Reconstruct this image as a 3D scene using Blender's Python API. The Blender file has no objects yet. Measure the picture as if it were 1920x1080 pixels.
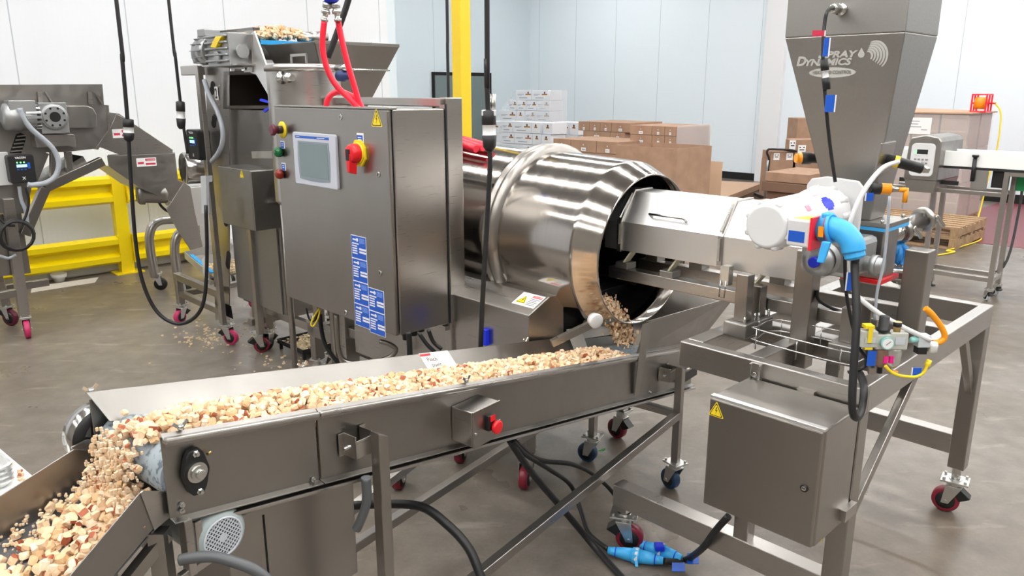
import bpy, bmesh, math, random
from mathutils import Vector, Matrix
random.seed(7)
LAMP, EXPO = 54.0, 0.0
R = math.radians
COL = bpy.context.scene.collection
F_PX, PITCH, CAM_Z = 1450.0, math.atan(370/1450), 2.0

# ------------------------------------------------------------------ frames of reference
class Frame:
    """A plan frame: x and y axes turned by rot about the vertical through (ox, oy)."""
    def __init__(s, ox, oy, rot):
        s.ox, s.oy, s.rot = ox, oy, rot
        s.c, s.s = math.cos(rot), math.sin(rot)
    def world(s, p):
        return Vector((s.ox + s.c*p[0] - s.s*p[1], s.oy + s.s*p[0] + s.c*p[1], p[2]))
    def ray(s, u, v):
        x = (u-960)/F_PX; y = (v-540)/F_PX
        c, q = math.cos(PITCH), math.sin(PITCH)
        d = (x, c-y*q, -(q+y*c))
        o = (-s.ox, -s.oy)
        return ((s.c*o[0]+s.s*o[1], -s.s*o[0]+s.c*o[1], CAM_Z), (s.c*d[0]+s.s*d[1], -s.s*d[0]+s.c*d[1], d[2]))
    def q(s, u, v, x=None, y=None, z=None):
        """the place where something seen in that direction stands, given one of its coordinates"""
        o, d = s.ray(u, v)
        if x is not None: t = (x-o[0])/d[0]
        elif y is not None: t = (y-o[1])/d[1]
        else: t = (z-o[2])/d[2]
        return Vector([o[i]+d[i]*t for i in range(3)])
W = Frame(0, 0, 0)
M = Frame(0, 0, R(44.5))                     # the production line: x along the aisle, y down the line
C = Frame(-0.819, 1.658, R(90-38.5))         # the inclined belt conveyor: x along the belt

# ------------------------------------------------------------------ mesh builder
class MB:
    def __init__(s):
        s.v, s.f, s.mi, s.sm = [], [], [], []
        s.m = 0
    def add(s, vs, fs, smooth=False, m=None):
        b = len(s.v); s.v += [Vector(p) for p in vs]
        for f in fs:
            s.f.append([b+i for i in f]); s.mi.append(s.m if m is None else m); s.sm.append(smooth)
        return s
    def box(s, x0, x1, y0, y1, z0, z1, m=None):
        x0, x1 = sorted((x0, x1)); y0, y1 = sorted((y0, y1)); z0, z1 = sorted((z0, z1))
        vs = [(x0,y0,z0),(x1,y0,z0),(x1,y1,z0),(x0,y1,z0),(x0,y0,z1),(x1,y0,z1),(x1,y1,z1),(x0,y1,z1)]
        return s.add(vs, [(0,3,2,1),(4,5,6,7),(0,1,5,4),(1,2,6,5),(2,3,7,6),(3,0,4,7)], m=m)
    def cbox(s, c, sx, sy, sz, m=None):
        return s.box(c[0]-sx/2, c[0]+sx/2, c[1]-sy/2, c[1]+sy/2, c[2]-sz/2, c[2]+sz/2, m)
    def hull8(s, lo, hi, m=None, smooth=False):
        n = len(lo); vs = list(lo)+list(hi)
        fs = [tuple(range(n))[::-1], tuple(range(n, 2*n))] + [(i, (i+1) % n, n+(i+1) % n, n+i) for i in range(n)]
        return s.add(vs, fs, m=m, smooth=smooth)
    def slab(s, poly, d, m=None):
        """polygon in space given thickness by the vector d"""
        d = Vector(d); return s.hull8([Vector(p) for p in poly], [Vector(p)+d for p in poly], m)
    def bar(s, p, q, w, h, up=(0,0,1), m=None):
        p, q, up = Vector(p), Vector(q), Vector(up)
        d = (q-p).normalized()
        if abs(d.dot(up)) > .98: up = Vector((1,0,0))
        a = d.cross(up).normalized(); b = a.cross(d).normalized()
        cs = [a*w/2*i + b*h/2*j for i, j in ((-1,-1),(1,-1),(1,1),(-1,1))]
        return s.hull8([p+c for c in cs], [q+c for c in cs], m)
    def lathe(s, p, d, prof, n=24, m=None, smooth=True, caps=True, mats=None):
        p, d = Vector(p), Vector(d).normalized()
        up = Vector((0,0,1)) if abs(d.z) < .9 else Vector((1,0,0))
        a = d.cross(up).normalized(); b = a.cross(d).normalized()
        base = len(s.v)
        for t, r in prof:
            for k in range(n):
                g = 2*math.pi*k/n
                s.v.append(p + d*t + (a*math.cos(g)+b*math.sin(g))*r)
        mm = s.m if m is None else m
        for i in range(len(prof)-1):
            for k in range(n):
                k2 = (k+1) % n
                s.f.append([base+i*n+k, base+i*n+k2, base+(i+1)*n+k2, base+(i+1)*n+k])
                s.mi.append(mats[i] if mats else mm); s.sm.append(smooth)
        if caps:
            s.f.append([base+k for k in range(n)][::-1]); s.mi.append(mm); s.sm.append(False)
            L = base+(len(prof)-1)*n
            s.f.append([L+k for k in range(n)]); s.mi.append(mm); s.sm.append(False)
        return s
    def cyl(s, p, q, r, r2=None, n=20, m=None, ch=0.0):
        p, q = Vector(p), Vector(q); L = (q-p).length
        r2 = r if r2 is None else r2
        if ch: prof = [(0, r-ch), (ch, r), (L-ch, r2), (L, r2-ch)]
        else: prof = [(0, r), (L, r2)]
        return s.lathe(p, q-p, prof, n, m)
    def tube(s, pts, r, n=8, sub=6, m=None, closed=False):
        P = [Vector(p) for p in pts]
        if sub > 1 and len(P) > 2:
            Q = []; N = len(P)
            for i in range(N-1 if not closed else N):
                p0 = P[i-1] if (i > 0 or closed) else P[0]*2-P[1]
                p1 = P[i]; p2 = P[(i+1) % N]
                p3 = P[(i+2) % N] if (i+2 < N or closed) else p2*2-p1
                for k in range(sub):
                    t = k/sub
                    Q.append(.5*((2*p1)+(p2-p0)*t+(2*p0-5*p1+4*p2-p3)*t*t+(3*p1-p0-3*p2+p3)*t**3))
            if not closed: Q.append(P[-1])
            P = Q
        N = len(P); base = len(s.v); prev = None
        for i in range(N):
            t = (P[(i+1) % N]-P[i-1]) if closed else (P[min(i+1, N-1)]-P[max(i-1, 0)])
            t = t.normalized() if t.length > 1e-9 else Vector((0,0,1))
            if prev is None:
                up = Vector((0,0,1)) if abs(t.z) < .9 else Vector((1,0,0))
                a = t.cross(up).normalized()
            else:
                a = prev - t*prev.dot(t); a = a.normalized() if a.length > 1e-6 else t.orthogonal().normalized()
            prev = a; b = t.cross(a)
            for k in range(n):
                g = 2*math.pi*k/n; s.v.append(P[i]+(a*math.cos(g)+b*math.sin(g))*r)
        mm = s.m if m is None else m
        for i in range(N if closed else N-1):
            j = (i+1) % N
            for k in range(n):
                k2 = (k+1) % n
                s.f.append([base+i*n+k, base+i*n+k2, base+j*n+k2, base+j*n+k]); s.mi.append(mm); s.sm.append(True)
        if not closed:
            s.f.append([base+k for k in range(n)][::-1]); s.mi.append(mm); s.sm.append(False)
            s.f.append([base+(N-1)*n+k for k in range(n)]); s.mi.append(mm); s.sm.append(False)
        return s
    def mesh(s, name, off, mats):
        me = bpy.data.meshes.new(name)
        me.from_pydata([tuple(p-off) for p in s.v], [], s.f)
        for mt in mats: me.materials.append(mt)
        me.polygons.foreach_set('material_index', [min(i, len(mats)-1) for i in s.mi])
        me.polygons.foreach_set('use_smooth', s.sm)
        bm = bmesh.new(); bm.from_mesh(me); bmesh.ops.recalc_face_normals(bm, faces=bm.faces); bm.to_mesh(me); bm.free()
        me.update(); return me

INFO = {}
def props(o, label=None, cat=None, group=None, kind=None):
    for k, v in (('label', label), ('category', cat), ('group', group), ('kind', kind)):
        if v: o[k] = v
    return o
def thing(fr, name, label, cat, loc, group=None):
    o = bpy.data.objects.new(name, None); COL.objects.link(o); o.empty_display_size = .1
    loc = Vector(loc); o.location = fr.world(loc); o.rotation_euler = (0, 0, fr.rot)
    INFO[o] = (fr, loc); return props(o, label, cat, group)
def finish(o, bevel):
    if bevel:
        md = o.modifiers.new('bevel', 'BEVEL'); md.width = bevel; md.segments = 2; md.limit_method = 'ANGLE'; md.angle_limit = R(40)
        md.harden_normals = False
def part(par, name, mb, mats, label=None, bevel=0, kind=None):
    if not isinstance(mats, (list, tuple)): mats = [mats]
    fr, loc = INFO[par]
    o = bpy.data.objects.new(name, mb.mesh(name, loc, mats)); COL.objects.link(o)
    o.parent = par; INFO[o] = (fr, loc); finish(o, bevel)
    return props(o, label, kind=kind)
def single(fr, name, label, cat, mb, mats, loc, group=None, kind=None, bevel=0):
    if not isinstance(mats, (list, tuple)): mats = [mats]
    loc = Vector(loc)
    o = bpy.data.objects.new(name, mb.mesh(name, loc, mats)); COL.objects.link(o)
    o.location = fr.world(loc); o.rotation_euler = (0, 0, fr.rot); finish(o, bevel)
    INFO[o] = (fr, loc); return props(o, label, cat, group, kind)
def struct(fr, name, mb, mats, bevel=0):
    return single(fr, name, None, None, mb, mats, (0,0,0), kind='structure', bevel=bevel)
def text_into(mb, body, size, org, xd, yd, m=0, thick=.0008, spacing=1.0, shear=0.0, bold=0.0, align='LEFT', sx=1.0):
    cu = bpy.data.curves.new('t', 'FONT'); cu.body = body; cu.size = size; cu.shear = shear; cu.offset = bold
    cu.space_character = spacing; cu.align_x = align; cu.resolution_u = 3; cu.fill_mode = 'FRONT'
    o = bpy.data.objects.new('t', cu); COL.objects.link(o)
    bpy.context.view_layer.update()
    me = bpy.data.meshes.new_from_object(o.evaluated_get(bpy.context.evaluated_depsgraph_get()))
    org, xd, yd = Vector(org), Vector(xd).normalized(), Vector(yd).normalized(); zd = xd.cross(yd)
    vs = [org + xd*v.co.x*sx + yd*v.co.y + zd*thick for v in me.vertices]
    mb.add(vs, [list(p.vertices) for p in me.polygons], m=m)
    bpy.data.objects.remove(o); bpy.data.curves.remove(cu); bpy.data.meshes.remove(me)
def plate(mb, org, xd, yd, w, h, t=.001, m=None, r=0):
    """thin rectangle lying on a face, org at its lower left corner"""
    org, xd, yd = Vector(org), Vector(xd).normalized(), Vector(yd).normalized(); zd = xd.cross(yd)
    if r:
        pts = []
        for cx, cy, a0 in ((w-r, r, -90), (w-r, h-r, 0), (r, h-r, 90), (r, r, 180)):
            for k in range(5):
                a = R(a0+22.5*k); pts.append((cx+r*math.cos(a), cy+r*math.sin(a)))
    else: pts = [(0,0),(w,0),(w,h),(0,h)]
    mb.slab([org+xd*a+yd*b for a, b in pts], zd*t, m)

# ------------------------------------------------------------------ materials
def mat(name, col, rough=.5, metal=0, emit=None, estr=1, trans=0, alpha=1, spec=None, ior=None, coat=0):
    m = bpy.data.materials.new(name); m.use_nodes = True
    b = m.node_tree.nodes['Principled BSDF']
    b.inputs['Base Color'].default_value = (*col, 1); b.inputs['Roughness'].default_value = rough
    b.inputs['Metallic'].default_value = metal
    if emit: b.inputs['Emission Color'].default_value = (*emit, 1); b.inputs['Emission Strength'].default_value = estr
    if trans: b.inputs['Transmission Weight'].default_value = trans
    if alpha < 1: b.inputs['Alpha'].default_value = alpha
    if spec is not None: b.inputs['Specular IOR Level'].default_value = spec
    if ior: b.inputs['IOR'].default_value = ior
    if coat: b.inputs['Coat Weight'].default_value = coat; b.inputs['Coat Roughness'].default_value = .1
    return m
def nodes_of(m): return m.node_tree.nodes, m.node_tree.links, m.node_tree.nodes['Principled BSDF']
def noise_mix(m, col2, scale=4, detail=4, lo=.4, hi=.6, stretch=(1,1,1), coord='Object'):
    N, L, b = nodes_of(m)
    tc = N.new('ShaderNodeTexCoord'); mp = N.new('ShaderNodeMapping'); mp.inputs['Scale'].default_value = stretch
    nz = N.new('ShaderNodeTexNoise'); nz.inputs['Scale'].default_value = scale; nz.inputs['Detail'].default_value = detail
    cr = N.new('ShaderNodeValToRGB'); cr.color_ramp.elements[0].position = lo; cr.color_ramp.elements[1].position = hi
    cr.color_ramp.elements[0].color = b.inputs['Base Color'].default_value[:]; cr.color_ramp.elements[1].color = (*col2, 1)
    L.new(tc.outputs[coord], mp.inputs[0]); L.new(mp.outputs[0], nz.inputs[0]); L.new(nz.outputs[0], cr.inputs[0]); L.new(cr.outputs[0], b.inputs['Base Color'])
    return nz, cr
def rough_noise(m, lo, hi, scale=3, stretch=(1,1,1), bump=0, coord='Object'):
    N, L, b = nodes_of(m)
    tc = N.new('ShaderNodeTexCoord'); mp = N.new('ShaderNodeMapping'); mp.inputs['Scale'].default_value = stretch
    nz = N.new('ShaderNodeTexNoise'); nz.inputs['Scale'].default_value = scale; nz.inputs['Detail'].default_value = 5
    mr = N.new('ShaderNodeMapRange'); mr.inputs[1].default_value = .3; mr.inputs[2].default_value = .7; mr.inputs[3].default_value = lo; mr.inputs[4].default_value = hi
    L.new(tc.outputs[coord], mp.inputs[0]); L.new(mp.outputs[0], nz.inputs[0]); L.new(nz.outputs[0], mr.inputs[0]); L.new(mr.outputs[0], b.inputs['Roughness'])
    if bump:
        bp = N.new('ShaderNodeBump'); bp.inputs['Strength'].default_value = bump; bp.inputs['Distance'].default_value = .002
        L.new(nz.outputs[0], bp.inputs['Height']); L.new(bp.outputs[0], b.inputs['Normal'])
    return m
def steel(name, col=(.50,.48,.455), lo=.27, hi=.33, stretch=(2,2,150), scale=3, bump=0, mott=.08):
    m = mat(name, col, .3, 1)
    noise_mix(m, tuple(c*(1-mott) for c in col), 2.2, 5, .3, .7)
    return rough_noise(m, lo, hi, scale, stretch, bump)
M_steel = steel('brushed_stainless')
M_steel_v = steel('satin_stainless', (.37,.35,.325), .28, .35, (150,150,2), 2)
M_dull = steel('dull_stainless', (.34,.325,.305), .30, .44, (3,3,3), 5, 0)
M_bead = steel('bead_blasted_stainless', (.38,.37,.35), .36, .48, (1,1,1), 120, 0, .06)
M_pol = steel('polished_stainless', (.58,.56,.54), .12, .2, (60,60,1), 3, 0, .08)
M_drum = steel('turned_drum_stainless', (.52,.485,.45), .10, .17, (1,40,1), 1.5, 0, .14)
M_drum_in = mat('shaded_drum_inside', (.02,.018,.017), .6, .3)  # near-black colour paints the lack of light inside the steel drum
M_bright = steel('bright_stainless', (.86,.86,.85), .36, .42, (2,2,2), 3, 0, .04)
M_zinc = mat('zinc_plated_steel', (.62,.62,.60), .35, 1)
M_bolt = mat('bolt_steel', (.6,.6,.58), .25, 1)
M_black = mat('black_rubber', (.012,.012,.013), .45)
M_blackm = mat('black_cast_iron', (.02,.02,.02), .4, .3)
M_gap = mat('dark_opening', (.01,.01,.01), .9)
M_red_w = mat('red_polyurethane', (.23,.012,.03), .35)
M_pink_w = mat('pink_polyurethane', (.55,.03,.13), .35)
M_blue_w = mat('blue_rubber_tyre', (.012,.05,.12), .4)
M_yel = mat('safety_yellow_paint', (.84,.64,.0), .35)
M_ycol = mat('column_yellow_paint', (.85,.60,.02), .4)
M_white = mat('white_plastic', (.68,.68,.68), .35)
M_whitep = mat('white_enamel', (.74,.75,.76), .25)
M_lgrey = mat('light_grey_plastic', (.55,.58,.62), .4)
M_gmotor = mat('grey_green_motor_paint', (.36,.42,.42), .4)
M_alu = mat('cast_aluminium', (.40,.41,.41), .42, .85)
M_conduit = mat('grey_conduit', (.38,.41,.45), .45)
M_dconduit = mat('dark_grey_conduit', (.08,.085,.09), .4)
M_red = mat('red_plastic', (.75,.012,.02), .3)
M_redhose = mat('red_hose', (.85,.02,.05), .3)
M_dred = mat('dark_red_button', (.12,.01,.03), .3)
M_green = mat('green_lens', (.0,.12,.03), .15)
M_amber = mat('amber_lens', (.25,.02,.01), .15)
M_blue = mat('blue_label', (.01,.10,.55), .4)
M_royal = mat('royal_blue_plastic', (.01,.03,.7), .35)
M_sky = mat('sky_blue_plastic', (.05,.42,.85), .35)
M_orange = mat('orange_plastic', (.95,.35,.01), .35)
M_yelp = mat('yellow_plastic', (.9,.68,.02), .35)
M_ink = mat('black_ink', (.02,.02,.02), .6)
M_paper = mat('white_paper', (.85,.85,.85), .6)
M_lettering = mat('etched_lettering', (.60,.60,.57), .6, .2)
M_screen = mat('panel_screen', (.17,.23,.24), .12)
M_hmibezel = mat('bezel_grey', (.55,.58,.66), .4)
M_lcd = mat('lit_display', (.2,.4,.8), .3, emit=(.3,.6,1), estr=2)
M_led = mat('green_indicator', (.1,.6,.1), .3, emit=(.2,1,.3), estr=2)
M_beltg = mat('grey_conveyor_belt', (.09,.095,.10), .45)
M_beltw = mat('pale_blue_grey_belt', (.36,.42,.46), .5)
noise_mix(M_beltw, (.15,.18,.20), 60, 3, .5, .62)
M_beltblue = mat('blue_belt', (.02,.35,.75), .45)
M_uhmw = mat('white_conveyor_bed', (.88,.9,.88), .3)
M_grnp = mat('green_panel', (.03,.45,.15), .5)
M_brownpipe = mat('brown_hose', (.18,.08,.06), .5)
M_card = mat('brown_cardboard', (.40,.25,.165), .75)
noise_mix(M_card, (.34,.205,.135), 6, 3, .35, .65)
M_cardlt = mat('light_cardboard', (.50,.33,.22), .75)
M_carddk = mat('stacked_cardboard_edges', (.20,.115,.075), .8)
M_carton = mat('white_carton', (.74,.75,.78), .6)
M_logo_br = mat('brown_print', (.16,.05,.03), .6)
M_logo_y = mat('gold_print', (.75,.42,.05), .6)
M_wood = mat('pallet_wood', (.45,.30,.17), .7)
noise_mix(M_wood, (.33,.21,.12), 12, 4, .4, .6, (1,12,1))
M_magenta = mat('magenta_plastic', (.8,.01,.25), .35)
M_bowl = mat('amber_filter_bowl', (.45,.28,.2), .15, trans=.5)
M_bowlc = mat('clear_filter_bowl', (.8,.8,.75), .1, trans=.7)
M_teal = mat('pale_teal_plastic', (.3,.6,.58), .4)
M_cream = mat('regulator_grey', (.5,.51,.46), .4)
M_glove = mat('blue_glove', (.05,.35,.85), .4)
M_maroon = mat('maroon_floor_paint', (.20,.035,.05), .4)
M_wrap = mat('stretch_wrap', (.9,.9,.92), .12, alpha=.22)
M_bucket = mat('white_bucket', (.75,.75,.73), .4)
M_brass = mat('brass', (.7,.5,.2), .3, 1)

def wall_mat(name, col, axis, step, off=0.0):
    m = mat(name, col, .45); N, L, b = nodes_of(m)
    g = N.new('ShaderNodeNewGeometry'); tc = N.new('ShaderNodeTexCoord'); sx = N.new('ShaderNodeSeparateXYZ')
    L.new(tc.outputs['Object'], sx.inputs[0])
    def fin(x, f): 
        n = N.new('ShaderNodeMath'); n.operation = f
        for i, k in enumerate(x):
            if isinstance(k, (int, float)): n.inputs[i].default_value = k
            else: L.new(k, n.inputs[i])
        return n.outputs[0]
    t = fin([fin([sx.outputs[axis], off], 'ADD'), step], 'DIVIDE')
    fr = fin([t], 'FRACT'); d = fin([fr, .5], 'SUBTRACT'); d = fin([d], 'ABSOLUTE')
    ln = fin([d, .5-.006/step], 'GREATER_THAN')
    mx = N.new('ShaderNodeMixRGB'); mx.inputs[1].default_value = (*col, 1); mx.inputs[2].default_value = (col[0]*.62, col[1]*.64, col[2]*.66, 1)
    L.new(ln, mx.inputs[0])
    # faint ribs of the sheet facing
    t2 = fin([sx.outputs[axis], .05], 'DIVIDE'); s2 = fin([fin([t2, 6.283], 'MULTIPLY')], 'SINE')
    bp = N.new('ShaderNodeBump'); bp.inputs['Strength'].default_value = .12; bp.inputs['Distance'].default_value = .002
    L.new(s2, bp.inputs['Height']); L.new(bp.outputs[0], b.inputs['Normal']); L.new(mx.outputs[0], b.inputs['Base Color'])
    return m
M_wallL = wall_mat('ribbed_white_wall_panel', (.77,.80,.84), 0, 1.13, .1)
M_wallFar = wall_mat('pale_blue_wall_panel', (.70,.79,.84), 0, 1.9, .35)
M_wallR = wall_mat('white_blue_wall_panel', (.80,.87,.92), 1, 1.35, .55)
M_wallX = mat('plain_white_wall', (.78,.80,.82), .6)
M_curb = mat('grey_curb', (.50,.50,.48), .6)
M_floor = mat('sealed_concrete', (.235,.20,.165), .28)
def floor_nodes():
    N, L, b = nodes_of(M_floor)
    tc = N.new('ShaderNodeTexCoord')
    def nz(sc, det, st=(1,1,1)):
        mp = N.new('ShaderNodeMapping'); mp.inputs['Scale'].default_value = st
        n = N.new('ShaderNodeTexNoise'); n.inputs['Scale'].default_value = sc; n.inputs['Detail'].default_value = det
        L.new(tc.outputs['Object'], mp.inputs[0]); L.new(mp.outputs[0], n.inputs[0]); return n.outputs[0]
    def ramp(x, a, ca, c, cc):
        r = N.new('ShaderNodeValToRGB'); r.color_ramp.elements[0].position = a; r.color_ramp.elements[1].position = c
        r.color_ramp.elements[0].color = (*ca, 1); r.color_ramp.elements[1].color = (*cc, 1); L.new(x, r.inputs[0]); return r.outputs[0]
    c1 = ramp(nz(.55, 4), .35, (.150,.122,.094), .68, (.225,.203,.182))
    c2 = ramp(nz(7, 8), .35, (.80,.79,.77), .7, (1.12,1.11,1.1))
    c3 = ramp(nz(60, 4), .3, (.93,.93,.93), .7, (1.05,1.05,1.05))
    a = N.new('ShaderNodeMixRGB'); a.blend_type = 'MULTIPLY'; a.inputs[0].default_value = 1; L.new(c1, a.inputs[1]); L.new(c2, a.inputs[2])
    d = N.new('ShaderNodeMixRGB'); d.blend_type = 'MULTIPLY'; d.inputs[0].default_value = 1; L.new(a.outputs[0], d.inputs[1]); L.new(c3, d.inputs[2])
    # scuffs
    sc = ramp(nz(3.2, 9, (1,3,1)), .60, (0,0,0), .72, (.10,.09,.08))
    e = N.new('ShaderNodeMixRGB'); e.blend_type = 'ADD'; e.inputs[0].default_value = 1; L.new(d.outputs[0], e.inputs[1]); L.new(sc, e.inputs[2])
    L.new(e.outputs[0], b.inputs['Base Color'])
    mr = N.new('ShaderNodeMapRange'); mr.inputs[1].default_value = .3; mr.inputs[2].default_value = .7; mr.inputs[3].default_value = .26; mr.inputs[4].default_value = .42
    L.new(nz(2.3, 6), mr.inputs[0]); L.new(mr.outputs[0], b.inputs['Roughness'])
    bp = N.new('ShaderNodeBump'); bp.inputs['Strength'].default_value = .08; bp.inputs['Distance'].default_value = .004
    L.new(nz(30, 5), bp.inputs['Height']); L.new(bp.outputs[0], b.inputs['Normal'])
floor_nodes()

# ------------------------------------------------------------------ shared pieces
def caster(par, x, y, top, r=.06, mw=None, yaw=0, wid=.045, plate_s=.1, name='caster', brake=True, label=None):
    """swivel caster: top plate, fork and brake in one, the wheel its own piece"""
    mw = mw or M_red_w
    mb = MB(); c, s = math.cos(yaw), math.sin(yaw)
    def T(a, b, z): return Vector((x + c*a - s*b, y + s*a + c*b, z))
    mb.slab([T(-plate_s/2,-plate_s/2*.85,top-.008), T(plate_s/2,-plate_s/2*.85,top-.008), T(plate_s/2,plate_s/2*.85,top-.008), T(-plate_s/2,plate_s/2*.85,top-.008)], (0,0,.008))
    for a in (-1, 1):
        for b in (-1, 1):
            mb.cyl(T(a*plate_s*.38, b*plate_s*.3, top), T(a*plate_s*.38, b*plate_s*.3, top+.012), .007, n=6)
    ztop = min(top-.008, 2*r+.03); off = .028
    mb.cyl(T(0,0,ztop-.012), T(0,0,top-.006), .032, .028)
    for b in (-1, 1):
        y0 = b*(wid/2+.006)
        mb.slab([T(-.035,y0,ztop-.01), T(.035,y0,ztop-.01), T(off+.018,y0,r-.012), T(off-.014,y0,r-.012)], T(0,.004*b,0)-T(0,0,0))
        mb.slab([T(-.035,0,ztop-.014), T(.035,0,ztop-.014), T(.035,y0,ztop-.014), T(-.035,y0,ztop-.014)], (0,0,.005))
    mb.cyl(T(off,-wid/2-.014,r), T(off,wid/2+.014,r), .009, n=8)
    mats = [M_zinc, M_blackm]
    if brake:
        mb.m = 1
        mb.slab([T(-.075,-wid/2-.004,r+.035), T(-.03,-wid/2-.004,ztop-.02), T(.02,-wid/2-.004,ztop-.02), T(-.03,-wid/2-.004,r+.01)], T(0,wid+.008,0)-T(0,0,0))
        mb.m = 0
    cs = part(par, name, mb, mats, label, bevel=.0015)
    w = MB()
    w.lathe(T(off,-wid/2,r), T(0,1,0)-T(0,0,0), [(0,r*.72),(.002,r*.93),(.009,r),(wid-.009,r),(wid-.002,r*.93),(wid,r*.72)], 26, 0)
    w.lathe(T(off,-wid/2-.002,r), T(0,1,0)-T(0,0,0), [(0,r*.3),(.001,r*.70),(wid+.003,r*.70),(wid+.004,r*.3)], 20, 1)
    part(cs, 'wheel', w, [mw, M_blackm])
    return cs
def leg_tube(par, x, y, z0, z1, w=.05, name='leg', m=None):
    mb = MB().box(x-w/2, x+w/2, y-w/2, y+w/2, z0, z1); return part(par, name, mb, m or M_steel_v, bevel=.004)
def beam(par, name, x0, x1, y0, y1, z0, z1, m=None, bevel=.004, label=None):
    return part(par, name, MB().box(x0, x1, y0, y1, z0, z1), m or M_steel, label, bevel)
def warn_triangle(mb, org, xd, yd, s, m_y=0, m_k=1):
    org, xd, yd = Vector(org), Vector(xd).normalized(), Vector(yd).normalized(); zd = xd.cross(yd)
    def P(a, b, t): return org+xd*a*s+yd*b*s+zd*t
    def tri(k, t0, t1, m):
        c = (.5, .30); pts = [(0,0),(.08,-.03),(.92,-.03),(1,.0),(.98,.07),(.55,.88),(.5,.93),(.45,.88),(.02,.07)]
        mb.slab([P(c[0]+(a-c[0])*k, c[1]+(b-c[1])*k, t0) for a, b in pts], zd*(t1-t0), m)
    tri(1.0, 0, .0008, m_y); tri(.86, .0008, .0012, m_k); tri(.72, .0012, .0016, m_y)
    mb.slab([P(a, b, .0016) for a, b in ((.52,.62),(.44,.36),(.52,.38),(.47,.14),(.58,.42),(.50,.41),(.57,.60))], zd*.0006, m_k)
# ================================================================== THE ROOM
M_wallD = mat('grey_hall_wall', (.24,.225,.205), .7)
M_deck = mat('grey_roof_deck', (.30,.30,.30), .7)
def room():
    struct(W, 'floor', MB().box(-16, 24, -9, 34, -.1, 0), M_floor)
    struct(M, 'wall_left', MB().box(-8, 6.81, 9.45, 9.65, 0, 6.2), M_wallL)
    struct(M, 'baseboard_left', MB().box(-8, 6.83, 9.30, 9.45, 0, .17), M_curb, .02)
    struct(M, 'wall_left_return', MB().box(6.81, 6.95, 9.45, 16, 0, 6.2), M_wallFar)
    struct(M, 'wall_far', MB().box(6.81, 16.6, 16.0, 16.2, 0, 6.2), M_wallFar)
    struct(M, 'wall_right', MB().box(16.45, 16.65, -8, 16.0, 0, 6.2), M_wallR)
    struct(M, 'baseboard_right', MB().box(16.43, 16.45, -8, 16.0, 0, .16), M_gap)
    struct(M, 'wall_near', MB().box(-8, 16.6, -8.2, -8, 0, 6.2), M_wallD)
    struct(M, 'wall_back', MB().box(-8.2, -8, -8, 9.5, 0, 6.2), M_wallD)
    struct(M, 'ceiling', MB().box(-8.2, 16.65, -8.2, 16.2, 6.2, 6.35), M_deck)
    # broad pilaster on the right wall
    p0 = M.q(1425, 200, x=16.35).y; p1 = M.q(1463, 200, x=16.35).y
    struct(M, 'trim_1', MB().box(16.33, 16.45, p1, p0, 0, 6.2), mat('warm_white_panel', (.80,.80,.82), .5))
    # dado seam cap high on the near left wall
    a0 = M.q(697, 72, y=9.43).x
    struct(M, 'trim_2', MB().box(a0, 6.82, 9.43, 9.45, 2.62, 2.66), M_wallX)
    # service door in the far wall
    d0 = M.q(813, 137, y=15.98); d1 = M.q(916, 137, y=15.98)
    dm = mat('grey_green_door', (.17,.22,.22), .4)
    struct(M, 'door_1', MB().box(d0.x, d1.x, 15.94, 15.99, 0, d0.z-.05), dm, .004)
    t = MB(); t.box(d0.x-.06, d1.x+.06, 15.93, 15.99, d0.z-.05, d0.z+.03); t.box(d0.x-.06, d0.x, 15.93, 15.99, 0, d0.z-.05); t.box(d1.x, d1.x+.06, 15.93, 15.99, 0, d0.z-.05)
    struct(M, 'trim_3', t, M_gap)
    # long strip lamps under the ceiling
    lm = mat('lamp_lens', (.9,.9,.9), .4, emit=(1,.985,.96), estr=LAMP)
    n = 0
    for a in (-5.4, -2.8, -.2, 2.4, 5.0, 7.8, 11.0, 14.2):
        for b in (-5.2, -1.4, 2.4, 6.2, 12.6):
            if b > 9 and a < 7.5: continue
            t = thing(M, 'strip_lamp', None, 'lamp', (a, b, 5.6))
            n += 1
            props(t, 'long white strip lamp hung level under the hall ceiling', group='ceiling strip lamps')
            part(t, 'housing', MB().box(a-.10, a+.10, b-1.88, b+1.88, 5.62, 5.70), M_white, bevel=.01)
            part(t, 'lens', MB().box(a-.06, a+.06, b-1.87, b+1.87, 5.60, 5.62), lm)
            for y in (b-1, b+1): part(t, 'hanger', MB().cyl((a,y,5.70), (a,y,6.2), .004, n=6), M_zinc)
room()
# maroon coated floor area by the right wall
f0 = M.q(1806, 452, z=0); f1 = M.q(1838, 392, z=0)
single(M, 'floor_coating', 'dark maroon rectangle of floor coating by the right wall', 'floor marking', MB().box(f0.x, 16.4, -2.0, f1.y-.0, 0.0, .004), M_maroon, (12, 1, 0))

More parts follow.
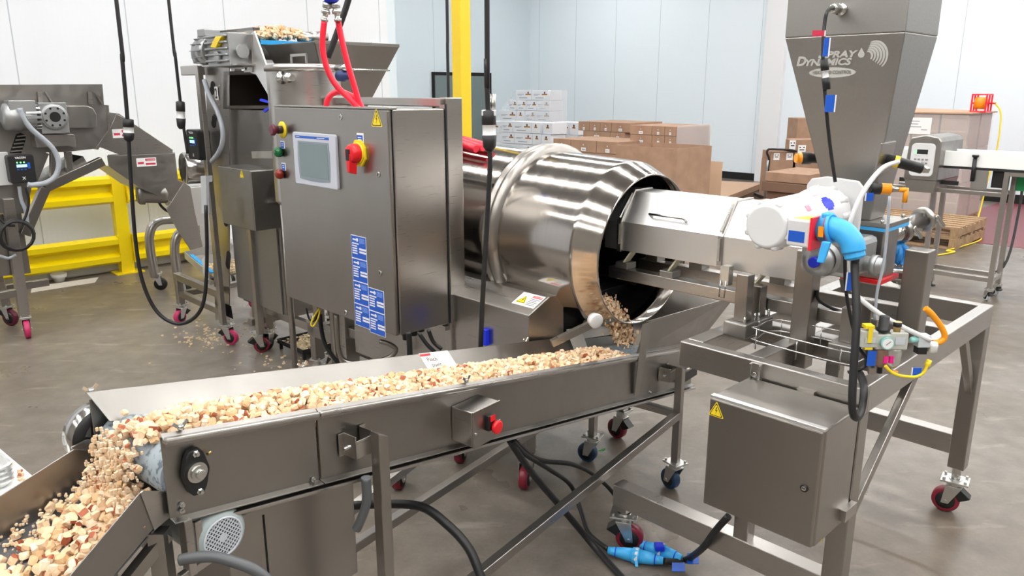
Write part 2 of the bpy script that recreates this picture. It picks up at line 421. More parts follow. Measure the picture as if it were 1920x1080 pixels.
# ================================================================== BELT CONVEYOR (foreground)
def czt(x): return 1.218 - .1853*x       # top edge of the near side plate
def conveyor():
    L = 2.86; H = .215; Wd = .365
    T = thing(C, 'belt_conveyor', 'long stainless inclined belt conveyor carrying bread pieces from the drum', 'conveyor', (1.4, .18, 0))
    def side(y0, y1, x0, x1):
        return [(x0,y0,czt(x0)), (x1,y0,czt(x1)), (x1,y0,czt(x1)-H), (x0,y0,czt(x0)-H)], (0, y1-y0, 0)
    # near plate in two lengths, joined at a welded seam
    for x0, x1 in ((0, .435), (.438, L)):
        mb = MB(); p, d = side(0, .004, x0, x1); mb.slab(p, d)
        mb.slab([(x0,-.022,czt(x0)-.014), (x1,-.022,czt(x1)-.014), (x1,.0,czt(x1)+.006), (x0,.0,czt(x0)+.006)], (0,.0,.004))
        mb.slab([(x0,-.018,czt(x0)-.013), (x1,-.018,czt(x1)-.013), (x1,-.018,czt(x1)-.020), (x0,-.018,czt(x0)-.020)], (0,-.003,0))
        mb.slab([(x0,-.022,czt(x0)-H), (x1,-.022,czt(x1)-H), (x1,.004,czt(x1)-H+.005), (x0,.004,czt(x0)-H+.005)], (0,0,-.004))
        part(T, 'side_plate', mb, M_dull, bevel=.0015)
        lp = MB(); lp.bar((x0,-.014,czt(x0)-.006), (x1,-.014,czt(x1)-.006), .022, .015); part(T, 'top_lip', lp, M_steel, bevel=.005)
    # under rail; a black strip paints the shadow in the gap above it
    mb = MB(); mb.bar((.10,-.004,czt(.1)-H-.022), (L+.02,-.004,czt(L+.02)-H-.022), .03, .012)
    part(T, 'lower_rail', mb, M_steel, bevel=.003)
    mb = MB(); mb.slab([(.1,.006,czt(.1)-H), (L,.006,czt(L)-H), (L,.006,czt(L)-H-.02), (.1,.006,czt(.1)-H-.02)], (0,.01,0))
    part(T, 'gap_shadow', mb, M_black)
    # far plate with its flared wing
    mb = MB(); p, d = side(Wd, Wd+.004, -.0, L); mb.slab(p, d)
    part(T, 'side_plate', mb, M_dull, bevel=.0015)
    mb = MB()
    x0, x1 = .0, 2.30
    mb.slab([(x0+.02,Wd-.055,czt(x0)-.055), (x1,Wd-.055,czt(x1)-.055), (x1,Wd+.012,czt(x1)+.015), (x0-.0,Wd+.012,czt(x0)+.015)], (0,-.003,.003))
    mb.slab([(x0-.0,Wd+.012,czt(x0)+.015), (x1,Wd+.012,czt(x1)+.015), (x1,Wd+.022,czt(x1)+.010), (x0-.0,Wd+.022,czt(x0)+.010)], (0,0,.003))
    part(T, 'guide_wing', mb, M_dull, bevel=.001)
    # belt and pulleys
    mb = MB(); zb = .055
    mb.slab([(.07,.02,czt(0.07)-zb+.012), (L-.05,.02,czt(L-.05)-zb), (L-.05,Wd-.02,czt(L-.05)-zb), (.07,Wd-.02,czt(0.07)-zb+.012)], (0,0,-.006))
    mb.slab([(.07,.02,czt(0)-zb-.132), (L-.05,.02,czt(L-.05)-zb-.11), (L-.05,Wd-.02,czt(L-.05)-zb-.11), (.07,Wd-.02,czt(0)-zb-.132)], (0,0,-.005))
    mb.lathe((.068,.022,czt(0)-zb-.068), (0,1,0), [(0,.070),(Wd-.044,.070)], 32)
    part(T, 'belt', mb, M_beltw)
    mb = MB(); mb.cyl((.068,-.004,czt(0)-zb-.068), (.068,Wd+.04,czt(0)-zb-.068), .013); part(T, 'head_shaft', mb, M_bolt)
    mb = MB(); c0 = (.03,Wd+.012,czt(0)-.118); mb.lathe(c0, (0,1,0), [(0,.05),(0,.082),(.030,.085),(.055,.085),(.058,.08),(.058,.02)], 36, mats=[1,0,0,0,0])
    part(T, 'drive_cover', mb, [M_pol, M_black], 'round polished cover at the far end of the head pulley')
    # flange bearing on the near plate
    bx, bz = .068, czt(0)-.110
    mb = MB(); pts = []
    for k in range(28):
        g = 2*math.pi*k/28; rr = .034 + .028*abs(math.sin(g))**5
        if abs(math.sin(g)) > .93: rr = .060
        pts.append((bx+rr*math.cos(g)*1.0, -.004, bz+rr*math.sin(g)))
    mb.slab(pts, (0,-.018,0)); b = part(T, 'flange_bearing', mb, M_blackm, bevel=.003)
    mb = MB().lathe((bx,-.020,bz), (0,-1,0), [(0,.026),(.005,.026),(.006,.019),(.012,.019),(.013,.012),(.022,.012),(.023,.010)], 20, smooth=False); part(b, 'inner_ring', mb, M_bolt)
    for s in (-1, 1): part(b, 'bolt', MB().lathe((bx,-.020,bz+s*.050), (0,-1,0), [(0,.009),(.007,.009),(.009,.005),(.016,.005)], 6, smooth=False), M_bolt)
    part(b, 'grease_fitting', MB().cyl((bx+.036,-.01,bz+.03), (bx+.045,-.016,bz+.036), .004, n=6), M_brass)
    # wing nuts along the guide
    for x, y in ((.015, Wd+.02), (.68, Wd+.02), (1.90, Wd+.018), (2.35, Wd+.02), (.05, -.002), (1.06, -.004)):
        z = czt(x)+.012; mb = MB(); mb.cyl((x,y,z), (x,y,z+.012), .008, n=8)
        for s in (-1, 1): mb.bar((x+s*.004,y,z+.006), (x+s*.018,y,z+.020), .004, .008)
        part(T, 'wing_nut', mb, M_bolt)
    # weld seam and small studs
    part(T, 'weld_seam', MB().slab([(.4365,-.002,czt(.43)-.03), (.4395,-.002,czt(.43)-.03), (.4395,-.002,czt(.44)-H+.01), (.4365,-.002,czt(.44)-H+.01)], (0,-.002,0)), mat('heat_tinted_weld', (.10,.06,.035), .5, .8))
    for x, dz in ((.03,-H+.035), (.028,-.195), (.41,-H+.012), (2.38,-H+.02)):
        part(T, 'bolt', MB().lathe((x,-.003,czt(x)+dz), (0,-1,0), [(0,.007),(.005,.007),(.006,.004),(.012,.004)], 6, smooth=False), M_bolt)
    # stop button box
    q0 = C.q(728, 786, y=-.0); xs = q0.x; zt = q0.z
    x1 = C.q(810, 800, y=-.09).x
    mb = MB(); bx0, bx1 = .985, 1.125; bz1, bz0 = czt(1.05)-.055, czt(1.05)-.055-.125
    mb.box(bx0, bx1, -.095, 0, bz0, bz1)
    sb = part(T, 'stop_box', mb, M_steel, 'small square stainless box on the conveyor side', bevel=.004)
    part(sb, 'lid', MB().box(bx0-.002, bx1+.002, -.101, -.095, bz0-.003, bz1+.003), M_steel_v, bevel=.002)
    cx = (bx0+bx1)/2+.012; cz = (bz0+bz1)/2-.008
    part(sb, 'button_guard', MB().box(cx-.022, cx+.012, -.116, -.1, cz-.012, cz+.044), M_black, bevel=.003)
    mb = MB().box(cx-.014, cx+.010, -.1185, -.116, cz+.022, cz+.042); part(sb, 'nameplate', mb, M_red, 'red nameplate over the stop button')
    part(sb, 'stop_button', MB().lathe((cx+.006,-.104,cz), (0,-1,0), [(0,.014),(.018,.014),(.020,.023),(.030,.024),(.034,.018)], 24), M_red, 'red mushroom stop button')
    for s in ((bx0+.008, bz0+.05), (bx1-.008, bz0+.055)): part(sb, 'lid_screw', MB().cyl((s[0],-.101,s[1]), (s[0],-.105,s[1]), .005, n=8), M_bolt)
    # leg brackets and legs
    def leg(x, y, zt, zb, brk=True, ms=M_steel_v):
        mb = MB(); w = .019
        mb.hull8([(x-w,y-w,zb),(x+w,y-w,zb),(x+w,y+w,zb),(x-w,y+w,zb)], [(x-w,y-w,zt),(x+w,y-w,zt-.02),(x+w,y+w,zt-.02),(x-w,y+w,zt)])
        return part(T, 'leg', mb, ms, bevel=.003)
    def bracket(x, y, z, s=-1):
        mb = MB()
        for dx in (-.032, .028): mb.box(x+dx, x+dx+.004, y, y+s*.055, z-.035, z+.035)
        for dx in (-.05, .028): mb.box(x+dx, x+dx+.022, y+s*.0, y+s*.004, z-.035, z+.035)
        mb.box(x-.032, x+.032, y+s*.051, y+s*.055, z-.035, z+.02)
        br = part(T, 'leg_bracket', mb, M_steel, bevel=.001)
        part(br, 'bolt', MB().cyl((x-.055,y+s*.03,z+.0), (x+.05,y+s*.03,z+.0), .006, n=6), M_bolt)
    for x, zb_ in ((.575, .20), (2.54, .20)):
        z = czt(x)-.105
        bracket(x-.02, -.004, z); leg(x+.025, -.075, z+.035, zb_)
        leg(x+.025, Wd+.06, z+.035, zb_); bracket(x-.02, Wd+.004, z, 1)
        for y in (-.075, Wd+.06):
            part(T, 'adjusting_sleeve', MB().box(x+.007, x+.043, y-.018, y+.018, .135, .24), M_dull, bevel=.002)
            caster(T, x+.025, y, .16, .055, M_blue_w, yaw=R(100 if y > 0 else 70), brake=False)
    xl, xr = .60, 2.565
    for y in (-.075, Wd+.06):
        part(T, 'brace', MB().bar((xl,y,.30), (xr-.0,y,.42), .038, .038), M_steel_v, bevel=.003)
    part(T, 'brace', MB().bar((xr,-.075,.42), (xr,Wd+.06,.42), .036, .036), M_steel_v, bevel=.003)
    part(T, 'brace', MB().bar((xl+.0,Wd+.06,.42), (1.75,Wd+.06,czt(1.75)-H-.03), .036, .036), M_steel_v, bevel=.003)
    # receiving hopper over the tail end
    mb = MB()
    A = C.q(1196, 604, y=-.0)
    def K(u, v, y): return C.q(u, v, y=y)
    x0 = 2.30
    n0 = [(2.24,-.005,czt(2.24)+.012), (L+.05,-.005,czt(L+.05)+.012)]
    pN = [Vector(n0[0]), Vector(n0[1]), K(1378,556,-.12), K(1212,603,-.03)]
    mb.slab(pN, (0,.003,.001))
    mb.slab([(2.22,-.01,czt(2.22)-.19), (2.262,-.01,czt(2.26)-.19), K(1221,603,-.035)+Vector((.0,-.004,0)), K(1203,607,-.035)+Vector((0,-.004,0))], (0,-.004,0))
    far = [Vector((2.30,Wd+.0,czt(2.3)+.0)), Vector((L+.05,Wd,czt(L)+.0)), Vector((L+.16,Wd+.14,czt(L)+.26)), Vector((2.48,Wd+.06,czt(2.4)+.14))]
    mb.slab(far, (0,-.003,.001))
    mb.slab([Vector(n0[1]), Vector((L+.05,Wd,czt(L)+.0)), Vector((L+.16,Wd+.14,czt(L)+.26)), pN[2]], (.003,0,0))
    part(T, 'receiving_hopper', mb, M_dull, bevel=.001)
    part(T, 'splash_plate', MB().slab([(2.20,Wd-.05,czt(2.2)-.04), (2.32,Wd-.05,czt(2.32)-.04), (2.32,Wd+.0,czt(2.3)+.06), (2.20,Wd+.0,czt(2.2)+.06)], (0,-.003,0)), mat('clear_splash_plate', (.7,.7,.68), .3, alpha=.55))
    part(T, 'hinge_rail', MB().bar((2.3,-.014,czt(2.3)+.004), (L+.03,-.014,czt(L)+.0), .012, .012), M_steel)
    # tail pulley take-up at the end
    mb = MB().box(2.68, 2.86, -.03, .0, czt(2.8)-.165, czt(2.8)-.115); part(T, 'take_up', mb, M_blackm)
    part(T, 'clamp_rod', MB().cyl((2.66,-.05,czt(2.7)-.10), (2.78,-.05,czt(2.78)-.09), .008), M_bolt)
    # drive motor below the head end
    mb = MB(); mc = C.q(405, 995, y=.02); mx, mz = mc.x, mc.z
    o = (mx-.005, -.02, mz)
    mb.lathe(o, (0,1,0), [(0,.045),(.0,.060),(.012,.070),(.05,.074),(.055,.069),(.24,.069),(.25,.05)], 32)
    mo = part(T, 'drive_motor', mb, M_gmotor, 'grey motor with a round fan grille under the belt head', bevel=0)
    mb = MB(); mb.lathe((o[0],-.021,o[2]), (0,-1,0), [(0,.006),(.002,.012)], 12)
    for k in range(-6, 7):
        d = k*.0085; h = math.sqrt(max(0, .050**2-d*d))
        if h > .01:
            for rot in (45, -45):
                c, s = math.cos(R(rot)), math.sin(R(rot))
                p = (o[0]+d*c-h*s, -.022, o[2]+d*s+h*c); q = (o[0]+d*c+h*s, -.022, o[2]+d*s-h*c)
                mb.bar(p, q, .0028, .0028)
    mb.tube([(o[0]+.052*math.cos(a), -.022, o[2]+.052*math.sin(a)) for a in [R(15*k) for k in range(24)]], .003, 6, 1, closed=True)
    part(mo, 'fan_grille', mb, M_lgrey)
    part(mo, 'fan_opening', MB().cyl((o[0],-.0205,o[2]), (o[0],-.0195,o[2]), .051, n=28), M_gap)
    # gearbox and brackets
    g = MB(); g.box(.0, .09, .16, .30, czt(.05)-H-.14, czt(.05)-H-.02); part(T, 'gearbox', g, M_dull, bevel=.01)
    g = MB(); g.bar((.03,-.01,czt(.03)-H), (.03,-.01,czt(.03)-H-.15), .035, .02); g.bar((.06,-.01,czt(.03)-H-.02), (.06,-.01,czt(.03)-H-.15), .012, .02)
    g.bar((.0,-.01,czt(.03)-H-.15), (.12,-.01,czt(.03)-H-.13), .02, .02); part(T, 'motor_bracket', g, M_steel, bevel=.002)
    # drive controls cabinet slung under the head end
    q1 = C.q(470, 955, y=.12); q2 = C.q(668, 1010, y=.12)
    cb = part(T, 'drive_cabinet', MB().box(q1.x-.08, q2.x, .12, .34, .46, min(czt(q2.x), 2)-H-.03), M_steel_v, 'plain stainless cabinet hung under the belt', bevel=.004)
    part(cb, 'seam', MB().box(q1.x+.035, q1.x+.04, .118, .121, .46, czt(.7)-H-.05), M_gap)
    # warning label inside the guide wing
    lx = C.q(795, 672, y=Wd-.02).x; lx2 = C.q(850, 668, y=Wd-.02).x
    mb = MB(); nrm = Vector((0,-.07,.067)).normalized()
    o0 = Vector((lx,Wd-.045,czt(lx)-.046)); xd = Vector((1,0,-.1853)).normalized(); yd = Vector((0,.067,.07)).normalized()
    plate(mb, o0-xd.cross(yd)*0+Vector((0,-.004,.004)), xd, yd, lx2-lx, .085, .001, 0)
    plate(mb, o0+Vector((0,-.0052,.0052))+yd*.071, xd, yd, (lx2-lx)*.35, .010, .0006, 2)
    text_into(mb, 'Pinch\n point.', .026, o0+Vector((0,-.0055,.0055))+yd*.045+xd*.022, xd, yd, 1)
    part(T, 'pinch_label', mb, [M_paper, M_ink, M_red], 'white label reading Pinch point')
conveyor()
# ================================================================== TUMBLE DRUM
def drum():
    ca, b0, z0 = 3.02, 2.15, 1.255; tl = R(2.5); ax = Vector((0, math.cos(tl), math.sin(tl)))
    O = Vector((ca, b0, z0))
    T = thing(M, 'coating_drum', 'huge polished stainless tumble drum with an open mouth pouring bread pieces', 'machine', (ca, 3.4, 0))
    mb = MB(); mb.lathe(O, ax, [(.10,.360),(.0,.360),(.0,.366),(.008,.368),(.016,.3715),(.024,.3745),(.106,.4065),(.114,.410),(.121,.413),(.128,.4145),(.136,.415),(.146,.415),(.40,.415),(.60,.415),(.70,.412),(.76,.408),(2.42,.408)], 96, caps=False)
    d = part(T, 'drum_shell', mb, M_drum)
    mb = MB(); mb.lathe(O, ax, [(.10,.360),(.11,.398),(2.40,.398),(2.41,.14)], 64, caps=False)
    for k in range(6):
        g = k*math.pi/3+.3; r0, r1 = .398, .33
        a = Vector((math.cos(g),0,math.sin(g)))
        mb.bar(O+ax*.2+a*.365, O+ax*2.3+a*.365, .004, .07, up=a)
    part(T, 'shaded_drum_inside', mb, M_drum_in)
    mb = MB(); mb.lathe(O, ax, [(.605,.414),(.612,.437),(.628,.452),(.645,.452),(.655,.436),(.670,.436),(.680,.447),(.692,.447),(.70,.434),(.71,.412)], 96, caps=False)
    part(T, 'riding_ring', mb, M_steel_v)
    # base frame
    for a in (2.62, 3.42):
        beam(T, 'base_rail', a-.04, a+.04, 2.50, 4.65, .36, .44, M_steel_v)
    for b in (2.56, 3.5, 4.6):
        beam(T, 'cross_rail', 2.58, 3.46, b-.03, b+.03, .38, .43, M_steel_v)
    for a in (2.62, 3.42):
        for b in (2.56, 4.6):
            leg_tube(T, a, b, .19, .36, .07)
            caster(T, a, b, .19, .062, M_red_w, yaw=R(-150 if a < 3 else 90))
    # trunnion housing beside the drum, near the ring
    hb0, hb1 = M.q(986, 600, x=2.46).y, 3.9
    zt = M.q(935, 533, x=2.62).z; zk = M.q(978, 588, x=2.48).z
    prof = [(2.48, .44), (2.48, zk), (2.62, zt), (2.72, zt+.0), (2.74, .44)]
    mb = MB().hull8([(x, hb0, z) for x, z in prof], [(x, hb1, z) for x, z in prof])
    hs = part(T, 'trunnion_housing', mb, M_steel, bevel=.004)
    p2 = [(2.74, .46), (2.74, zt-.06), (3.30, zt-.06), (3.30, .46)]
    part(T, 'roller_cover', MB().hull8([(x, hb0+.05, z) for x, z in p2], [(x, hb0+.5, z) for x, z in p2]), M_blackm, 'black cover under the drum mouth', bevel=.004)
    p3 = [(3.30, .46), (3.30, zt), (3.48, zt), (3.56, zk), (3.56, .46)]
    part(T, 'trunnion_housing', MB().hull8([(x, hb0, z) for x, z in p3], [(x, hb1, z) for x, z in p3]), M_steel, bevel=.004)
    # warning plate on the sloped face
    sd = Vector((-.14, 0, -(zt-zk))).normalized(); yd = -sd; xd = Vector((0,-1,0)); nr = xd.cross(yd)
    mb = MB(); o = Vector((2.62,hb0+.16,zt))+sd*.105+nr*.001
    plate(mb, o, xd, yd, .145, .095, .001, 0)
    warn_triangle(mb, o+xd*.012+yd*.018+nr*.001, xd, yd, .058, 1, 2)
    plate(mb, o+xd*.078+yd*.070+nr*.001, xd, yd, .06, .016, .0006, 3)
    text_into(mb, 'DANGER', .014, o+xd*.082+yd*.073+nr*.0018, xd, yd, 0)
    for k in range(5): plate(mb, o+xd*.078+yd*(.058-.011*k)+nr*.001, xd, yd, .058-.008*(k % 2), .003, .0005, 2)
    part(T, 'warning_plate', mb, [M_paper, M_yelp, M_ink, M_red], 'white warning plate with a yellow triangle')
    # white support wheel below the mouth
    wp = M.q(1112, 598, x=2.56); w = MB(); w.lathe(wp, (-.35,-1,-.1), [(0,.02),(0,.03),(.03,.034),(.034,.028),(.034,.01)], 24)
    part(T, 'thrust_roller', w, M_white, 'small white roller bearing on the drum')
    part(T, 'roller_arm', MB().bar(wp+Vector((-.0,-.0,-.02)), wp+Vector((-.16,.10,-.10)), .03, .03), M_steel)
    for v in (588, 612):
        p = M.q(1026, v, y=hb0+.04); part(T, 'cover_bolt', MB().cyl(p, p+Vector((0,-.02,0)), .006, n=6), M_bolt)
    p = M.q(1021, 578, y=hb0+.045); q = M.q(1021, 622, y=hb0+.045); part(T, 'cover_seam', MB().bar(p, q, .004, .004), M_bolt)
    # yellow-blue label low on the frame and a hook strap
    p = M.q(896, 618, x=2.44); q = M.q(907, 650, x=2.44)
    part(T, 'blue_tag', MB().box(2.455, 2.478, q.y, p.y, q.z, p.z), M_royal)
    # red cover sheet on top of the drum
drum()
rm = MB()
p0 = Vector((2.97, 3.06, 1.735))
for k, (du, w) in enumerate(((0,.02),(.05,.018),(.10,.02))):
    rm.tube([(2.78+du, 3.10, 1.70+du*.05), (2.80+du, 3.35, 1.735), (2.82+du, 3.6, 1.745), (2.80+du, 3.9, 1.75)], w, 8, 5)
single(M, 'red_hose_bundle', 'bundle of red hoses lying on top of the drum behind the grey cabinet', 'hose', rm, M_redhose, (2.85, 3.4, 1.70))

# ================================================================== MAIN CONTROL CABINET
def cabinet():
    a0, b0, b1, z0, z1 = 2.122, 2.961, 4.03, .835, 1.917; D = .335
    T = thing(M, 'control_cabinet', 'tall stainless control cabinet with a touch screen and red isolator switch', 'cabinet', (a0+.3, 3.45, 0))
    body = part(T, 'cabinet_body', MB().box(a0+.024, a0+D, b0, b1, z0, z1), M_steel, bevel=.006)
    door = part(T, 'door', MB().box(a0, a0+.020, b0+.006, b1-.004, z0+.002, z1-.003), M_steel_v, bevel=.005)
    part(T, 'door_seal', MB().box(a0+.019, a0+.026, b0+.014, b1-.014, z0+.012, z1-.012), M_black)
    part(T, 'rain_channel', MB().box(a0+.004, a0+.05, b0, b1, z1-.001, z1+.008), M_steel, bevel=.002)
    xd, yd = Vector((0,-1,0)), Vector((0,0,1)); nz = xd.cross(yd)  # faces -a
    def Q(u, v, off=0): return M.q(u, v, x=a0-off)
    # touch screen
    c = [Q(556,243), Q(636,257), Q(636,355), Q(557,343)]
    yl, yr = (c[0].y+c[3].y)/2, (c[1].y+c[2].y)/2; zt, zb = (c[0].z+c[1].z)/2, (c[2].z+c[3].z)/2
    w, h = yl-yr, zt-zb
    mb = MB(); plate(mb, (a0,yl,zb), xd, yd, w, h, .018, 0, .012)
    pn = part(door, 'touch_panel', mb, M_hmibezel, 'grey framed touch panel', bevel=.004)
    mb = MB(); n = 7
    pts = []
    sw, sh = w*.72, h*.72; ox, oz = w*.13, h*.12
    for k in range(n): t = k/(n-1); pts.append((ox+sw*t, oz+.008*math.sin(math.pi*t)*-1))
    for k in range(n): t = k/(n-1); pts.append((ox+sw+.008*math.sin(math.pi*t), oz+sh*t))
    for k in range(n): t = k/(n-1); pts.append((ox+sw*(1-t), oz+sh))
    for k in range(n): t = k/(n-1); pts.append((ox-.008*math.sin(math.pi*t), oz+sh*(1-t)))
    mb.slab([Vector((a0-.0185,yl,zb))+xd*p[0]+yd*p[1] for p in pts], nz*.001, 0)
    part(pn, 'screen_surround', mb, mat('screen_surround', (.22,.26,.31), .3))
    mb = MB(); plate(mb, (a0-.0196,yl-ox-.012,zb+oz+.012), xd, yd, sw-.024, sh-.02, .0008, 0)
    part(pn, 'screen', mb, M_screen)
    mb = MB(); plate(mb, (a0-.0185,yl-w*.07,zb+h*.895), xd, yd, w*.80, h*.045, .0008, 0)
    for t0, ww in ((.02,.12),(.66,.22)): plate(mb, (a0-.0195,yl-w*(.07+t0*.8),zb+h*.91), xd, yd, w*ww*.8, h*.013, .0004, 1)
    part(pn, 'brand_strip', mb, [M_blue, M_paper])
    # push buttons
    def button(u, v, nm, mtx, ring=None):
        p = Q(u, v); mb = MB()
        if ring: mb.lathe(p, (-1,0,0), [(0,.045),(.004,.045),(.005,.02)], 28, 1)
        mb.lathe(p, (-1,0,0), [(0,.02),(.03,.022),(.032,.018)], 24, 2)
        if ring: mb.lathe(p+Vector((-.03,0,0)), (-1,0,0), [(0,.02),(.018,.020),(.022,.030),(.034,.031),(.040,.022)], 24, 0)
        else: mb.lathe(p+Vector((-.008,0,0)), (-1,0,0), [(0,.027),(.014,.028),(.026,.024),(.034,.012),(.035,.002)], 24, 0)
        part(door, nm, mb, [mtx, M_yelp, M_black])
    button(530, 243, 'stop_button', M_dred, True); button(528, 285, 'start_button', M_green); button(530, 326, 'reset_button', M_amber)
    for u, v in ((530, 271), (532, 312)):
        p = Q(u, v); mb = MB(); plate(mb, (a0,p.y+.022,p.z-.022), xd, yd, .044, .042, .001, 0); plate(mb, (a0-.001,p.y+.019,p.z-.020), xd, yd, .034, .034, .001, 1)
        for k in range(2): plate(mb, (a0-.002,p.y+.010,p.z-.008+k*.010), xd, yd, .018, .003, .0005, 0)
        part(door, 'button_tag', mb, [M_paper, M_blue])
    # isolator
    p = Q(675, 287); mb = MB(); oct_ = [Vector((a0, p.y+.062*math.cos(R(22.5+45*k)), p.z+.068*math.sin(R(22.5+45*k)))) for k in range(8)]
    mb.slab(oct_, (-.012,0,0), 0); mb.lathe(p+Vector((-.012,0,0)), (-1,0,0), [(0,.052),(.006,.05),(.008,.03)], 28, 0)
    iso = part(door, 'isolator_plate', mb, M_yelp, 'yellow escutcheon behind the red switch', bevel=.002)
    mb = MB(); mb.lathe(p+Vector((-.018,0,0)), (-1,0,0), [(0,.047),(.03,.046),(.045,.038),(.048,.02)], 28, 0)
    mb.hull8([p+Vector((-.03,y,z)) for y, z in ((-.022,-.02),(.024,-.02),(.018,-.10),(-.010,-.10))], [p+Vector((-.07,y,z)) for y, z in ((-.018,-.0),(.020,-.0),(.013,-.088),(-.006,-.088))], 0)
    mb.box(p.x-.073, p.x-.062, p.y-.012, p.y+.016, p.z-.032, p.z+.022, 1)
    part(iso, 'isolator_handle', mb, [M_red, M_black], 'red turn handle', bevel=.003)
    p = Q(676, 260); mb = MB(); plate(mb, (a0,p.y+.030,p.z-.018), xd, yd, .058, .044, .001, 0); plate(mb, (a0-.001,p.y+.028,p.z-.018), xd, yd, .048, .034, .001, 1)
    for k in range(2): plate(mb, (a0-.002,p.y+.020,p.z-.006+k*.010), xd, yd, .03, .003, .0005, 0)
    part(door, 'switch_tag', mb, [M_paper, M_blue])
    # warning triangle, door locks
    p = Q(697, 236); mb = MB(); warn_triangle(mb, (a0-.0005,p.y+.0,p.z), xd, yd, .085, 0, 1); part(door, 'warning_triangle', mb, [M_yelp, M_ink])
    for u, v in ((639,220), (710,327), (713,512), (648,586)):
        p = Q(u, v); mb = MB(); mb.lathe(p, (-1,0,0), [(0,.014),(.003,.014),(.004,.011)], 20, 0); mb.box(p.x-.005, p.x-.004, p.y-.002, p.y+.004, p.z-.007, p.z+.007, 1)
        part(door, 'door_lock', mb, [M_bolt, M_black])
    # block of blue and white data plates
    tl, tr, br = Q(658,440), Q(687,446), Q(723,625)
    cw = (Q(658,440).y - Q(723,625).y)/2*1.0; rows = [tl.z - k*(tl.z - Q(662,607).z)/4 for k in range(5)]; rh = rows[0]-rows[1]
    for col_, r_ in ((0,0),(0,1),(0,2),(0,3),(1,2),(1,3)):
        y = tl.y - cw*col_; z = rows[r_]-rh - (.012 if col_ else 0); mb = MB()
        plate(mb, (a0,y,z+.002), xd, yd, cw, rh, .001, 1); plate(mb, (a0-.001,y-.003,z+.005), xd, yd, cw-.006, rh-.006, .0008, 0)
        for k in range(5): plate(mb, (a0-.0018,y-.010,z+rh*(.64-.105*k)), xd, yd, cw*(.44 if k == 0 else .33), rh*.055, .0005, 1)
        for k in range(2): plate(mb, (a0-.0018,y-cw*.54,z+rh*(.42-.13*k)), xd, yd, cw*.44, rh*.085, .0005, 1)
        for k in range(5): plate(mb, (a0-.0018,y-cw*.55,z+rh*(.90-.045*k)), xd, yd, cw*.36, rh*.02, .0005, 2)
        plate(mb, (a0-.0018,y-cw*.12,z+rh*.80), xd, yd, cw*.3, rh*.07, .0005, 1)
        mb.lathe(Vector((a0-.0018,y-cw*.42,z+rh*.84)), (-1,0,0), [(0,cw*.07),(.0005,cw*.07)], 12, 1)
        part(door, 'data_plate', mb, [M_blue, M_paper, mat_pale])
    # side hinge gap strip
    part(T, 'side_trim', MB().box(a0+D-.004, a0+D+.004, b0-.006, b0+.0, z0, z1+.02), M_black)
    # carrying frame: tall posts and cross rails behind the cabinet
    pa0, pa1 = a0+D+.006, a0+D+.106; ztop = M.q(860, 183, y=b0).z
    pst = [((b0-.005, b0+.055), ztop, .10), ((b1-.05, b1+.01), ztop, .10)]
    for (y0, y1), zt_, zb_ in pst:
        part(T, 'post', MB().box(pa0, pa1, y0, y1, .16, zt_), M_steel, bevel=.005)
    part(T, 'top_rail', MB().box(pa0+.02, pa1-.02, b0+.05, b1-.05, ztop-.045, ztop-.003), M_steel, bevel=.004)
    part(T, 'lower_cross_rail', MB().box(pa0+.02, pa1-.02, b0+.05, b1-.05, .52, .58), M_steel_v, bevel=.004)
    for y in (b0+.025, b1-.02):
        part(T, 'foot_rail', MB().box(pa0-.40, pa1+.02, y-.03, y+.03, .16, .22), M_steel_v, bevel=.004)
        for a in (pa0-.36, pa1-.04): caster(T, a, y, .16, .055, M_red_w, yaw=R(30))
    for z in (z1+.03, z0-.03):
        for y in (b0+.012, b1-.03): part(T, 'mounting_lug', MB().box(a0+D-.02, pa0+.01, y, y+.03, z-.012, z+.012), M_steel)
    # gland plate and cable glands underneath
    for i, a in enumerate((a0+.10, a0+.17, a0+.24)):
        part(T, 'cable_gland', MB().lathe((a, b0+.06+.03*i, z0), (0,0,-1), [(0,.028),(.02,.028),(.025,.020),(.05,.018)], 14), M_black)
mat_pale = mat('pale_blue_print', (.25,.42,.85), .5)
cabinet()
